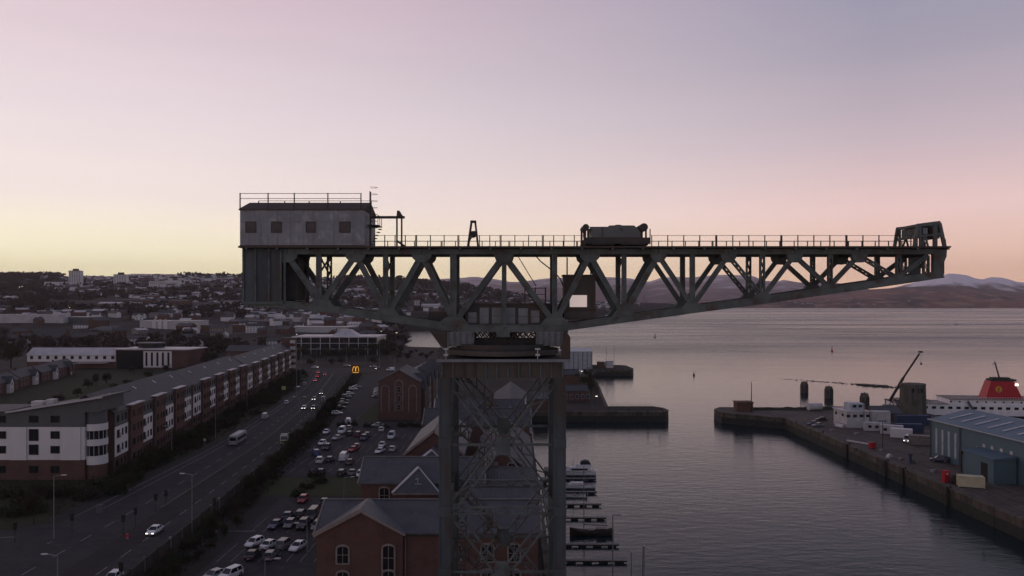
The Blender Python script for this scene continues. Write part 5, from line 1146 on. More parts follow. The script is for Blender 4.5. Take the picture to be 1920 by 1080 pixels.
# annex
mb = MB(); mb.box(-3.0,-34,-0.2,2.6,-21,6.0); an = sp_('annex', mb, M_blue)
mb = MB(); mb.hexa([(-3.3,-34.3,6.003),(2.5,-34.3,6.003),(2.3,-20.7,6.003),(-3.3,-20.7,6.003),(-3.3,-34.3,6.2),(2.5,-34.3,6.9),(2.3,-20.7,6.9),(-3.3,-20.7,6.2)]); mb.build('annex_roof', M_blueroof, an, local=True)
mb = MB(); mb.box(-3.1,-31.6,0,-3.004,-29.0,4.6); mb.build('dark_doorway', M_black, an, local=True)
mb = MB(); mb.box(-3.35,-20.9,0,-3.05,-20.6,5.8); mb.box(-3.5,-21.2,5.0,-3.0,-20.4,5.6); mb.build('floodlight_post', M_dark_steel, an, local=True)

ct = thing('concrete_tower', 'weathered tapering concrete tower with slit windows on the east quay', 'tower', (155.5, 300, 0), 0.35)
mb = MB(); r0, r1 = 6.2, 5.0; pts0 = [(r0*math.cos(math.pi/8+i*math.pi/4), r0*0.8*math.sin(math.pi/8+i*math.pi/4)) for i in range(8)]
def oct_(r, z): return [(r*math.cos(math.pi/8+i*math.pi/4), r*0.85*math.sin(math.pi/8+i*math.pi/4), z) for i in range(8)]
vv = oct_(5.7,-0.3)+oct_(5.5,3)+oct_(5.2,12.0)+oct_(5.35,12.1)+oct_(5.2,13.1)
ff = [(j*8+i, j*8+(i+1)%8, (j+1)*8+(i+1)%8, (j+1)*8+i) for j in range(4) for i in range(8)]+[tuple(range(32,40))]
mb.add(vv, ff); lpart('shaft', mb, M_conc, ct)
for i, a in enumerate((-2.3,-1.95,-1.6)):
    mb = MB(); x, y = 5.0*math.cos(a), 0.85*5.0*math.sin(a); mb.rbox((x,y,10.0),0.8,0.5,1.6,a+math.pi/2); lpart('slit_window', mb, M_black, ct)
mb = MB(); mb.rbox((5.1*math.cos(-2.0), 4.35*math.sin(-2.0), 4.5), 0.3, 0.35, 7.4, -2.0+math.pi/2); lpart('buttress', mb, M_stone, ct)
oc = bld('dock_office', 'white two storey dock office with dark windows and a pale rooftop cabin', 'office', *gb(1586,1632,802)[:2], 0, 0.06, 8.2, 10, 5.6, 'flat', 0.3, M_white, M_palroof, wins=[('f', rng(-3.6,3.6,4), [4.2], 1.4, 1.0, M_dark_steel), ('l', [3,8], [4.2], 1.4, 1.0, M_dark_steel)])
mb = MB(); mb.box(-1.2, 3, 5.91, 4.0, 8, 8.2); lpart('rooftop_cabin', mb, M_pale, oc)
mb = MB(); mb.box(-0.4, 2.93, 6.8, 0.9, 2.996, 7.7); mb.box(1.7, 2.93, 6.8, 3.0, 2.996, 7.7); lpart('cabin_window', mb, M_glass, oc)
def container(label, px, py, l, w, h, yaw, m, name='shipping_container', cat='container', group=None, doors=True, win=0):
    p = G(px, py); t = thing(name, label, cat, (p.x, p.y, 0), yaw, group)
    mb = MB(); mb.box(-l/2, 0, 0.15, l/2, w, h); body = lpart('body', mb, m, t)
    mb = MB(); n = int(l/0.6)
    for i in range(n): mb.box(-l/2+(i+0.3)*l/n, -0.05, 0.35, -l/2+(i+0.65)*l/n, -0.003, h-0.2)
    for i in range(4): mb.box(-l/2-0.05, (i+0.25)*w/4, 0.35, -l/2-0.003, (i+0.6)*w/4, h-0.2)
    lpart('rib', mb, m, t)
    mb = MB()
    for x in (-l/2, l/2-0.12):
        for y in (-0.07, w-0.05): mb.box(x-0.02, y, 0.0, x+0.14, y+0.12, h+0.03)
    mb.box(-l/2,-0.07,h-0.1,l/2,-0.003,h+0.03); lpart('corner_post', mb, m, t)
    if doors:
        mb = MB(); mb.box(l/2-0.03+0.04, 0.1, 0.3, l/2+0.06, w-0.1, h-0.1); lpart('door', mb, m, t)
    for i in range(win): mb = MB(); mb.box(-l/2+1+i*2.2, -0.1, 1.2, -l/2+2.1+i*2.2, -0.055, 2.1); lpart('window', mb, M_glass, t)
    return t
container('cream container standing near the dock edge in front of the blue shed', 1822, 915, 5.6, 2.6, 2.7, -0.35, M_cream)
container('white site cabin at the left end of the cabin row', 1640, 809, 6.2, 3, 2.9, -0.25, M_white, 'site_cabin', 'cabin', 'white cabins on the east quay', win=2)
container('white cabin stacked on top of the leftmost site cabin', 1652, 800, 6.2, 3, 5.4, -0.25, M_white, 'site_cabin', 'cabin', 'white cabins on the east quay')
container('long white cabin with a dark window in the middle of the cabin row', 1672, 815, 7.0, 3, 3.0, -0.45, M_white, 'site_cabin', 'cabin', 'white cabins on the east quay', win=2)
container('pale cabin behind the parked white van', 1690, 822, 6.5, 3, 3.0, -0.45, M_render, 'site_cabin', 'cabin', 'white cabins on the east quay')
container('ribbed pale cabin nearest the blue shed', 1731, 836, 8.0, 3, 3.0, -0.45, M_sand, 'site_cabin', 'cabin', 'white cabins on the east quay')
container('navy blue container at the foot of the concrete tower', 1714, 798, 12, 2.6, 3.6, 0.0, M_bluebox)
container('second navy blue container behind the white cabins', 1706, 812, 9, 2.6, 3.0, -0.1, M_bluebox)
container('green skip beside the parked dark car by the blue shed', 1788, 868, 5.6, 2.6, 2.4, -1.2, M_green, 'skip', 'skip', doors=False)
bld('slate_hut', 'low hut with dark pitched roof between the dock office and the concrete tower', 'hut', *gb(1640,1690,790)[:2], 0, 0, 10.5, 8, 3.0, 'gx', 2.0, M_brick3, M_slate)
bld('pier_hut', 'long low dark brick hut on the head of the east pier', 'hut', *gb(1382,1412,772)[:2], 0, 0, 6.6, 5, 3.6, 'flat', 0.3, M_brick3, M_brick3)
mound = thing('rubble_bank', 'low overgrown rubble bank along the back of the east pier', 'bank', (112, 322, 0))
mb = MB(); n = 26
for i in range(n):
    for j in range(6): mb.v.append((-17+44*i/(n-1), -3+j*1.3, max(-0.1, 1.5*math.sin(math.pi*j/5)*(0.6+0.5*noise.noise(Vector((i*0.4,j*0.5,2)))))))
for i in range(n-1):
    for j in range(5): mb.f.append((i*6+j,(i+1)*6+j,(i+1)*6+j+1,i*6+j+1)); mb.m.append(0)
lpart('bank', mb, M_verge, mound)
# west pier and second pier structures, white warehouse on the point
ww_ = bld('white_warehouse', 'tall pale grey ribbed warehouse on the point right of the crane tower', 'warehouse', *gb(1030,1104,692)[:2], 0, 0.0, 31, 38, 11.5, 'gx', 1.2, M_pale, M_pale)
for u in rng(-15, 15, 11): mb = MB(); mb.box(u-0.12, -0.3, 0, u+0.12, -0.004, 11.4); lpart('wall_rib', mb, M_clad, ww_)
for i, (a, b, pb, h, wl, rf_, lab) in enumerate([(1046,1086,720,5.0,M_brick3,M_slate2,'dark low workshop under the white warehouse'),(1062,1102,752,4.6,M_brick,M_slate2,'long low brick workshop with pale doors near the west pier'),(1000,1028,768,4.5,M_brick2,M_clad,'pink walled store beside the right crane leg'),(1088,1104,706,3.0,M_white,M_palroof,'small white hut on the west quay road'),(1122,1134,690,3.4,M_brick3,M_brick3,'flat dark hut on the second pier')]):
    bld('workshop', lab, 'workshop', *gb(a,b,pb)[:2], 0, 0, (b-a)/F*(H*F/(pb-HY)), 9, h, 'gx' if i < 3 else 'flat', 2.0 if i < 3 else 0.3, wl, rf_, wins=[('f', rng(-5,5,5), [2.0], 1.3, 2.0, M_white)] if i == 1 else [])
bld('white_cabin', 'white box cabin on the second pier head', 'cabin', *gb(1136,1150,690)[:2], 0, 0, 5.0, 4, 4.4, 'flat', 0.3, M_white, M_palroof)
# dolphins in the water
def dolphin(px, py, r, h, label):
    p = G(px, py, WZ); t = thing('mooring_dolphin', label, 'dolphin', (p.x, p.y, WZ), 0, 'round stone dolphins in the water')
    mb = MB(); n = 14; prof = [(r*1.02,-3),(r,0.4),(r*0.97,h*0.8),(r*0.86,h*0.86),(r*0.8,h)]
    for rr, zz_ in prof: mb.v += [(rr*math.cos(2*math.pi*i/n), rr*math.sin(2*math.pi*i/n), zz_) for i in range(n)]
    for j in range(4):
        for i in range(n): mb.f.append((j*n+i, j*n+(i+1)%n, (j+1)*n+(i+1)%n, (j+1)*n+i)); mb.m.append(0)
    mb.f.append(tuple(range(4*n,5*n))); mb.m.append(0); lpart('drum', mb, M_conc, t)
    mb = MB()
    for i in range(8): a = i*math.pi/4; mb.rbox(((r+0.06)*math.cos(a),(r+0.06)*math.sin(a),0.1),0.22,0.3,h*0.72,a); 
    lpart('fender_timber', mb, M_bark, t); mb = MB(); mb.tube((0,0,h),(0,0,h+0.5),0.3,n=10); lpart('bollard', mb, M_dark_steel, t)
dolphin(1508, 736, 2.0, 5.8, 'left round stone dolphin standing in the water beyond the east pier')
dolphin(1554, 746, 2.1, 5.8, 'middle round stone dolphin standing in the water beyond the east pier')
dolphin(1621, 766, 2.0, 7.0, 'right stone dolphin partly behind the dock office and a lamp post')
bk = MB()
for i in range(170):
    t = i/170; px = 1468+ (1700-1468)*t; py = 710.5+ (728-710.5)*t; py += 1.6*noise.noise(Vector((px*0.05, 3.1, 0))); p = G(px, py, WZ); s = (0.25+0.45*t*R.random())*(2.2 if 1612 < px < 1664 else 1.0)
    if R.random() < 0.62-0.35*t: continue
    bk.rbox((p.x+R.uniform(-2,2), p.y+R.uniform(-2.5,2.5), WZ-1), s*R.uniform(2.0,4.5), s*R.uniform(1.4,3), 1.0+0.55*s, R.uniform(-0.4,0.4))
tag(bk.build('rock_breakwater', M_weed), 'thin line of dark weedy rocks just above the water beyond the dolphins', 'breakwater', kind='stuff')
# ------------------------------------------------------------------ vehicles
def paint(name, c, rough=0.3):
    return mat('paint_'+name, c, None, rough=rough, spec=0.5)
PAINT = {k: paint(k, c) for k, c in dict(white=(0.66,0.66,0.67), silver=(0.30,0.31,0.32), grey=(0.13,0.135,0.14), black=(0.018,0.018,0.02), navy=(0.025,0.035,0.075), red=(0.30,0.018,0.025), maroon=(0.12,0.02,0.03), blue=(0.04,0.10,0.26), pink=(0.36,0.20,0.21), brown=(0.10,0.075,0.06), green=(0.03,0.08,0.05), cream=(0.5,0.46,0.3)).items()}
SPEC = {  # length, width, belt heights at stations, cabin: rear base, rear top, front top, front base, roof z, belt z
 'hatchback': (4.0,1.76,0.92,(-1.95,-1.55,0.25,1.05),1.48), 'saloon': (4.6,1.8,0.92,(-1.75,-1.05,0.35,1.15),1.44),
 'estate': (4.6,1.8,0.95,(-2.2,-1.9,0.30,1.10),1.50), 'off-roader': (4.5,1.88,1.08,(-2.15,-1.9,0.30,1.05),1.74), 'van': (5.2,1.98,1.25,(-2.55,-2.5,1.15,1.85),2.25)}
CARM = {}
def car_meshes(kind):
    if kind in CARM: return CARM[kind]
    L_, W_, zb, (a, b, c, d), zr = SPEC[kind]; h = L_/2
    st = [(-h,0.86,0.40,zb*0.80),(-h+0.12,0.95,0.30,zb*0.97),(a,1.0,0.24,zb),(0,1.0,0.22,zb),(d,1.0,0.24,zb*0.99),(h-0.55,0.97,0.26,zb*0.86),(h-0.08,0.88,0.32,zb*0.70),(h,0.80,0.38,zb*0.58)]
    mb = MB(); vs = []
    for y, k, z0, z1 in st:
        w = W_/2*k; vs += [(-w*0.90,y,z0),(-w,y,z0+0.2),(-w*0.985,y,(z0+z1)/2+0.1),(-w*0.92,y,z1),(w*0.92,y,z1),(w*0.985,y,(z0+z1)/2+0.1),(w,y,z0+0.2),(w*0.90,y,z0)]
    fs = [(i*8+j,i*8+(j+1)%8,(i+1)*8+(j+1)%8,(i+1)*8+j) for i in range(len(st)-1) for j in range(8)]+[tuple(range(8)),tuple(range(len(st)*8-8,len(st)*8))]
    mb.add(vs, fs)
    wr, wbt = W_/2*0.72, W_/2*0.88
    mb.hexa([(-wr,b,zr-0.05),(wr,b,zr-0.05),(wr,c,zr-0.05),(-wr,c,zr-0.05),(-wr*0.96,b+0.05,zr),(wr*0.96,b+0.05,zr),(wr*0.96,c-0.05,zr),(-wr*0.96,c-0.05,zr)])
    mid = (b+c)/2
    for s in (-1, 1):                                               # pillars
        for (y0, y1) in ((a+0.05,b+0.05),(d-0.06,c-0.05),(mid-0.2,mid-0.1)): mb.bar((s*wbt,y0,zb-0.02),(s*(wr-0.02),y1,zr-0.03),0.10,0.07,(1,0,0))
        mb.box(s*(W_/2+0.08)-0.08, d-0.35, zb-0.02, s*(W_/2+0.08)+0.08, d-0.18, zb+0.13)
        if kind == 'van': mb.hexa([(s*wbt*1.005,a+0.05,zb-0.02),(s*wbt*0.98,a+0.05,zb-0.02),(s*wbt*0.98,0.2,zb-0.02),(s*wbt*1.005,0.2,zb-0.02),(s*(wr+0.02),b+0.06,zr-0.04),(s*(wr-0.04),b+0.06,zr-0.04),(s*(wr-0.04),0.2,zr-0.04),(s*(wr+0.02),0.2,zr-0.04)])
    if kind == 'van': mb.hexa([(-wbt,a-0.02,zb),(wbt,a-0.02,zb),(wbt,a+0.06,zb),(-wbt,a+0.06,zb),(-wr,b-0.02,zr-0.03),(wr,b-0.02,zr-0.03),(wr,b+0.06,zr-0.03),(-wr,b+0.06,zr-0.03)])
    body = mb.mesh('body', PAINT['white'])
    mb = MB(); mb.hexa([(-wbt+0.03,a+0.03,zb-0.03),(wbt-0.03,a+0.03,zb-0.03),(wbt-0.03,d-0.03,zb-0.03),(-wbt+0.03,d-0.03,zb-0.03),(-wr+0.02,b+0.02,zr-0.052),(wr-0.02,b+0.02,zr-0.052),(wr-0.02,c-0.02,zr-0.052),(-wr+0.02,c-0.02,zr-0.052)])
    glass = mb.mesh('window_glass', M_glass)
    r = 0.32 if kind != 'off-roader' else 0.37
    mb = MB(); mb.tube((-0.11,0,0),(0.11,0,0),r,n=14); mb.tube((-0.125,0,0),(0.125,0,0),r*0.62,n=12,m=1); wheel = mb.mesh('wheel', [M_black, M_hub])
    mb = MB(); mb.box(-0.19,-0.05,-0.08,0.19,0.05,0.08); lamp = mb.mesh('headlight', M_headoff)
    mb = MB(); mb.box(-0.15,-0.04,-0.10,0.15,0.04,0.10); tail = mb.mesh('tail_light', M_tailoff)
    mb = MB(); mb.box(-0.26,-0.02,-0.06,0.26,0.02,0.06); plate = mb.mesh('number_plate', M_white)
    CARM[kind] = (body, glass, wheel, lamp, tail, plate, r); return CARM[kind]
def car(px, py, kind, colour, yaw, label, group, lights=None, detail=True):
    p = G(px, py); t = thing('parked_car' if lights is None else 'moving_car', label, 'van' if kind == 'van' else 'car', (p.x, p.y, 0.03), yaw, group)
    body, glass, wheel, lamp, tail, plate, r = car_meshes(kind); L_, W_, zb = SPEC[kind][:3]; h = L_/2
    inst('body', body, t, m=PAINT[colour]); inst('window_glass', glass, t)
    for s in (-1, 1):
        for y in (h-0.85, -h+0.8): inst('wheel', wheel, t, (s*(W_/2-0.10), y, r))
        inst('headlight', lamp, t, (s*W_*0.30, h-0.06, zb*0.62), 0, (1,1,1), M_head if lights in ('on', 'both') else None)
        inst('tail_light', tail, t, (s*W_*0.35, -h+0.03, zb*0.80), 0, (1,1,1), M_tailon if lights in ('both', 'brake') else None)
    if detail: inst('number_plate', plate, t, (0, -h-0.005, zb*0.6)); 
    return t
PK = 'cars in the lower car park'; PU = 'cars in the upper car park'; PR = 'cars in the row below the road'; MV = 'traffic on the dual carriageway'
pi = math.pi
LOW = [(568,941,'hatchback','red',pi,'red hatchback parked alone by the small lawn in the lower car park'),
 (609,946,'saloon','black',0,'dark saloon half hidden behind the nearest warehouse roof, beside the lawn'),
 (540,972,'saloon','navy',0.1,'dark car at the left end of the far row of the lower car park'),
 (565,968,'estate','black',0,'black estate second in the far row of the lower car park'),
 (586,973,'van','brown',pi,'brownish van third in the far row of the lower car park'),
 (606,974,'hatchback','silver',pi,'silver hatchback at the far row end, cut by the warehouse roof'),
 (517,989,'saloon','navy',pi-0.15,'dark blue saloon at the left end of the middle row'),
 (543,988,'hatchback','grey',pi,'dark grey hatchback second in the middle row'),
 (568,990,'off-roader','black',pi,'black off-roader third in the middle row'),
 (595,991,'estate','grey',pi,'grey estate with pale roof at the right end of the middle row'),
 (477,1023,'hatchback','white',pi-0.35,'white hatchback with blue windscreen at the left end of the near row'),
 (507,1026,'saloon','white',-0.3,'white saloon seen from behind, second in the near row'),
 (534,1026,'off-roader','grey',-0.15,'dark off-roader between two white cars in the near row'),
 (559,1030,'saloon','white',pi-0.2,'white saloon at the right end of the near row facing the camera'),
 (474,1046,'saloon','black',0,'black saloon in front of the white hatchback in the near row'),
 (508,1047,'hatchback','grey',0,'grey hatchback in front of the white saloon in the near row'),
 (402,1085,'saloon','silver',pi-0.5,'silver car cut by the bottom edge, left of a white one'),
 (431,1085,'off-roader','white',pi-0.4,'white car cut by the bottom edge beside the silver one')]
UP = [(612,813,'saloon','white',pi,'white saloon at the top left of the upper car park'),
 (641,812,'van','white',pi,'white van in the top row of the upper car park'),
 (655,805,'hatchback','silver',0,'silver hatchback highest in the top row of the upper car park'),
 (656,816,'hatchback','black',0,'black hatchback beside the white van in the top row'),
 (632,824,'saloon','silver',pi-0.3,'silver saloon out of line in front of the white van'),
 (672,818,'off-roader','maroon',0,'maroon off-roader in the middle of the top row'),
 (689,818,'hatchback','grey',0,'grey hatchback right of the maroon off-roader'),
 (682,825,'off-roader','navy',pi,'navy off-roader in front of the maroon one'),
 (715,808,'estate','white',0.1,'white estate near the hedge at the top right of the upper car park'),
 (708,800,'saloon','silver',pi/2,'silver saloon parked across by the hedge below the arched warehouse'),
 (734,822,'van','white',pi,'white van standing alone on the right of the upper car park'),
 (716,838,'hatchback','white',pi,'white hatchback behind a white saloon, right of the red car'),
 (712,849,'saloon','white',pi-0.2,'white saloon nearest in the right pair of the upper car park'),
 (736,845,'hatchback','white',0,'white hatchback seen from behind beside the slate roof'),
 (604,834,'hatchback','white',pi-0.1,'white hatchback by the trees above the blue covered car'),
 (613,843,'off-roader','black',pi,'black off-roader right of the blue covered car'),
 (669,840,'hatchback','pink',0.2,'pinkish hatchback just behind the red car'),
 (662,846,'saloon','red',pi-0.2,'red saloon in the middle of the upper car park'),
 (592,853,'off-roader','blue',0.4,'blue car under the trees at the left of the upper car park'),
 (600,867,'off-roader','white',0.1,'white off-roader nearest the trees in the lower rows'),
 (619,865,'hatchback','navy',0,'navy hatchback right of the white off-roader'),
 (645,862,'van','white',0,'small white van in the second lowest row'),
 (656,870,'saloon','brown',0,'brown saloon in front of the small white van'),
 (602,889,'saloon','black',0,'black saloon at the left of the lowest row by the lawn'),
 (641,890,'estate','black',0,'black estate in the lowest row by the lawn'),
 (661,890,'saloon','grey',0,'dark saloon with pale roof in the lowest row by the lawn'),
 (676,893,'hatchback','white',pi,'white hatchback cut by the slate roof at the end of the lowest row')]
ROW = [(669,727,'saloon','silver',-1.25,'farthest silver saloon in the angled row below the road'),(662,731,'estate','white',-1.25,'white estate second from the far end of the angled row'),
 (656,740,'hatchback','white',-1.25,'white hatchback third from the far end of the angled row'),(650,746,'off-roader','silver',-1.25,'silver off-roader in the middle of the angled row'),
 (645,753,'hatchback','green',-1.25,'dark green hatchback in the middle of the angled row'),(643,758,'saloon','silver',-1.25,'silver saloon between the green hatchback and the black car'),
 (638,766,'saloon','black',-1.25,'black saloon next to the nearest white estate of the angled row'),(632,777,'estate','white',-1.35,'nearest white estate at the end of the angled row'),
 (653,795,'van','white',0.3,'white delivery van standing below the angled row'),(706,745,'saloon','silver',-0.9,'nearest of three pale cars beside the arched warehouse'),
 (707,739,'hatchback','white',-0.9,'middle of three pale cars beside the arched warehouse'),(708,733,'hatchback','white',-0.9,'farthest of three pale cars beside the arched warehouse')]
for L_, g in ((LOW, PK), (UP, PU), (ROW, PR)):
    for px, py, k, c, yw, lab in L_: car(px, py, k, c, yw, lab, g)
def road_yaw(px, py):
    Y = G(px, py).y; return -math.atan2(road_x(Y+8,0.5)-road_x(Y-8,0.5), 16)
for px, py, k, c, away, li, lab in [(290,1000,'saloon','white',0,'on','white saloon with headlights on, nearest car on the carriageway'),
 (497,785,'van','silver',1,'on','pale van driving away beyond the bus'),(537,757,'hatchback','white',1,'on','white hatchback driving away under the yellow roadside sign'),
 (571,722,'hatchback','silver',1,'on','silver hatchback driving away towards the red tail lights'),(570,767,'hatchback','white',0,'on','white oncoming car with bright headlights, left of an oncoming pair'),
 (588,767,'hatchback','black',0,'on','black oncoming car beside the white one, headlights on'),(589,750,'saloon','grey',0,'on','grey oncoming car just behind the oncoming pair'),
 (603,739,'saloon','black',0,'on','farthest black oncoming car with two bright headlights'),(591,715,'saloon','silver',1,'both','nearest braking car in the queue with red tail lights'),
 (595,707,'saloon','black',1,'both','middle braking car in the queue with red tail lights'),(597,700,'hatchback','grey',1,'both','farthest braking car in the queue at the junction'),
 (609,704,'hatchback','maroon',1,'both','braking car in the right turn lane beside the queue'),(212,1090,'hatchback','white',0,'on','white car roof just entering at the bottom edge of the road')]:
    car(px, py, k, c, road_yaw(px, py) + (0 if away else pi), lab, MV, li)
for px, py, k, c, yw, li, lab in [(590,690,'saloon','white',-pi/2-0.2,'on','white topped car turning at the far junction'),(650,687,'estate','silver',-pi/2,'on','silver estate on the cross road left of the yellow sign'),(700,689,'saloon','silver',pi/2,'on','silver car on the cross road right of the yellow sign'),(709,692,'hatchback','black',pi*0.8,'on','dark car with two bright headlights right of the yellow sign'),(732,695,'van','white',pi/2,'on','white van on the cross road behind the arched warehouse')]:
    car(px, py, k, c, yw, lab, MV, li)
# bus
p = G(434, 836); bus = thing('service_bus', 'pale single deck bus driving away in the near lane of the carriageway', 'bus', (p.x, p.y+5.5, 0.03), road_yaw(434,830), None)
mb = MB(); mb.prism([(-1.2,0.35),(1.2,0.35),(1.25,1.0),(1.25,2.5),(1.12,3.0),(-1.12,3.0),(-1.25,2.5),(-1.25,1.0)], -5.5, 5.5); lpart('body', mb, PAINT['silver'], bus)
mb = MB(); mb.box(-1.05,-5.2,3.003,1.05,5.2,3.12); lpart('roof_panel', mb, M_white, bus)
for s in (-1, 1):
    for i in range(6): mb = MB(); mb.box(s*1.25-0.03,-4.9+i*1.65,1.35,s*1.25+0.03,-3.45+i*1.65,2.35); lpart('side_window', mb, M_glass, bus)
    for y in (-3.2, 3.4): mb = MB(); mb.tube((s*1.0,y,0.48),(s*1.24,y,0.48),0.48,n=14); lpart('wheel', mb, M_black, bus)
    mb = MB(); mb.box(s*1.0-0.12,-5.56,0.8,s*1.0+0.12,-5.503,1.3); lpart('tail_light', mb, M_tailoff, bus)
mb = MB(); mb.box(-1.0,-5.56,1.5,1.0,-5.503,2.5); lpart('rear_window', mb, M_glass, bus)
mb = MB(); mb.box(1.27,4.9,1.9,1.55,5.1,2.4); lpart('mirror', mb, M_white, bus)
# flatbed lorry
p = G(533, 834); lo = thing('flatbed_lorry', 'yellow cabbed flatbed lorry coming towards the camera', 'lorry', (p.x, p.y+1.0, 0.03), road_yaw(533,826)+pi)
mb = MB(); mb.prism([(-0.2,0.5),(1.7,0.5),(1.75,1.5),(1.45,3.0),(-0.2,3.0)], -1.22, 1.22, 'x'); lpart('cab', mb, PAINT['cream'], lo)
mb = MB(); mb.hexa([(-1.05,1.79,1.7),(1.05,1.79,1.7),(1.05,1.70,1.7),(-1.05,1.70,1.7),(-1.0,1.50,2.75),(1.0,1.50,2.75),(1.0,1.42,2.75),(-1.0,1.42,2.75)]); lpart('windscreen', mb, M_glass, lo)
mb = MB(); mb.box(-1.0,1.72,0.75,1.0,1.80,1.3); lpart('grille', mb, M_black, lo)
mb = MB(); mb.box(-1.15,-0.15,3.003,1.15,0.9,3.35); lpart('roof_deflector', mb, M_white, lo)
mb = MB(); mb.box(-1.2,-9.5,1.0,1.2,-0.4,1.25); mb.box(-0.45,-9.3,0.6,0.45,-0.2,0.997); lpart('flatbed', mb, M_timber, lo)
mb = MB(); mb.box(-1.2,-0.39,1.26,1.2,-0.3,2.4); lpart('headboard', mb, M_dark_steel, lo)
for s in (-1, 1):
    for y in (0.9, -6.2, -7.4): mb = MB(); mb.tube((s*0.9,y,0.5),(s*1.2,y,0.5),0.5,n=14); lpart('wheel', mb, M_black, lo)
    mb = MB(); mb.box(s*0.9-0.16,1.75,0.62,s*0.9+0.16,1.81,0.80); lpart('headlight', mb, M_headoff, lo)
# vehicles on the east quay
car(1702, 829, 'van', 'white', 2.5, 'white van with headlights on beside the cabins on the east quay', 'vehicles on the east quay', 'on')
for px, py, k, c, yw, lab in [(1523,797,'hatchback','navy',1.9,'dark blue car on the east quay edge, left one of a pair'),(1533,800,'saloon','grey',1.9,'grey car with pale roof beside the dark blue car on the east quay'),(1760,866,'off-roader','navy',1.2,'dark off-roader with chrome rear parked by the green skip'),(1540,789,'saloon','black',1.6,'black car behind the dark blue one on the east quay')]:
    car(px, py, k, c, yw, lab, 'vehicles on the east quay')

# ------------------------------------------------------------------ ferry in the dry dock
fx0 = 163.0; FY = 313.0
fer = thing('ferry', 'white ferry with red funnel bearing a round yellow emblem, behind the blue shed', 'ferry', (202.5, FY, WZ-1.6), -0.12)
def fp_(name, mb, m): return lpart(name, mb, m, fer)
mb = MB(); mb.prism([(-46,-3),(52,-3),(60,-1),(66,5.2),(-48,5.2),(-48,0)], -7, 7); fp_('hull', mb, M_black)
mb = MB(); mb.box(-47,-6.6,5.203,64,6.6,9.6); fp_('lower_house', mb, M_ship)
mb = MB(); mb.box(-26.5,-6.2,9.603,60,6.2,11.6); up_ = fp_('upper_house', mb, M_ship)
mb = MB(); mb.box(-47.4,-6.9,9.61,-26.6,6.9,9.7); mb.box(-26.8,-6.9,11.603,60.3,6.9,11.75); fp_('deck_edge', mb, M_sand)
for u in rng(-45, 20, 22):
    mb = MB(); mb.box(u-0.8,-6.66,7.7,u+0.8,-6.603,8.7); fp_('window', mb, M_glass)
for u in rng(-26, 30, 18):
    mb = MB(); mb.tube((u,-6.26,10.6),(u,-6.202,10.6),0.36,n=10); fp_('porthole', mb, M_glass)
mb = MB()
for i in range(24): mb.box(-46.8+i*0.75,-6.7,9.71,-46.74+i*0.75,-6.64,10.7)
mb.box(-46.8,-6.7,10.65,-27.5,-6.64,10.72); mb.box(-46.8,-6.7,10.15,-27.5,-6.64,10.2)
for i in range(86): mb.box(-26+i*1.0,-6.8,11.76,-25.94+i*1.0,-6.74,12.6)
mb.box(-26,-6.8,12.55,60,-6.74,12.61); fp_('railing', mb, M_ship)
mb = MB(); fcx = -4.5
mb.hexa([(fcx-7.0,-3.2,11.76),(fcx+6.8,-3.2,11.76),(fcx+6.8,3.2,11.76),(fcx-7.0,3.2,11.76),(fcx-4.8,-2.6,18.6),(fcx+3.9,-2.6,18.6),(fcx+3.9,2.6,18.6),(fcx-4.8,2.6,18.6)]); fun = fp_('funnel', mb, M_red)
mb = MB(); mb.box(fcx-4.4,-2.5,18.603,fcx+4.9,2.5,19.4); mb.box(fcx-3.6,-1.6,19.4,fcx+3,1.6,20.0); mb.build('funnel_cap', M_dark_steel, fun, local=True)
def tilt(x, z, o): return (fcx+x, -3.2+0.6*(z-11.76)/6.84-o, z)
def disc(rad, cx, cz, o, m, name, n=20, inner=0.0):
    mb = MB(); vs_ = []
    for i in range(n):
        a = 2*math.pi*i/n; vs_.append(tilt(cx+rad*math.cos(a), cz+rad*math.sin(a), o))
    for i in range(n):
        a = 2*math.pi*i/n; vs_.append(tilt(cx+rad*math.cos(a), cz+rad*math.sin(a), 0.01))
    mb.add(vs_, [tuple(range(n))]+[(i,(i+1)%n,n+(i+1)%n,n+i) for i in range(n)]); mb.build(name, m, fun, local=True)
disc(1.25, -2.0, 15.4, 0.06, M_yellow, 'emblem_disc'); 
mb = MB()                                                           # red rampant beast on the disc, as small strokes
for a, b, w in [((-2.35,14.1),(-2.0,15.3),0.36),((-2.0,15.3),(-1.65,15.7),0.32),((-2.1,15.1),(-1.4,15.1),0.18),((-2.2,14.7),(-1.5,14.6),0.18),((-2.3,14.2),(-1.8,13.9),0.2),((-2.35,14.2),(-2.6,13.9),0.2),((-2.4,14.4),(-2.75,15.2),0.12)]:
    mb.bar(tilt(a[0],a[1]+0.55,0.09), tilt(b[0],b[1]+0.55,0.09), w, 0.05)
mb.build('emblem_beast', M_red, fun, local=True)
mb = MB(); mb.tube((fcx-0.5,0,19.9),(fcx-2.2,0,26.5),0.35,0.2,n=8); mb.bar((fcx-2.6,-0.8,24.2),(fcx-0.9,0.8,24.2),0.15,0.15); mb.box(fcx-2.9,-0.25,25.2,fcx-1.6,0.25,25.5); fp_('mast', mb, M_dark_steel)
mb = MB(); mb.box(fcx+4.2,-2.9,16.9,fcx+5.4,-2.3,17.7); fp_('funnel_floodlight', mb, M_lampglow)
mb = MB(); mb.box(-45,-3,9.71,-39,3,10.9); mb.box(-37,-2,9.71,-32,2,10.6); fp_('deck_gear', mb, M_sand)
mb = MB(); mb.bar((-20,-6.9,10.8),(-17.5,-7.3,6.6),0.7,0.3); mb.bar((-20,-6.9,11.8),(-17.5,-7.3,7.6),0.08,0.08); fp_('gangway', mb, M_clad)

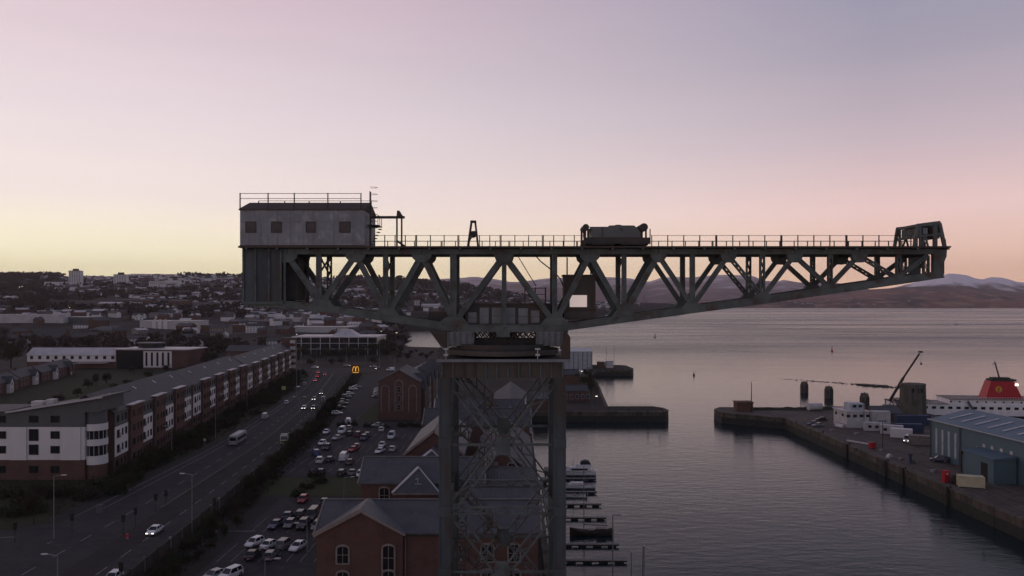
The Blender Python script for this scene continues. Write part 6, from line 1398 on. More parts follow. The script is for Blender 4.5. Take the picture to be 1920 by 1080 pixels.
# mobile crane on the east quay
p = G(1674, 775); mc = thing('mobile_crane', 'mobile crane on the east quay with raised lattice boom and hanging hook', 'crane', (p.x, p.y, 0))
def cr(name, mb, m): return lpart(name, mb, m, mc)
Yc_ = p.y
def rel(px, py, dy=0.0):
    v = P(px, py, Yc_+dy); return Vector((v.x-p.x, dy, v.z))
mb = MB(); mb.box(-3.5,-1.5,0.9,3.5,1.5,1.6)
for x in (-2.6,-0.9,0.9,2.6): mb.tube((x,-1.55,0.6),(x,1.55,0.6),0.6,n=12)
cr('carrier', mb, M_dark_steel)
mb = MB(); mb.box(-3.6,-1.3,1.7,0.2,1.3,3.4); mb.box(-4.4,-1.2,1.7,-3.61,1.2,3.0); cr('superstructure', mb, M_clad)
mb = MB(); mb.box(0.3,-1.3,1.7,1.6,0.2,3.3); cr('cab', mb, M_glass)
b0, b1, b2 = rel(1668,752), rel(1694,708), rel(1724,663); mb = MB(); mb.bar(b0, b1, 0.85, 0.7); cr('boom_section', mb, M_dark_steel); mb = MB(); mb.bar(b1, b2, 0.6, 0.5); cr('boom_section', mb, M_dark_steel)
mb = MB(); h_ = rel(1727,660); mb.box(h_.x-0.9,-0.4,h_.z-0.3,h_.x+0.5,0.4,h_.z+0.4); cr('boom_head', mb, M_dark_steel)
mb = MB(); k1 = rel(1727,680); mb.tube((k1.x,0,k1.z),(k1.x,0,h_.z),0.05,n=6); mb.box(k1.x-0.25,-0.2,k1.z-0.9,k1.x+0.25,0.2,k1.z); cr('hook', mb, M_dark_steel)
mb = MB()
for a, b in [((1660,748),(1660,770)),((1678,748),(1690,772)),((1660,748),(1690,752)),((1660,770),(1672,752)),((1672,752),(1682,771)),((1690,752),(1690,772)),((1660,760),(1690,762)),((1684,752),(1694,771))]: mb.bar(rel(*a,1.0), rel(*b,1.0), 0.28, 0.25)
cr('lattice_base', mb, M_dark_steel)

# quay equipment
def small(name, label, cat, px, py, yaw=0.0, group=None):
    q = G(px, py); return thing(name, label, cat, (q.x, q.y, 0), yaw, group)
t = small('steel_bin', 'red steel bin near the dock edge beside the slim lamp post', 'bin', 1638, 842, 0.2)
mb = MB(); mb.prism([(-0.7,0.2),(0.7,0.2),(0.9,1.9),(-0.9,1.9)], 0, 1.3); lpart('body', mb, M_red, t); mb = MB(); mb.box(-0.95,-0.1,1.9,0.95,-0.003,2.02); mb.box(-0.6,0,0,-0.4,1.3,0.198); mb.box(0.4,0,0,0.6,1.3,0.198); lpart('rim', mb, M_rust, t)
t = small('fuel_pump', 'tall red pump housing left of the cream container', 'pump', 1776, 905, 0.1)
mb = MB(); mb.box(-0.7,0,0,0.7,1.2,2.9); mb.box(-0.55,-0.06,1.8,0.55,-0.003,2.6); lpart('housing', mb, M_red, t); mb = MB(); mb.tube((0,-0.1,2.2),(0,-0.065,2.2),0.25,n=10); lpart('dial', mb, M_white, t)
t = small('winch_engine', 'dark red winch with wheels right beside the cream container', 'winch', 1793, 908, -0.2)
mb = MB(); mb.box(-1.2,0,0.5,1.2,1.3,1.4); mb.tube((-0.2,0.2,1.6),(-0.2,1.1,1.6),0.55,n=12); lpart('engine', mb, M_rust, t)
for x in (-0.8, 0.9): mb = MB(); mb.tube((x,-0.1,0.4),(x,1.4,0.4),0.4,n=12); lpart('wheel', mb, M_black, t)
t = small('hand_crane', 'purple grey pump stand on the quay between the cabins and the dock edge', 'pump', 1708, 869, 0.3)
mb = MB(); mb.box(-0.3,0,0,0.3,0.5,2.6); mb.box(-0.5,-0.1,2.2,0.5,0.6,2.6); lpart('post', mb, M_bluebox, t); mb = MB(); mb.tube((0.9,0,0.5),(0.9,0.4,0.5),0.5,n=12); mb.box(-0.6,-0.2,0,1.4,0.6,0.2); lpart('drum', mb, M_clad, t)
t = small('concrete_block', 'pale broken concrete block lying near the dock edge', 'block', 1670, 858, 0.5)
mb = MB(); mb.prism([(-1,0),(1.1,0),(0.8,0.7),(0.1,1.0),(-0.8,0.6)], 0, 0.9); lpart('block', mb, M_palroof, t)
t = small('upturned_dinghy', 'small white upturned dinghy in front of the dock office', 'boat', 1577, 800, 0.3)
mb = MB(); n = 8; mb.prism([(1.3*math.cos(math.pi*i/n), 1.1*math.sin(math.pi*i/n)) for i in range(n+1)], -1.9, 1.9); lpart('hull', mb, M_white, t)
mb = MB(); mb.box(-0.06,-1.9,1.1,0.06,1.9,1.22); lpart('keel', mb, M_clad, t)
t = small('storage_tank', 'white rounded storage tank with a dark end on the east pier', 'tank', 1530, 770, 0.1)
mb = MB(); mb.tube((-3,0.8,1.5),(2.6,0.8,1.5),1.5,n=16); lpart('shell', mb, M_white, t); mb = MB(); mb.tube((2.6,0.8,1.5),(3.0,0.8,1.5),1.42,1.1,n=16); mb.box(-2.4,0.2,0,-1.8,1.4,0.3); mb.box(1.6,0.2,0,2.2,1.4,0.3); lpart('end_cap', mb, M_brick3, t)
t = small('navigation_light', 'small mast light on the back edge of the east pier', 'beacon', 1501, 768)
mb = MB(); mb.tube((0,0,0),(0,0,4.5),0.1,n=8); lpart('mast', mb, M_dark_steel, t); mb = MB(); mb.box(-1.5,-0.5,0,1.5,0.5,1.0); lpart('base', mb, M_conc, t)
t = small('pier_mast', 'thin tall dark mast on the pier hut roof', 'mast', 1409, 772)
mb = MB(); mb.tube((0,0,0),(0,0,12.0),0.20,0.13,n=8); lpart('mast', mb, M_dark_steel, t); mb = MB(); mb.tube((0,0,-0.1),(0,0,0.25),0.45,n=8); lpart('base_plate', mb, M_dark_steel, t)
t = small('timber_beam', 'long pale timber beam lying near the east quay edge left of the red bin', 'beam', 1612, 832, -1.0)
mb = MB(); mb.box(-4.5,-0.25,0.15,4.5,0.25,0.6); lpart('beam', mb, M_palroof, t); mb = MB(); mb.box(-3.4,-0.4,0,-3.0,0.4,0.148); mb.box(3.0,-0.4,0,3.4,0.4,0.148); lpart('bearer', mb, M_bark, t)
for i, (px, py, s_, yw, lab) in enumerate([(1606,815,1.2,0.3,'stack of timber pallets behind the timber beam on the east quay'),(1652,846,1.0,0.7,'low stack of pallets right of the red bin'),(1690,862,0.9,0.1,'single pallet stack near the pump stand'),(1750,885,1.2,0.5,'pallet stack left of the tall red pump'),(1560,808,1.1,0.2,'pallet stack in front of the upturned dinghy'),(1745,850,1.0,0.9,'pallet stack beside the dark off-roader')]):
    t = small('pallet_stack', lab, 'pallets', px, py, yw, 'pallets on the east quay')
    for k in range(4): mb = MB(); mb.box(-0.6*s_,-0.5*s_,k*0.17+0.04,0.6*s_,0.5*s_,k*0.17+0.15); mb.box(-0.6*s_,-0.5*s_,k*0.17,-0.45*s_,0.5*s_,k*0.17+0.038); mb.box(0.45*s_,-0.5*s_,k*0.17,0.6*s_,0.5*s_,k*0.17+0.038); lpart('pallet', mb, M_timber, t)
for i, (px, py) in enumerate([(1362,778),(1392,783),(1440,786),(1490,793),(1540,812),(1602,845),(1650,872),(1700,900),(1760,930),(1840,965)]):
    t = small('mooring_bollard', f'iron bollard on the east quay edge, {["first","second","third","fourth","fifth","sixth","seventh","eighth","ninth","tenth"][i]} from the pier head', 'bollard', px, py, 0, 'bollards on the east quay edge')
    mb = MB(); mb.tube((0.6,0,0),(0.6,0,0.55),0.26,0.22,n=10); lpart('post', mb, M_dark_steel, t); mb = MB(); mb.tube((0.6,0,0.55),(0.6,0,0.75),0.4,0.36,n=10); lpart('cap', mb, M_dark_steel, t)
t = thing('pier_railing', 'thin railing along the back edge of the west pier', 'railing', (42, 330.3, 0))
for i in range(10): mb = MB(); mb.box(i*2-0.05,-0.05,0,i*2+0.05,0.05,1.2); lpart('post', mb, M_pole, t)
mb = MB(); mb.box(0,-0.03,1.12,18,0.03,1.2); mb.box(0,-0.03,0.6,18,0.03,0.66); lpart('rail', mb, M_pole, t)
t = thing('goal_mast', 'thin goalpost shaped mast frame on the second pier by the white box cabin', 'mast', (*gxy(1137,690), 0))
mb = MB(); mb.tube((0,0,0),(0,0,14),0.14,0.1,n=6); mb.tube((5.2,0,0),(5.2,0,15.5),0.14,0.1,n=6); lpart('post', mb, M_timber, t); mb = MB(); mb.bar((0,0,9.5),(5.2,0,9.5),0.14,0.14); lpart('crossbar', mb, M_timber, t)
for i, (px, py) in enumerate([(1142,768),(1180,770),(1215,774),(1238,779),(1152,692),(1170,692)]):
    q = G(px, py); t = thing('mooring_bollard', ['bollard at the root of the west pier','second bollard on the west pier','third bollard on the west pier','bollard at the head of the west pier','left bollard on the second pier','right bollard on the second pier'][i], 'bollard', (q.x, q.y, 0), 0, 'bollards on the west piers')
    mb = MB(); mb.tube((0,0,0),(0,0,0.8),0.3,0.26,n=10); lpart('post', mb, M_dark_steel, t); mb = MB(); mb.tube((0,0,0.8),(0,0,1.1),0.5,0.42,n=10); lpart('cap', mb, M_dark_steel, t)
for i, (px, py) in enumerate([(1584,835),(1631,866),(1671,880),(1718,916),(1873,980)]):     # timber fenders with ladders on the dock face
    q = G(px, py); t = thing('timber_fender', ['fender nearest the east pier corner','second fender from the east pier corner','third dark fender on the dock wall','fourth dark fender on the dock wall','dark fender with white ladder top nearest the camera'][i], 'fender', (104.7, q.y, 0), 0, 'timber fenders on the east dock wall')
    mb = MB(); mb.box(-0.28,-0.35,-6,0.05,0.35,0.5); lpart('pile', mb, M_bark, t)
    mb = MB(); mb.box(-0.42,0.5,-6,-0.36,0.56,0.9); mb.box(-0.42,0.95,-6,-0.36,1.01,0.9)
    for k in range(14): mb.box(-0.41,0.5,-5.6+k*0.45,-0.37,1.0,-5.55+k*0.45)
    lpart('ladder', mb, M_dark_steel, t); mb = MB(); mb.tube((0.7,0,0.1),(0.7,0,0.6),0.22,n=10); mb.tube((0.7,0,0.6),(0.7,0,0.72),0.34,n=10); lpart('bollard', mb, M_pale if i == 4 else M_dark_steel, t)
for px, py, zt in ((1655,842,8.5),(1620,806,10)):
    q = G(px, py); t = thing('quay_light_post', 'lamp post beside the red bin on the east quay' if px == 1655 else 'lamp post with twin heads beside the white dock office', 'lamp post', (q.x, q.y, 0))
    mb = MB(); mb.tube((0,0,0),(0,0,zt),0.14,0.1,n=8); lpart('post', mb, M_dark_steel, t)
    for s in (-1, 1): mb = MB(); mb.box(s*0.8-0.4,-0.15,zt-0.1,s*0.8+0.4,0.15,zt+0.12); mb.bar((0,0,zt),(s*0.5,0,zt),0.08,0.08); lpart('lamp_head', mb, M_dark_steel, t)

# ------------------------------------------------------------------ marina
pon = thing('pontoon_walkway', 'pale timber pontoon walkway along the west dock wall', 'pontoon', (8.6, 60, WZ), 0)
for i in range(14): mb = MB(); mb.box(-0.8, i*11+0.05, 0.35, 0.8, i*11+10.95, 0.55); lpart('deck_section', mb, M_timber, pon)
mb = MB()
for i in range(40): mb.box(-0.7, i*3.85, -0.4, 0.7, i*3.85+2.0, 0.348)
lpart('float', mb, M_black, pon)
FNG = [('finger pontoon nearest the camera',1050,1175),('second finger pontoon from the camera',1020,1160),('finger pontoon just beyond the dark wooden boat',970,1137),('empty finger pontoon between the boats',945,1127),('finger pontoon beside the grey sailing boat',922,1119),('farthest finger pontoon beside the white motor cruiser',897,1118)]
for lab, py, pxe in FNG:
    q = G(pxe, py, WZ+0.5); t = thing('finger_pontoon', lab, 'pontoon', (9.5, q.y, WZ), 0, 'finger pontoons of the marina'); xe = q.x-9.5
    mb = MB(); mb.box(0,-0.5,0.38,xe,0.5,0.56); lpart('deck', mb, M_timber, t)
    n = 4
    for i in range(n):
        mb = MB(); x = xe*(i+0.55)/n; mb.box(x-0.8,-0.48,-0.4,x+0.8,0.48,0.377); lpart('float', mb, M_black, t)
    mb = MB(); mb.box(0,-0.56,0.28,xe,-0.503,0.52); lpart('edge_beam', mb, M_bark, t)
def hull_mesh(L_, B, D, z0, sheer=0.35, n=12, stern=0.75):
    mb = MB(); rows = []
    for i in range(n+1):
        t = i/n; y = L_*t; k = stern+(1-stern)*math.sin(min(1,t/0.45)*math.pi/2) if t < 0.45 else math.cos((t-0.45)/0.55*math.pi/2)**0.7
        k = max(k, 0.02); w = B/2*k; zt = z0+D+sheer*(2*t-0.9)**2
        rows.append([(y,-w,zt),(y,-w*0.9,z0+D*0.35),(y,-w*0.35,z0-0.25),(y,w*0.35,z0-0.25),(y,w*0.9,z0+D*0.35),(y,w,zt)])
    for r in rows: mb.v += r
    for i in range(n):
        for j in range(5): mb.f.append((i*6+j,(i+1)*6+j,(i+1)*6+j+1,i*6+j+1)); mb.m.append(0)
        mb.f.append((i*6+5,(i+1)*6+5,(i+1)*6,i*6)); mb.m.append(1)
    mb.f.append((0,1,2,3,4,5)); mb.m.append(0)
    return mb
# white motor cruiser (bow towards the quay)
q = G(1118, 893, WZ); t = thing('motor_cruiser', 'white motor cruiser with flybridge and dark canvas cover at the farthest pontoon', 'boat', (q.x, q.y+1.6, WZ), pi)
mb = hull_mesh(11.0, 3.4, 0.95, 0, 0.5); lpart('hull', mb, [M_ship, M_ship], t)
mb = MB(); mb.prism([(1.2,1.3),(8.6,1.3),(7.2,2.3),(2.2,2.5)], -1.35, 1.35); lpart('cabin', mb, M_ship, t); mb = MB(); mb.box(2.4,-1.39,1.6,7.0,-1.355,2.1); mb.box(2.4,1.355,1.6,7.0,1.39,2.1); lpart('cabin_window', mb, M_glass, t)
mb = MB(); mb.prism([(1.6,2.5),(5.6,2.4),(5.0,3.1),(1.4,3.2)], -1.2, 1.2); lpart('flybridge', mb, M_ship, t); mb = MB(); mb.prism([(1.4,3.21),(4.4,3.11),(4.0,3.9),(3.0,4.2),(1.9,4.0)], -1.1, 1.1); lpart('canvas_cover', mb, M_canvas, t)
mb = MB(); mb.bar((0.4,0,1.3),(1.6,0,3.4),0.12,2.2); lpart('radar_arch', mb, M_ship, t)
mb = MB()
for i in range(7): mb.tube((5.5+i*0.9,-1.5+i*0.2,1.4),(5.5+i*0.9,-1.5+i*0.2,2.1),0.03,n=5)
mb.bar((5.5,-1.5,2.1),(10.9,-0.3,2.1),0.04,0.04); lpart('bow_rail', mb, M_pole, t)
q = G(1116, 915, WZ); t = thing('sailing_yacht', 'pale sailing yacht with one mast just in front of the motor cruiser', 'boat', (q.x, q.y, WZ), pi)
mb = hull_mesh(10.0, 2.9, 0.9, 0); lpart('hull', mb, [M_ship, M_sand], t); mb = MB(); mb.prism([(3,0.95),(7.2,0.95),(6.4,1.5),(3.2,1.55)], -0.9, 0.9); lpart('coachroof', mb, M_ship, t)
mb = MB(); mb.tube((5.8,0,1.3),(5.8,0,7.5),0.08,0.05,n=6); lpart('mast', mb, M_pole, t); mb = MB(); mb.tube((5.8,0,2.2),(1.8,0,2.1),0.12,n=6); lpart('boom', mb, M_canvas, t)
q = G(1150, 1003, WZ); t = thing('wooden_boat', 'dark hulled wooden sailing boat with tall mast lying along the middle pontoon', 'boat', (q.x, q.y, WZ), pi)
mb = hull_mesh(9.2, 2.6, 0.75, 0, 0.75, stern=0.5); lpart('hull', mb, [M_wood, M_bark], t); mb = MB(); mb.box(1.6,-0.8,0.75,3.6,0.8,1.45); mb.box(4.2,-0.6,0.75,5.4,0.6,1.15); lpart('deckhouse', mb, M_wood, t)
mb = MB(); mb.tube((6.2,0,1.0),(6.2,0,14.5),0.11,0.06,n=8); lpart('mast', mb, M_pole, t); mb = MB(); mb.tube((6.2,0,2.2),(1.2,0,2.0),0.13,n=6); lpart('furled_sail', mb, M_sand, t)
mb = MB(); mb.bar((6.2,0,13.8),(9.1,0,1.3),0.03,0.03); mb.bar((6.2,0,13.8),(0.1,0,1.6),0.03,0.03); lpart('stay', mb, M_black, t)
q = G(1076, 905, WZ); t = thing('mast_yacht', 'white yacht with a tall dark mast beside the right crane leg', 'boat', (q.x+1, q.y+14, WZ), pi)
mb = hull_mesh(8.5, 2.6, 0.9, 0); lpart('hull', mb, [M_ship, M_sand], t); mb = MB(); mb.prism([(2.6,0.95),(6.2,0.95),(5.5,1.5),(2.8,1.55)], -0.8, 0.8); lpart('coachroof', mb, M_ship, t)
mb = MB(); mb.tube((4.8,0,1.2),(4.8,0,14.0),0.1,0.06,n=6); mb.bar((4.8,-0.8,8.5),(4.8,0.8,8.5),0.05,0.05); lpart('mast', mb, M_dark_steel, t)
q = G(1098, 932, WZ); t = thing('day_boat', 'small open white day boat between the pale yacht and the empty finger pontoon', 'boat', (q.x, q.y, WZ), pi)
mb = hull_mesh(5.2, 1.9, 0.55, 0, 0.3); lpart('hull', mb, [M_ship, M_clad], t); mb = MB(); mb.box(1.2,-0.7,0.56,1.5,0.7,0.75); mb.box(2.6,-0.7,0.56,2.9,0.7,0.75); lpart('thwart', mb, M_timber, t); mb = MB(); mb.box(-0.35,-0.2,0.1,0.0,0.2,0.95); lpart('outboard', mb, M_black, t)
for i, (px, py0, py1) in enumerate([(1149,965,1130),(1184,1035,1150),(1206,1024,1160)]):
    Y = 126-i*4; a = P(px, py0, Y); t = thing('mooring_post', ['lamp topped pale pile left of two others at the bottom edge','middle pale pile at the bottom edge of the dock','right tilted pale pile at the bottom edge of the dock'][i], 'pile', (a.x, Y, WZ-3), 0, 'pale piles at the near pontoon')
    mb = MB(); mb.tube((0.15*(i == 2)*-1,0,0),(0.1*(i == 2),0,a.z-WZ+3),0.13 if i < 2 else 0.22,0.09 if i < 2 else 0.2,n=8); lpart('pile', mb, M_pole, t)
    mb = MB(); 
    if i == 0: mb.box(0,-0.12,a.z-WZ+2.9,1.4,0.12,a.z-WZ+3.02); lpart('lamp_arm', mb, M_pole, t)
    else: mb.tube((0.1*(i == 2),0,a.z-WZ+3),(0.1*(i == 2),0,a.z-WZ+3.3),0.2,0.03,n=8); lpart('pile_cap', mb, M_white, t)

# buoys and far shore things
for i, (px, py, m_, hh, lab) in enumerate([(1228,633,M_black,5.2,'dark channel buoy left of centre on the firth, near the jib'),(1560,659,M_red,4.6,'red can buoy with a slim top on the open firth'),(1301,704,M_dark_steel,2.6,'small dark buoy with top mark nearest the pier heads'),(1404,592,M_black,5,'tiny left speck buoy far out by the jib'),(1443,591,M_black,5,'tiny right speck buoy far out by the jib')]):
    q = G(px, py, WZ); t = thing('channel_buoy', lab, 'buoy', (q.x, q.y, WZ), 0, 'buoys on the firth')
    mb = MB(); mb.tube((0,0,-0.5),(0,0,0.9),hh*0.30,hh*0.26,n=12); lpart('float', mb, m_, t); mb = MB(); mb.tube((0,0,0.9),(0,0,hh*0.8),hh*0.12,hh*0.08,n=8); mb.tube((0,0,hh*0.8),(0,0,hh),hh*0.10,hh*0.10,n=8); lpart('top_mark', mb, m_, t)
wk = MB()
for (a, b, w) in [((1752,601),(1792,608),3),((1757,613),(1792,608),5),((1880,598),(1896,598),3),((1564,659),(1600,661),1.2)]:
    p_, q_ = G(*a, WZ), G(*b, WZ); d = (q_-p_).normalized(); nn = Vector((-d.y,d.x,0))*w; z = WZ+0.03
    wk.add([(p_.x-nn.x*0.2,p_.y-nn.y*0.2,z),(p_.x+nn.x*0.2,p_.y+nn.y*0.2,z),(q_.x+nn.x,q_.y+nn.y,z),(q_.x-nn.x,q_.y-nn.y,z)], [(0,1,2,3)])
tag(wk.build('boat_wake', mat('foam', (0.45,0.45,0.46), (0.2,0.2,0.21), 0.15, 0.6), normals=False), kind='structure')
sp = G(1790, 609, WZ); t = thing('patrol_launch', 'tiny pale launch at the tip of its wake far out on the firth', 'boat', (sp.x, sp.y, WZ), -1.4)
mb = hull_mesh(12, 4, 1.5, 0); lpart('hull', mb, [M_white, M_white], t); mb = MB(); mb.box(3,-1.2,1.6,7,1.2,3.4); lpart('wheelhouse', mb, M_white, t)
for i, (px, py) in enumerate([(1196,592),(1206,590),(1216,587)]):     # ship to shore container cranes on the far terminal
    Y = 2560+i*60; b_ = P(px, 588, Y); t = thing('container_crane', ['left','middle','right'][i]+'most of three distant lattice container cranes beyond the jib', 'crane', (b_.x, Y, 1.0), 0.5+0.1*i, 'container cranes on the far terminal')
    mb = MB(); hh = 34
    for x in (-8, 8):
        for y in (-9, 9): mb.bar((x,y,0),(x,y,hh),1.2,1.2)
        mb.bar((x,-9,12),(x,9,12),1.0,1.0); mb.bar((x,-9,12),(x,9,hh),0.7,0.7)
    for y in (-9, 9): mb.bar((-8,y,12),(8,y,12),1.2,1.2); mb.bar((-8,y,hh),(8,y,hh),1.2,1.2)
    lpart('portal', mb, M_clad, t)
    mb = MB(); mb.bar((0,-26,hh),(0,14,hh),2.0,1.6); mb.bar((0,14,hh),(0,24,hh+(30 if i == 2 else 6)),1.6,1.4); mb.bar((0,9,hh),(0,4,hh+17),1.0,1.0); mb.bar((0,4,hh+17),(0,-24,hh+1),0.5,0.5); mb.bar((0,4,hh+17),(0,14,hh+1),0.5,0.5); lpart('boom', mb, M_clad, t)
bld('terminal_shed', 'pale terminal shed with dark base beside the distant container cranes', 'shed', *[(lambda v: (v.x, v.y))(P(1150,590,2450))][0], 1.0, 0, 60, 30, 16, 'gx', 5, M_palroof, M_palroof)
bld('terminal_shed', 'low grey terminal building under the driver cab of the jib', 'shed', *[(lambda v: (v.x, v.y))(P(1124,596,2120))][0], 1.0, 0, 46, 24, 9, 'flat', 1.0, M_sand, M_clad)
t = P(1790, 548, 7000); wt = thing('wind_turbine', 'single white wind turbine on the moor below the snowy mountain', 'turbine', (t.x, 7000, t.z-10))
mb = MB(); mb.tube((0,0,0),(0,0,90),3.0,1.8,n=10); lpart('tower', mb, M_white, wt)
for k in range(3): a = math.radians(90+120*k+12); mb = MB(); mb.bar((0,-2,90),(42*math.cos(a),-2,90+42*math.sin(a)),2.4,0.8); lpart('blade', mb, M_white, wt)
# shoreline villages across the firth: a scatter of white houses
vm = house_mesh(2).mesh('house', [M_render, M_slate2, M_glass, M_brick3])
VL = [(1318,562),(1322,566),(1330,565),(1338,561),(1347,563),(1356,560),(1362,558),(1375,557),(1480,565),(1492,567),(1506,570),(1515,569),(1522,570),(1552,563),(1588,560),(1598,559),(1610,569),(1640,571),(1705,565),(1862,562),(1470,562),(1530,572),(1262,573),(1250,574)]
mh_obj = [o for o in col.objects if o.name.startswith('hills')]
def ray_hill(px, py):
    dep = bpy.context.evaluated_depsgraph_get()
    hit, loc, *_r = sc.ray_cast(dep, (0, 0, H), Vector(((px-960)/F, 1, -(py-HY)/F)).normalized(), distance=20000)
    return loc if hit and loc.y > 5000 else None
bpy.context.view_layer.update()
for i, (px, py) in enumerate(VL):
    l = ray_hill(px, py)
    if l is None: continue
    o = bpy.data.objects.new('shore_house', vm); col.objects.link(o); o.location = l; o.scale = (0.8,0.8,0.9)
    tag(o, 'tiny white house on the far shore below the moor', 'house', 'white houses on the far shore')
# ------------------------------------------------------------------ signs, lamps, fences
sg = thing('arch_sign', 'lit brown roadside sign with yellow double arch letter over a yellow bar at the junction', 'sign', (*gxy(667,700), 0), 0.0)
Ys = G(667,700).y
def sgp(px, py): v = P(px, py, Ys); return (v.x-sg.location.x, v.z)
mb = MB(); x0, z0 = sgp(659,699.5); x1, z1 = sgp(675,684); mb.box(x0, -0.25, z0, x1, 0.25, z1); lpart('panel', mb, mat('sign_brown', (0.12,0.035,0.02), None, rough=0.5), sg)
M_sigy = mat('sign_yellow', (0.7,0.42,0.05), None, emit=((1.0,0.50,0.07), 0.55))
mb = MB()
for cx_ in (664.3, 669.9):
    n = 10; top, bot, r = 687.2, 696.2, 2.8
    ps = [(cx_-r*math.cos(math.pi*i/n)*(1.0), bot-(bot-top)*(math.sin(math.pi*i/n))**0.75) for i in range(n+1)]
    for a, b in zip(ps, ps[1:]):
        A_, B_ = sgp(*a), sgp(*b); mb.bar((A_[0],-0.32,A_[1]), (B_[0],-0.32,B_[1]), 0.42, 0.12)
lpart('arch_letter', mb, M_sigy, sg)
mb = MB(); a_, b_ = sgp(661.3,699.0), sgp(672.7,697.6); mb.box(a_[0],-0.35,a_[1],b_[0],-0.253,b_[1]); lpart('letter_bar', mb, M_sigy, sg)
mb = MB(); mb.box(-0.5,-0.15,-0.2,0.5,0.15,z0-0.003); lpart('pole', mb, M_dark_steel, sg)
def road_sign(px, pyf, pyt, w, h, m, label):
    p = G(px, pyf); t = thing('road_sign', label, 'sign', (p.x, p.y, 0)); zt = P(px, pyt, p.y).z
    mb = MB(); mb.tube((-w*0.3,0,0),(-w*0.3,0,zt-0.1),0.06,n=6); mb.tube((w*0.3,0,0),(w*0.3,0,zt-0.1),0.06,n=6); lpart('post', mb, M_pole, t)
    mb = MB(); mb.box(-w/2,-0.1,zt-h,w/2,-0.065,zt); lpart('board', mb, m, t)
    mb = MB(); mb.box(-w/2+0.08,-0.115,zt-h+0.08,w/2-0.08,-0.103,zt-h+0.14); mb.box(-w/2+0.08,-0.115,zt-0.14,w/2-0.08,-0.103,zt-0.08); lpart('board_border', mb, M_white, t)
road_sign(532, 742, 724, 1.9, 1.7, mat('sign_lime', (0.42,0.50,0.16), None, rough=0.5), 'square yellow green roadside sign on the left verge')
road_sign(384, 836, 822, 0.8, 0.8, M_white, 'small white roadside sign by the verge beyond the corner block')
road_sign(568, 716, 704, 2.6, 1.9, M_green, 'green direction sign on the verge before the junction')
road_sign(239, 1012, 1000, 0.5, 0.9, M_red, 'small red and white sign post on the traffic island')
# bus shelter
p = G(559, 734); t = thing('bus_shelter', 'glass bus shelter on the left pavement before the junction', 'shelter', (p.x, p.y, 0), 0.12)
mb = MB(); mb.box(-0.8,-2,2.4,0.8,2,2.55); lpart('roof', mb, M_palroof, t); mb = MB(); mb.box(-0.75,-1.9,0.3,-0.7,1.9,2.3); lpart('glass_wall', mb, M_glass, t)
mb = MB()
for y in (-1.9,1.9): mb.box(-0.78,y-0.05,0,-0.68,y+0.05,2.4); mb.box(0.68,y-0.05,0,0.78,y+0.05,2.4)
lpart('frame', mb, M_dark_steel, t)
p = G(606, 754); t = thing('bus_shelter', 'small white roofed shelter by the right hand edge of the road', 'shelter', (p.x, p.y, 0), 0.15)
mb = MB(); mb.box(-0.8,-1.4,2.4,0.8,1.4,2.6); lpart('roof', mb, M_white, t); mb = MB(); mb.box(-0.75,-1.3,0,-0.65,1.3,2.39); mb.box(0.65,-1.3,0,0.75,1.3,2.39); lpart('side_wall', mb, M_palroof, t)
# street lamps
def lamp(px, pyf, pyt, arms, label, group='street lamps along the road', lit=False, Y=None, r=0.1):
    p = G(px, pyf) if Y is None else Vector(((px-960)/F*Y, Y, 0))
    zt = P(px, pyt, p.y).z; t = thing('street_lamp', label, 'street lamp', (p.x, p.y, 0), 0, group)
    mb = MB(); mb.tube((0,0,0),(0,0,zt),r,r*0.6,n=8); lpart('post', mb, M_pole, t)
    for s in arms:
        mb = MB(); mb.bar((0,0,zt),(s*1.6,0,zt+0.25),0.09,0.07); lpart('arm', mb, M_pole, t); mb = MB(); mb.box(s*1.9-0.45,-0.14,zt+0.16,s*1.9+0.45,0.14,zt+0.32); lpart('lamp_head', mb, M_lampglow if lit else M_palroof, t)
LAMPS = [(101,1010,893,(1,),'street lamp in front of the white corner block'),(108,1150,1042,(-1,),'street lamp rising from the bottom left edge'),(360,1000,890,(-1,),'street lamp on the median nearest the camera'),
 (322,852,800,(-1,),'lamp on the verge behind the nearest flats hedge'),(404,822,740,(1,),'lamp on the verge opposite the nearest flats'),(463,770,704,(1,),'lamp on the verge opposite the middle flats'),(556,745,640,(1,),'tall lamp on the verge beside the yellow green sign'),(564,715,632,(1,),'tall slim lamp on the verge just before the junction'),
 (561,797,745,(-1,1),'twin armed lamp on the median beside the oncoming cars'),(593,690,652,(1,),'lamp at the left of the cross road'),(650,686,640,(-1,),'lamp on the cross road left of the yellow arch sign'),(685,686,648,(-1,),'slim lamp just right of the yellow arch sign'),(712,690,640,(-1,),'lamp beside the headlights on the cross road'),(740,692,664,(1,),'lamp behind the arched warehouse'),
 (645,935,896,(1,),'car park lamp on the small lawn'),(576,1035,983,(-1,),'car park lamp behind the nearest white cars'),(497,1120,1050,(1,),'car park lamp at the bottom edge'),
 (497,715,655,(1,),'slim lamp among the hedge before the last flats')]
for a, b, c, d, l in LAMPS: lamp(a, b, c, d, l)
for i, (px, py, z) in enumerate([(1050,762,5),(1110,765,7),(1085,712,5),(1093,738,6)]): lamp(px, py, py-z*3.0, (1,), ['lit lamp by the west pier workshops','thin lit post at the corner of the west pier','lit lamp under the white warehouse','lit lamp beside the long brick workshop'][i], 'lit lamps on the west quay', True, r=0.07)
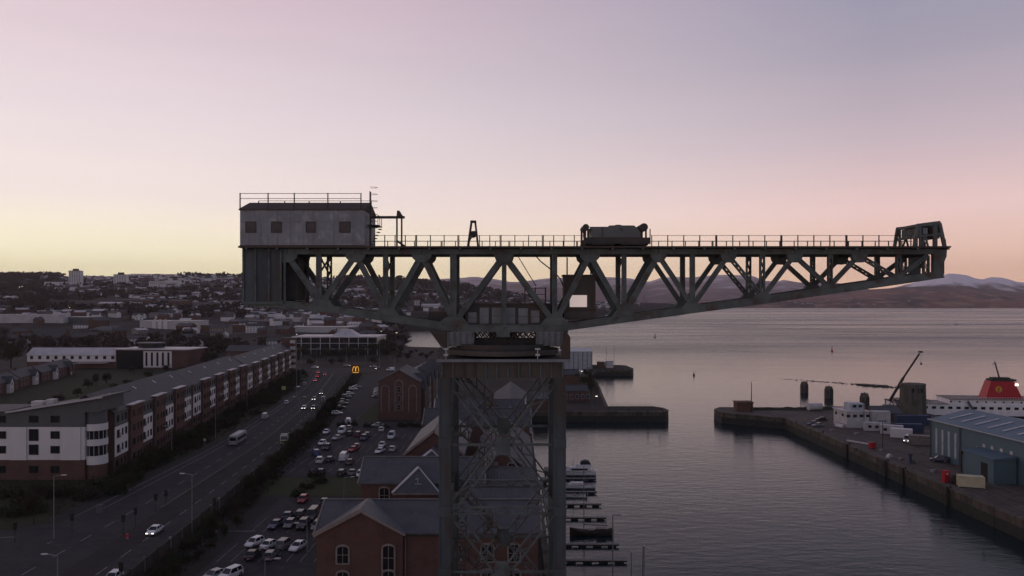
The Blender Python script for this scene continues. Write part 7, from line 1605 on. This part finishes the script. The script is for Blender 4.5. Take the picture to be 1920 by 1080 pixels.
for i, (px, pyt) in enumerate([(41,540),(36,541),(130,582),(128,577),(714,631),(742,634),(744,634),(762,637),(677,639),(556,637),(912,713)]):
    x, Y, w, z = hb(px, px+1, pyt+3) if px != 912 else (*gb(910,914,722)[:2], 1, 0); t = thing('street_lamp', f'lit pinprick street lamp {["at the far left hill road","left of the far left hill road lamp","by the little smoke plume","above the smoke plume lamp","in the yards behind the glazed office","right in the yards behind the glazed office","right in the yards near the bay","beside the bay shore","left behind the glazed office","by the end of the flats","glimpsed between the crane legs"][i]}', 'street lamp', (x, Y, z), 0, 'lit lamps in the town')
    mb = MB(); mb.tube((0,0,-1),(0,0,7),0.09,n=6); lpart('post', mb, M_pole, t); mb = MB(); k = max(0.22, Y/2600); mb.box(-k,-k*0.5,7,k,k*0.5,7+k); lpart('lamp_head', mb, M_lampglow, t)
def signal(px, py, label):
    p = G(px, py); t = thing('traffic_signal', label, 'traffic light', (p.x, p.y, 0), 0.0, 'traffic signals at the near junction'); mb = MB(); mb.tube((0,0,0),(0,0,3.2),0.07,n=8); lpart('post', mb, M_dark_steel, t)
    mb = MB(); mb.box(-0.28,-0.2,2.5,0.28,0.15,3.9); lpart('signal_head', mb, M_black, t)
    for k in range(3): mb = MB(); mb.tube((0,-0.23,2.75+k*0.42),(0,-0.203,2.75+k*0.42),0.14,n=10); lpart('lens', mb, [mat('lens_green',(0.01,0.03,0.02),None), mat('lens_amber',(0.05,0.03,0.01),None), mat('lens_red',(0.05,0.01,0.01),None)][k], t)
for a, b, l in [(231,1003,'traffic signal on the island beside the small red sign'),(292,960,'traffic signal on the median behind the nearest oncoming car'),(311,952,'second traffic signal on the median'),(254,988,'slim traffic signal between the island and the median'),(402,968,'traffic signal at the road edge above the lower car park'),(227,1100,'traffic signal at the bottom edge of the road'),(28,1018,'traffic signal on the left side road'),(135,1000,'traffic signal at the corner of the side road')]: signal(a, b, l)
p = G(186, 963); t = thing('utility_cabinet', 'pale roadside utility cabinet on the verge edge', 'cabinet', (p.x, p.y, 0), 0.1); mb = MB(); mb.box(-0.6,0,0,0.6,0.5,1.7); lpart('body', mb, M_clad, t); mb = MB(); mb.box(-0.66,-0.05,1.703,0.66,0.55,1.8); mb.box(-0.02,-0.03,0.1,0.02,-0.003,1.65); lpart('lid', mb, M_clad, t)
# right hand parapet of the road: panel and post wall
pw = thing('parapet_wall', 'long brown panelled parapet wall along the right hand edge of the dual carriageway', 'wall', (road_x(120,1.03), 120, 0))
Y = 112.0; i = 0
while Y < 480:
    e = Y+5.6; a, b = road_x(Y,1.03), road_x(e,1.03); mb = MB(); mb.bar((a+0.0,Y+0.25,0.95),(b,e-0.05,0.95),0.16,2.2+0.1*R.random(),(0,0,1)); mb.build('panel', M_fence, pw)
    mb = MB(); mb.box(a-0.17,Y-0.17,-0.2,a+0.17,Y+0.2,2.3+0.15*R.random()); mb.build('post', M_pole if i % 5 == 0 else M_kerb if i % 3 == 0 else M_fence, pw); Y = e; i += 1

# ------------------------------------------------------------------ trees and shrubs
def twig_crown(seed, n, w, h, size, kind='bare'):
    r = random.Random(seed); mb = MB()
    lobes = [(r.uniform(-0.28,0.28)*w, r.uniform(-0.28,0.28)*w, h*r.uniform(0.38,0.80), r.uniform(0.20,0.34)*w, r.uniform(0.14,0.26)*h) for _ in range(9)]
    for i in range(n):
        lx_, ly_, lz_, lr, lh = r.choice(lobes)
        a, c = r.uniform(0, 2*math.pi), r.uniform(-1, 1); q = r.random()**0.45
        s = math.sqrt(1-c*c); p = Vector((lx_+lr*q*s*math.cos(a), ly_+lr*q*s*math.sin(a), lz_+lh*q*c))
        out = Vector((p.x, p.y, p.z-h*0.35)).normalized()
        d = (out+Vector((r.gauss(0,0.6), r.gauss(0,0.6), r.gauss(0.15,0.5)))).normalized(); sd_ = d.cross(Vector((r.gauss(0,1), r.gauss(0,1), r.gauss(0,1)))).normalized()
        if kind == 'bare': L_ = size*r.uniform(0.8,2.2); wd = size*r.uniform(0.05,0.13); mb.add([p-sd_*wd, p+sd_*wd, p+d*L_], [(0,1,2)])
        else: L_ = size*r.uniform(0.5,1.1); wd = size*r.uniform(0.25,0.5); mb.add([p-sd_*wd, p+d*L_*0.4+sd_*wd*0.2, p+sd_*wd, p-d*L_*0.5], [(0,1,2,3)])
    return mb
def trunk_mesh(seed, w, h, tr):
    r = random.Random(seed+50); mb = MB(); top = Vector((r.uniform(-.04,.04)*w, r.uniform(-.04,.04)*w, h*0.62)); mb.tube((0,0,-0.3),(top.x*0.5,top.y*0.5,h*0.3),tr,tr*0.75,n=7); mb.tube((top.x*0.5,top.y*0.5,h*0.3),top,tr*0.75,tr*0.35,n=6)
    for i in range(9):
        z = h*r.uniform(0.22,0.55); b = Vector((top.x*z/h, top.y*z/h, z)); a = r.uniform(0, 2*math.pi); e = b+Vector((math.cos(a)*w*r.uniform(.2,.38), math.sin(a)*w*r.uniform(.2,.38), h*r.uniform(.15,.36))); mb.tube(b, e, tr*0.38, tr*0.1, n=5)
        for k in range(2): f = b.lerp(e, r.uniform(.45,.8)); mb.tube(f, f+Vector((r.uniform(-.14,.14)*w, r.uniform(-.14,.14)*w, h*r.uniform(.06,.18))), tr*0.15, tr*0.05, n=4)
    return mb
TR = {}
for s in range(3):
    TR[('bare',s)] = (twig_crown(s, 1500, 6.0, 9.0, 0.62).mesh('crown', M_twig, False), trunk_mesh(s, 6, 9, 0.2).mesh('trunk', M_bark))
    TR[('olive',s)] = (twig_crown(s+20, 1100, 6.4, 7.5, 0.50, 'leaf').mesh('crown', M_twig2, False), trunk_mesh(s+3, 6, 7.5, 0.2).mesh('trunk', M_bark))
    TR[('ever',s)] = (twig_crown(s+40, 1100, 4.6, 9.0, 0.55, 'leaf').mesh('crown', M_ever, False), trunk_mesh(s+6, 4, 9, 0.2).mesh('trunk', M_bark))
for s in range(3):
    TR[('barebig',s)] = (twig_crown(s+60, 3600, 6.0, 9.0, 0.36).mesh('crown', M_twig, False), TR[('bare',s)][1])
    TR[('olivebig',s)] = (twig_crown(s+80, 2600, 6.4, 7.5, 0.30, 'leaf').mesh('crown', M_twig2, False), TR[('olive',s)][1])
    TR[('everbig',s)] = (twig_crown(s+90, 2600, 4.6, 9.0, 0.32, 'leaf').mesh('crown', M_ever, False), TR[('ever',s)][1])
def shrub_mesh(seed, m, kind):
    r = random.Random(seed); mb = MB()
    for i in range(620):
        a, c = r.uniform(0, 2*math.pi), r.random(); q = r.random()**0.4; p = Vector((2.2*q*math.cos(a)*math.sqrt(1-c*c*0.6), 2.0*q*math.sin(a)*math.sqrt(1-c*c*0.6), 0.1+2.1*q*c*(0.75+0.3*math.sin(a*3+seed))))
        d = Vector((p.x+r.gauss(0,1), p.y+r.gauss(0,1), p.z*1.2+r.gauss(0.5,1))).normalized(); sd_ = d.cross(Vector((r.gauss(0,1), r.gauss(0,1), r.gauss(0,1)))).normalized(); s = r.uniform(0.16,0.34)
        mb.add([p-sd_*s*0.6, p+d*s*0.4, p+sd_*s*0.6, p-d*s*0.6], [(0,1,2,3)])
    return mb.mesh('foliage', m, False)
def stem_mesh(seed):
    r = random.Random(seed); mb = MB()
    for i in range(5): a = r.uniform(0, 2*math.pi); mb.tube((0,0,-0.2),(math.cos(a)*1.0,math.sin(a)*1.0,1.3),0.06,0.02,n=5)
    return mb.mesh('stem', M_bark)
SH = [(shrub_mesh(1, M_ever, 0), stem_mesh(1)), (shrub_mesh(2, M_twig2, 0), stem_mesh(2)), (shrub_mesh(3, M_twig, 0), stem_mesh(3))]
def tree(x, y, z, kind, height, label, group, wide=1.0):
    cm, tm = TR[(kind+('big' if height > 8 else ''), R.randrange(3))]; base = {'bare':9.6,'olive':7.6,'ever':8.8}[kind]; s = height/base
    t = thing('tree', label, 'tree', (x, y, z), R.uniform(0, 6.28), group); t.scale = (s*wide, s*wide, s); inst('crown', cm, t); inst('trunk', tm, t); return t
def shrub(x, y, z, k, s, label, group):
    t = thing('shrub', label, 'shrub', (x, y, z), R.uniform(0, 6.28), group); t.scale = (s, s, s*R.uniform(0.8,1.1)); inst('foliage', SH[k][0], t); inst('stem', SH[k][1], t); return t
KL = {'bare':'bare brown twigged','olive':'olive brown','ever':'dark evergreen'}
SL = ['dark green','olive','brown twiggy']
# hedge belt between the flats and the road
for i in range(64):
    Y = 203+i*4.4; f = R.uniform(0.12, 0.92); xf = interp([(200,-104.5),(272,-112.8),(355,-123),(484,-138)], Y)+3.0; xr_ = road_x(Y, -0.20); x = xf+(xr_-xf)*f
    if xr_-xf < 1.5: x = (xf+xr_)/2
    k = R.choices([0,1,2],[4,3,2])[0]; where = 'nearest' if Y < 275 else 'middle' if Y < 360 else 'farthest'
    shrub(x, Y, 0, k, R.uniform(1.0,1.9), f'{SL[k]} shrub on the verge below the {where} flats', 'shrubs on the verge below the flats')
for i in range(14):
    Y = 215+i*19+R.uniform(-5,5); xf = interp([(200,-104.5),(272,-112.8),(355,-123),(484,-138)], Y); x = xf+R.uniform(4,9); k = R.choice(['bare','olive','bare']); w_ = 'nearest' if Y < 275 else 'middle' if Y < 360 else 'farthest'
    tree(x, Y, 0, k, R.uniform(4,6.5), f'small {KL[k]} tree on the verge below the {w_} flats', 'small trees on the verge below the flats')
for px, py in [(20,930),(48,940),(75,925),(110,930),(140,925),(165,935),(190,915),(215,905),(240,890),(30,965),(60,960),(215,925),(250,900),(262,880)]:
    q = G(px, py); k = R.choice([0,0,1,2]); shrub(q.x, q.y, 0, k, R.uniform(1.1,1.7), f'{SL[k]} shrub in front of the white corner block', 'shrubs in front of the corner block')
for px, py, k, h in [(255,905,'ever',6.5),(275,880,'olive',6),(236,925,'olive',5.5),(70,950,'bare',6.5),(63,985,'bare',7)]:
    q = G(px, py); tree(q.x, q.y, 0, k, h, f'{KL[k]} tree {"right of" if px > 200 else "in front of"} the white corner block' + (' by the verge corner' if px in (236, 63) else ''), 'trees around the corner block')
# dark tree belt between the road wall and the car parks
for i in range(52):
    Y = 116+i*4.3+R.uniform(-1.5,1.5); a = road_x(Y,1.0)+(4.2 if Y < 230 else 2.8); b = interp([(110,-52.5),(176,-54),(186,-60),(200,-64.0),(260,-66.0),(290,-70),(340,-77)], Y)
    x = a+(max(b,a+0.8)-a)*R.random(); k = R.choices(['bare','olive','ever'],[5,3,1])[0]
    tree(x, Y, 0, k, R.uniform(2.4,5.0) if Y < 180 else R.uniform(2.8,7.0), f'{KL[k]} tree between the road and the {"lower" if Y < 185 else "upper"} car park', 'trees in the belt below the road wall', 1.0)
for i in range(44):
    Y = 120+i*7.0; a = road_x(Y,1.0)+1.6; k = R.choice([1,2,2,0]); shrub(a+R.uniform(0.8,3.0), Y, 0, k, R.uniform(0.6,1.1), f'{SL[k]} shrub at the road wall {"by the lower car park" if Y < 190 else "by the upper car park" if Y < 290 else "by the angled row"}', 'shrubs at the foot of the road wall')
for i, (px, py) in enumerate([(600,905),(575,915),(560,930),(590,893),(640,799),(690,800),(600,800),(660,798),(720,803),(755,800),(770,797),(780,801)]):
    q = G(px, py); k = [0,1,0,2][i % 4]; shrub(q.x, q.y, 0, k, R.uniform(0.8,1.2), f'{SL[k]} shrub {"beside the small lawn" if py > 890 else "in the hedge below the arched warehouse"}', 'shrubs around the car parks')
# trees beyond the junction and in the middle town
MID = [(85,600,'olive',10),(150,612,'bare',11),(200,612,'bare',9),(232,604,'olive',10),(120,640,'bare',10),(225,645,'bare',9),(258,652,'olive',9),(305,615,'bare',10),(345,612,'olive',10),(385,625,'bare',11),(402,608,'bare',10),(430,618,'olive',10),(300,655,'bare',12),(322,640,'olive',12),(362,636,'bare',12),(455,655,'olive',10),(20,615,'bare',16),(45,605,'olive',14),(250,700,'bare',7),(280,712,'olive',7),(312,700,'bare',8),(340,705,'olive',8),(10,640,'bare',20),(30,632,'olive',20),(52,640,'bare',18),(5,612,'bare',17),(90,655,'olive',10),(318,660,'bare',14),(338,668,'olive',14),(360,660,'bare',17),(410,650,'olive',16),(425,655,'bare',16),(444,672,'bare',13),(398,682,'olive',13),(250,622,'olive',10),(236,632,'bare',10),(140,628,'olive',9),(470,628,'bare',10),(495,632,'olive',9),(520,634,'bare',9),(60,600,'bare',12),(115,618,'olive',9),(560,662,'bare',10),(605,668,'bare',10),(648,668,'olive',10),(668,664,'bare',11),(582,686,'olive',6),(622,686,'bare',6),(780,662,'bare',4),(765,676,'olive',7),(800,676,'bare',7),(718,660,'bare',16),(20,690,'olive',22),(0,668,'bare',24),(40,662,'bare',20),(62,650,'ever',14),(178,640,'ever',16),(170,655,'ever',13),(150,645,'bare',12),(205,650,'olive',10),(330,648,'bare',17),(352,645,'olive',17),(372,650,'bare',18),(395,655,'olive',17),(415,662,'bare',16),(436,668,'olive',15),(385,690,'bare',15),(400,700,'olive',12),(300,642,'bare',12),(268,640,'bare',11),(285,630,'olive',10),(446,632,'ever',12),(470,640,'bare',9),
 (570,672,'olive',12),(590,678,'bare',10),(612,676,'olive',11),(635,675,'bare',11),(655,674,'olive',12),(675,672,'bare',13),(698,671,'olive',14),(715,668,'bare',17),(735,664,'bare',14),(752,664,'bare',11),(725,676,'bare',15),(745,678,'olive',10),(770,668,'bare',6),(790,670,'olive',5),(810,668,'bare',6),(555,680,'bare',9),(700,684,'olive',7),(640,683,'olive',6),(180,722,'ever',8),(165,730,'olive',7),(200,720,'ever',9),(215,735,'olive',6),(145,745,'olive',6),(110,760,'bare',7),(240,730,'olive',7),(60,770,'olive',6),(90,775,'ever',5),(640,640,'bare',10),(585,632,'ever',9),(565,632,'ever',9),(1108,742,'olive',9),(1098,730,'olive',10),(1112,722,'bare',8),(1102,712,'olive',8)]
for i, (px, py, k, h) in enumerate(MID):
    q = G(px, py); near = min([(abs(px-a)+abs(py-b)*2, n) for a, b, n in [(40,660,'at the left edge beyond the terrace'),(180,645,'behind the long hotel'),(380,650,'behind the roofs of the nearest flats'),(430,675,'behind the middle flats'),(610,676,'in front of the glazed office'),(740,668,'between the glazed office and the bay'),(800,668,'beside the crane tower on the bay shore'),(190,724,'behind the nearest flats beside the terrace'),(100,768,'beside the terrace car park'),(280,636,'beyond the oval penthouse'),(1105,725,'on the west quay below the white warehouse'),(575,632,'just behind the glazed office')]])[1]
    tree(q.x, q.y, 0, k, h*0.85 if py > 660 and px < 560 else h*0.95, f'{["tall","slender","broad","low"][i % 4]} {KL[k]} tree {near}', 'trees in the middle of the town', 1.25)
named2 = [(o.location.x, o.location.y) for o in col.objects if o.type == 'EMPTY' and o.location.y > 640 and o.get('category') in ('tower block','block','shed','shop','tenement','terrace','church','works','office','hall')]
# woods on the hill: one dark mass of crowns
wd = MB(); rr = random.Random(5)
def clump(x, Y, z, s):
    for k in range(9):
        c = Vector((x+rr.gauss(0,s*0.35), Y+rr.gauss(0,s*0.35), z+s*rr.uniform(0.25,0.95))); u = Vector((rr.gauss(0,1),rr.gauss(0,1),rr.gauss(0,1))).normalized(); w = u.cross(Vector((rr.gauss(0,1),rr.gauss(0,1),rr.gauss(0,1)))).normalized(); v = u.cross(w); q = s*rr.uniform(0.18,0.34)
        wd.add([c+u*q, c+w*q, c-u*q, c-w*q], [(0,1,2,3)]); wd.add([c+v*q, c+w*q*0.8, c-v*q, c-w*q*0.8], [(0,1,2,3)])
for i in range(5200):
    px = rr.uniform(-60, 1010); Y = 650+(2650-650)*rr.random()**0.8
    if px > 752 and Y < coastY(px)+20: continue
    x = (px-960)/F*Y; dn = noise.noise(Vector((x*0.0032, Y*0.0032, 7.7)))
    belt = (px < 470 and 1150 < Y < 1700) or (px < 120 and Y > 1400) or (620 < px < 1000 and Y > 2000)
    if not belt and dn < (-0.02 if Y > 1000 else -0.22): continue
    if belt and dn < -0.35: continue
    if any((a-x)**2+(b-Y)**2 < 9**2 for a, b in occ) or any(abs(a-x) < 40 and -70 < Y-b < 10 for a, b in named2): continue
    z = hgt(x, Y)
    if z < -0.5: continue
    clump(x, Y, z-1, rr.uniform(7, 13)*(1.15 if belt else 0.85))
for i in range(260):
    px = rr.choice([rr.uniform(-20,110), rr.uniform(330,560), rr.uniform(640,880)]); Y = 2590+rr.uniform(-30,30); x = (px-960)/F*Y; clump(x, Y, hgt(x, Y)-2, rr.uniform(9,17))
tag(wd.build('woodland', M_twig, normals=False), 'dark winter woods covering parts of the hillside', 'woods', kind='stuff')
# rough grass tufts on the verges
gr = MB()
for i in range(5200):
    Y = 125+ (480-125)*rr.random()
    if rr.random() < 0.55:
        xf = interp([(120,-150),(200,-104.5),(272,-112.8),(355,-123),(484,-138)], Y)+1; b = road_x(Y,-0.17); x = rr.uniform(xf, max(b, xf+0.5))
        if Y < 160: continue
    else: a = road_x(Y,1.06); x = a+rr.uniform(0,6)
    for k in range(4):
        u = Vector((rr.gauss(0,0.25), rr.gauss(0,0.25), 0)); h = rr.uniform(0.25,0.7); gr.add([(x+u.x-0.06,Y+u.y,0),(x+u.x+0.06,Y+u.y,0),(x+u.x*1.8,Y+u.y*1.8,h)], [(0,1,2)])
tag(gr.build('rough_grass', M_verge, normals=False), 'rough winter grass on the road verges', 'grass', kind='stuff')

# ------------------------------------------------------------------ air
hz_m = bpy.data.materials.new('haze'); hz_m.use_nodes = True; nt = hz_m.node_tree; nt.nodes.clear()
ho = nt.nodes.new('ShaderNodeOutputMaterial'); pv = nt.nodes.new('ShaderNodeVolumePrincipled'); pv.inputs['Color'].default_value = (0.95,0.85,0.87,1); pv.inputs['Density'].default_value = 4.5e-5; pv.inputs['Anisotropy'].default_value = 0.2
nt.links.new(pv.outputs[0], ho.inputs['Volume'])
mb = MB(); mb.box(-9500,-150,WZ-12,9500,13500,640)
hz = mb.build('haze', hz_m); tag(hz, kind='stuff')

# ------------------------------------------------------------------ labels: tell look-alikes apart by their order
ORD = ['first','second','third','fourth','fifth','sixth','seventh','eighth','ninth','tenth','eleventh','twelfth','thirteenth','fourteenth','fifteenth','sixteenth','seventeenth','eighteenth','nineteenth','twentieth']
by = {}
for o in col.objects:
    if o.parent is None and o.get('label') and o.get('group'): by.setdefault(o['label'], []).append(o)
for lab, os_ in by.items():
    if len(os_) < 2: continue
    town = os_[0]['category'] == 'house'
    os_.sort(key=(lambda o: o.location.x/o.location.y) if town else (lambda o: o.location.y))
    for i, o in enumerate(os_):
        if i < len(ORD): o['label'] = lab + (f', {ORD[i]} from the left' if town else f', {ORD[i]} nearest')
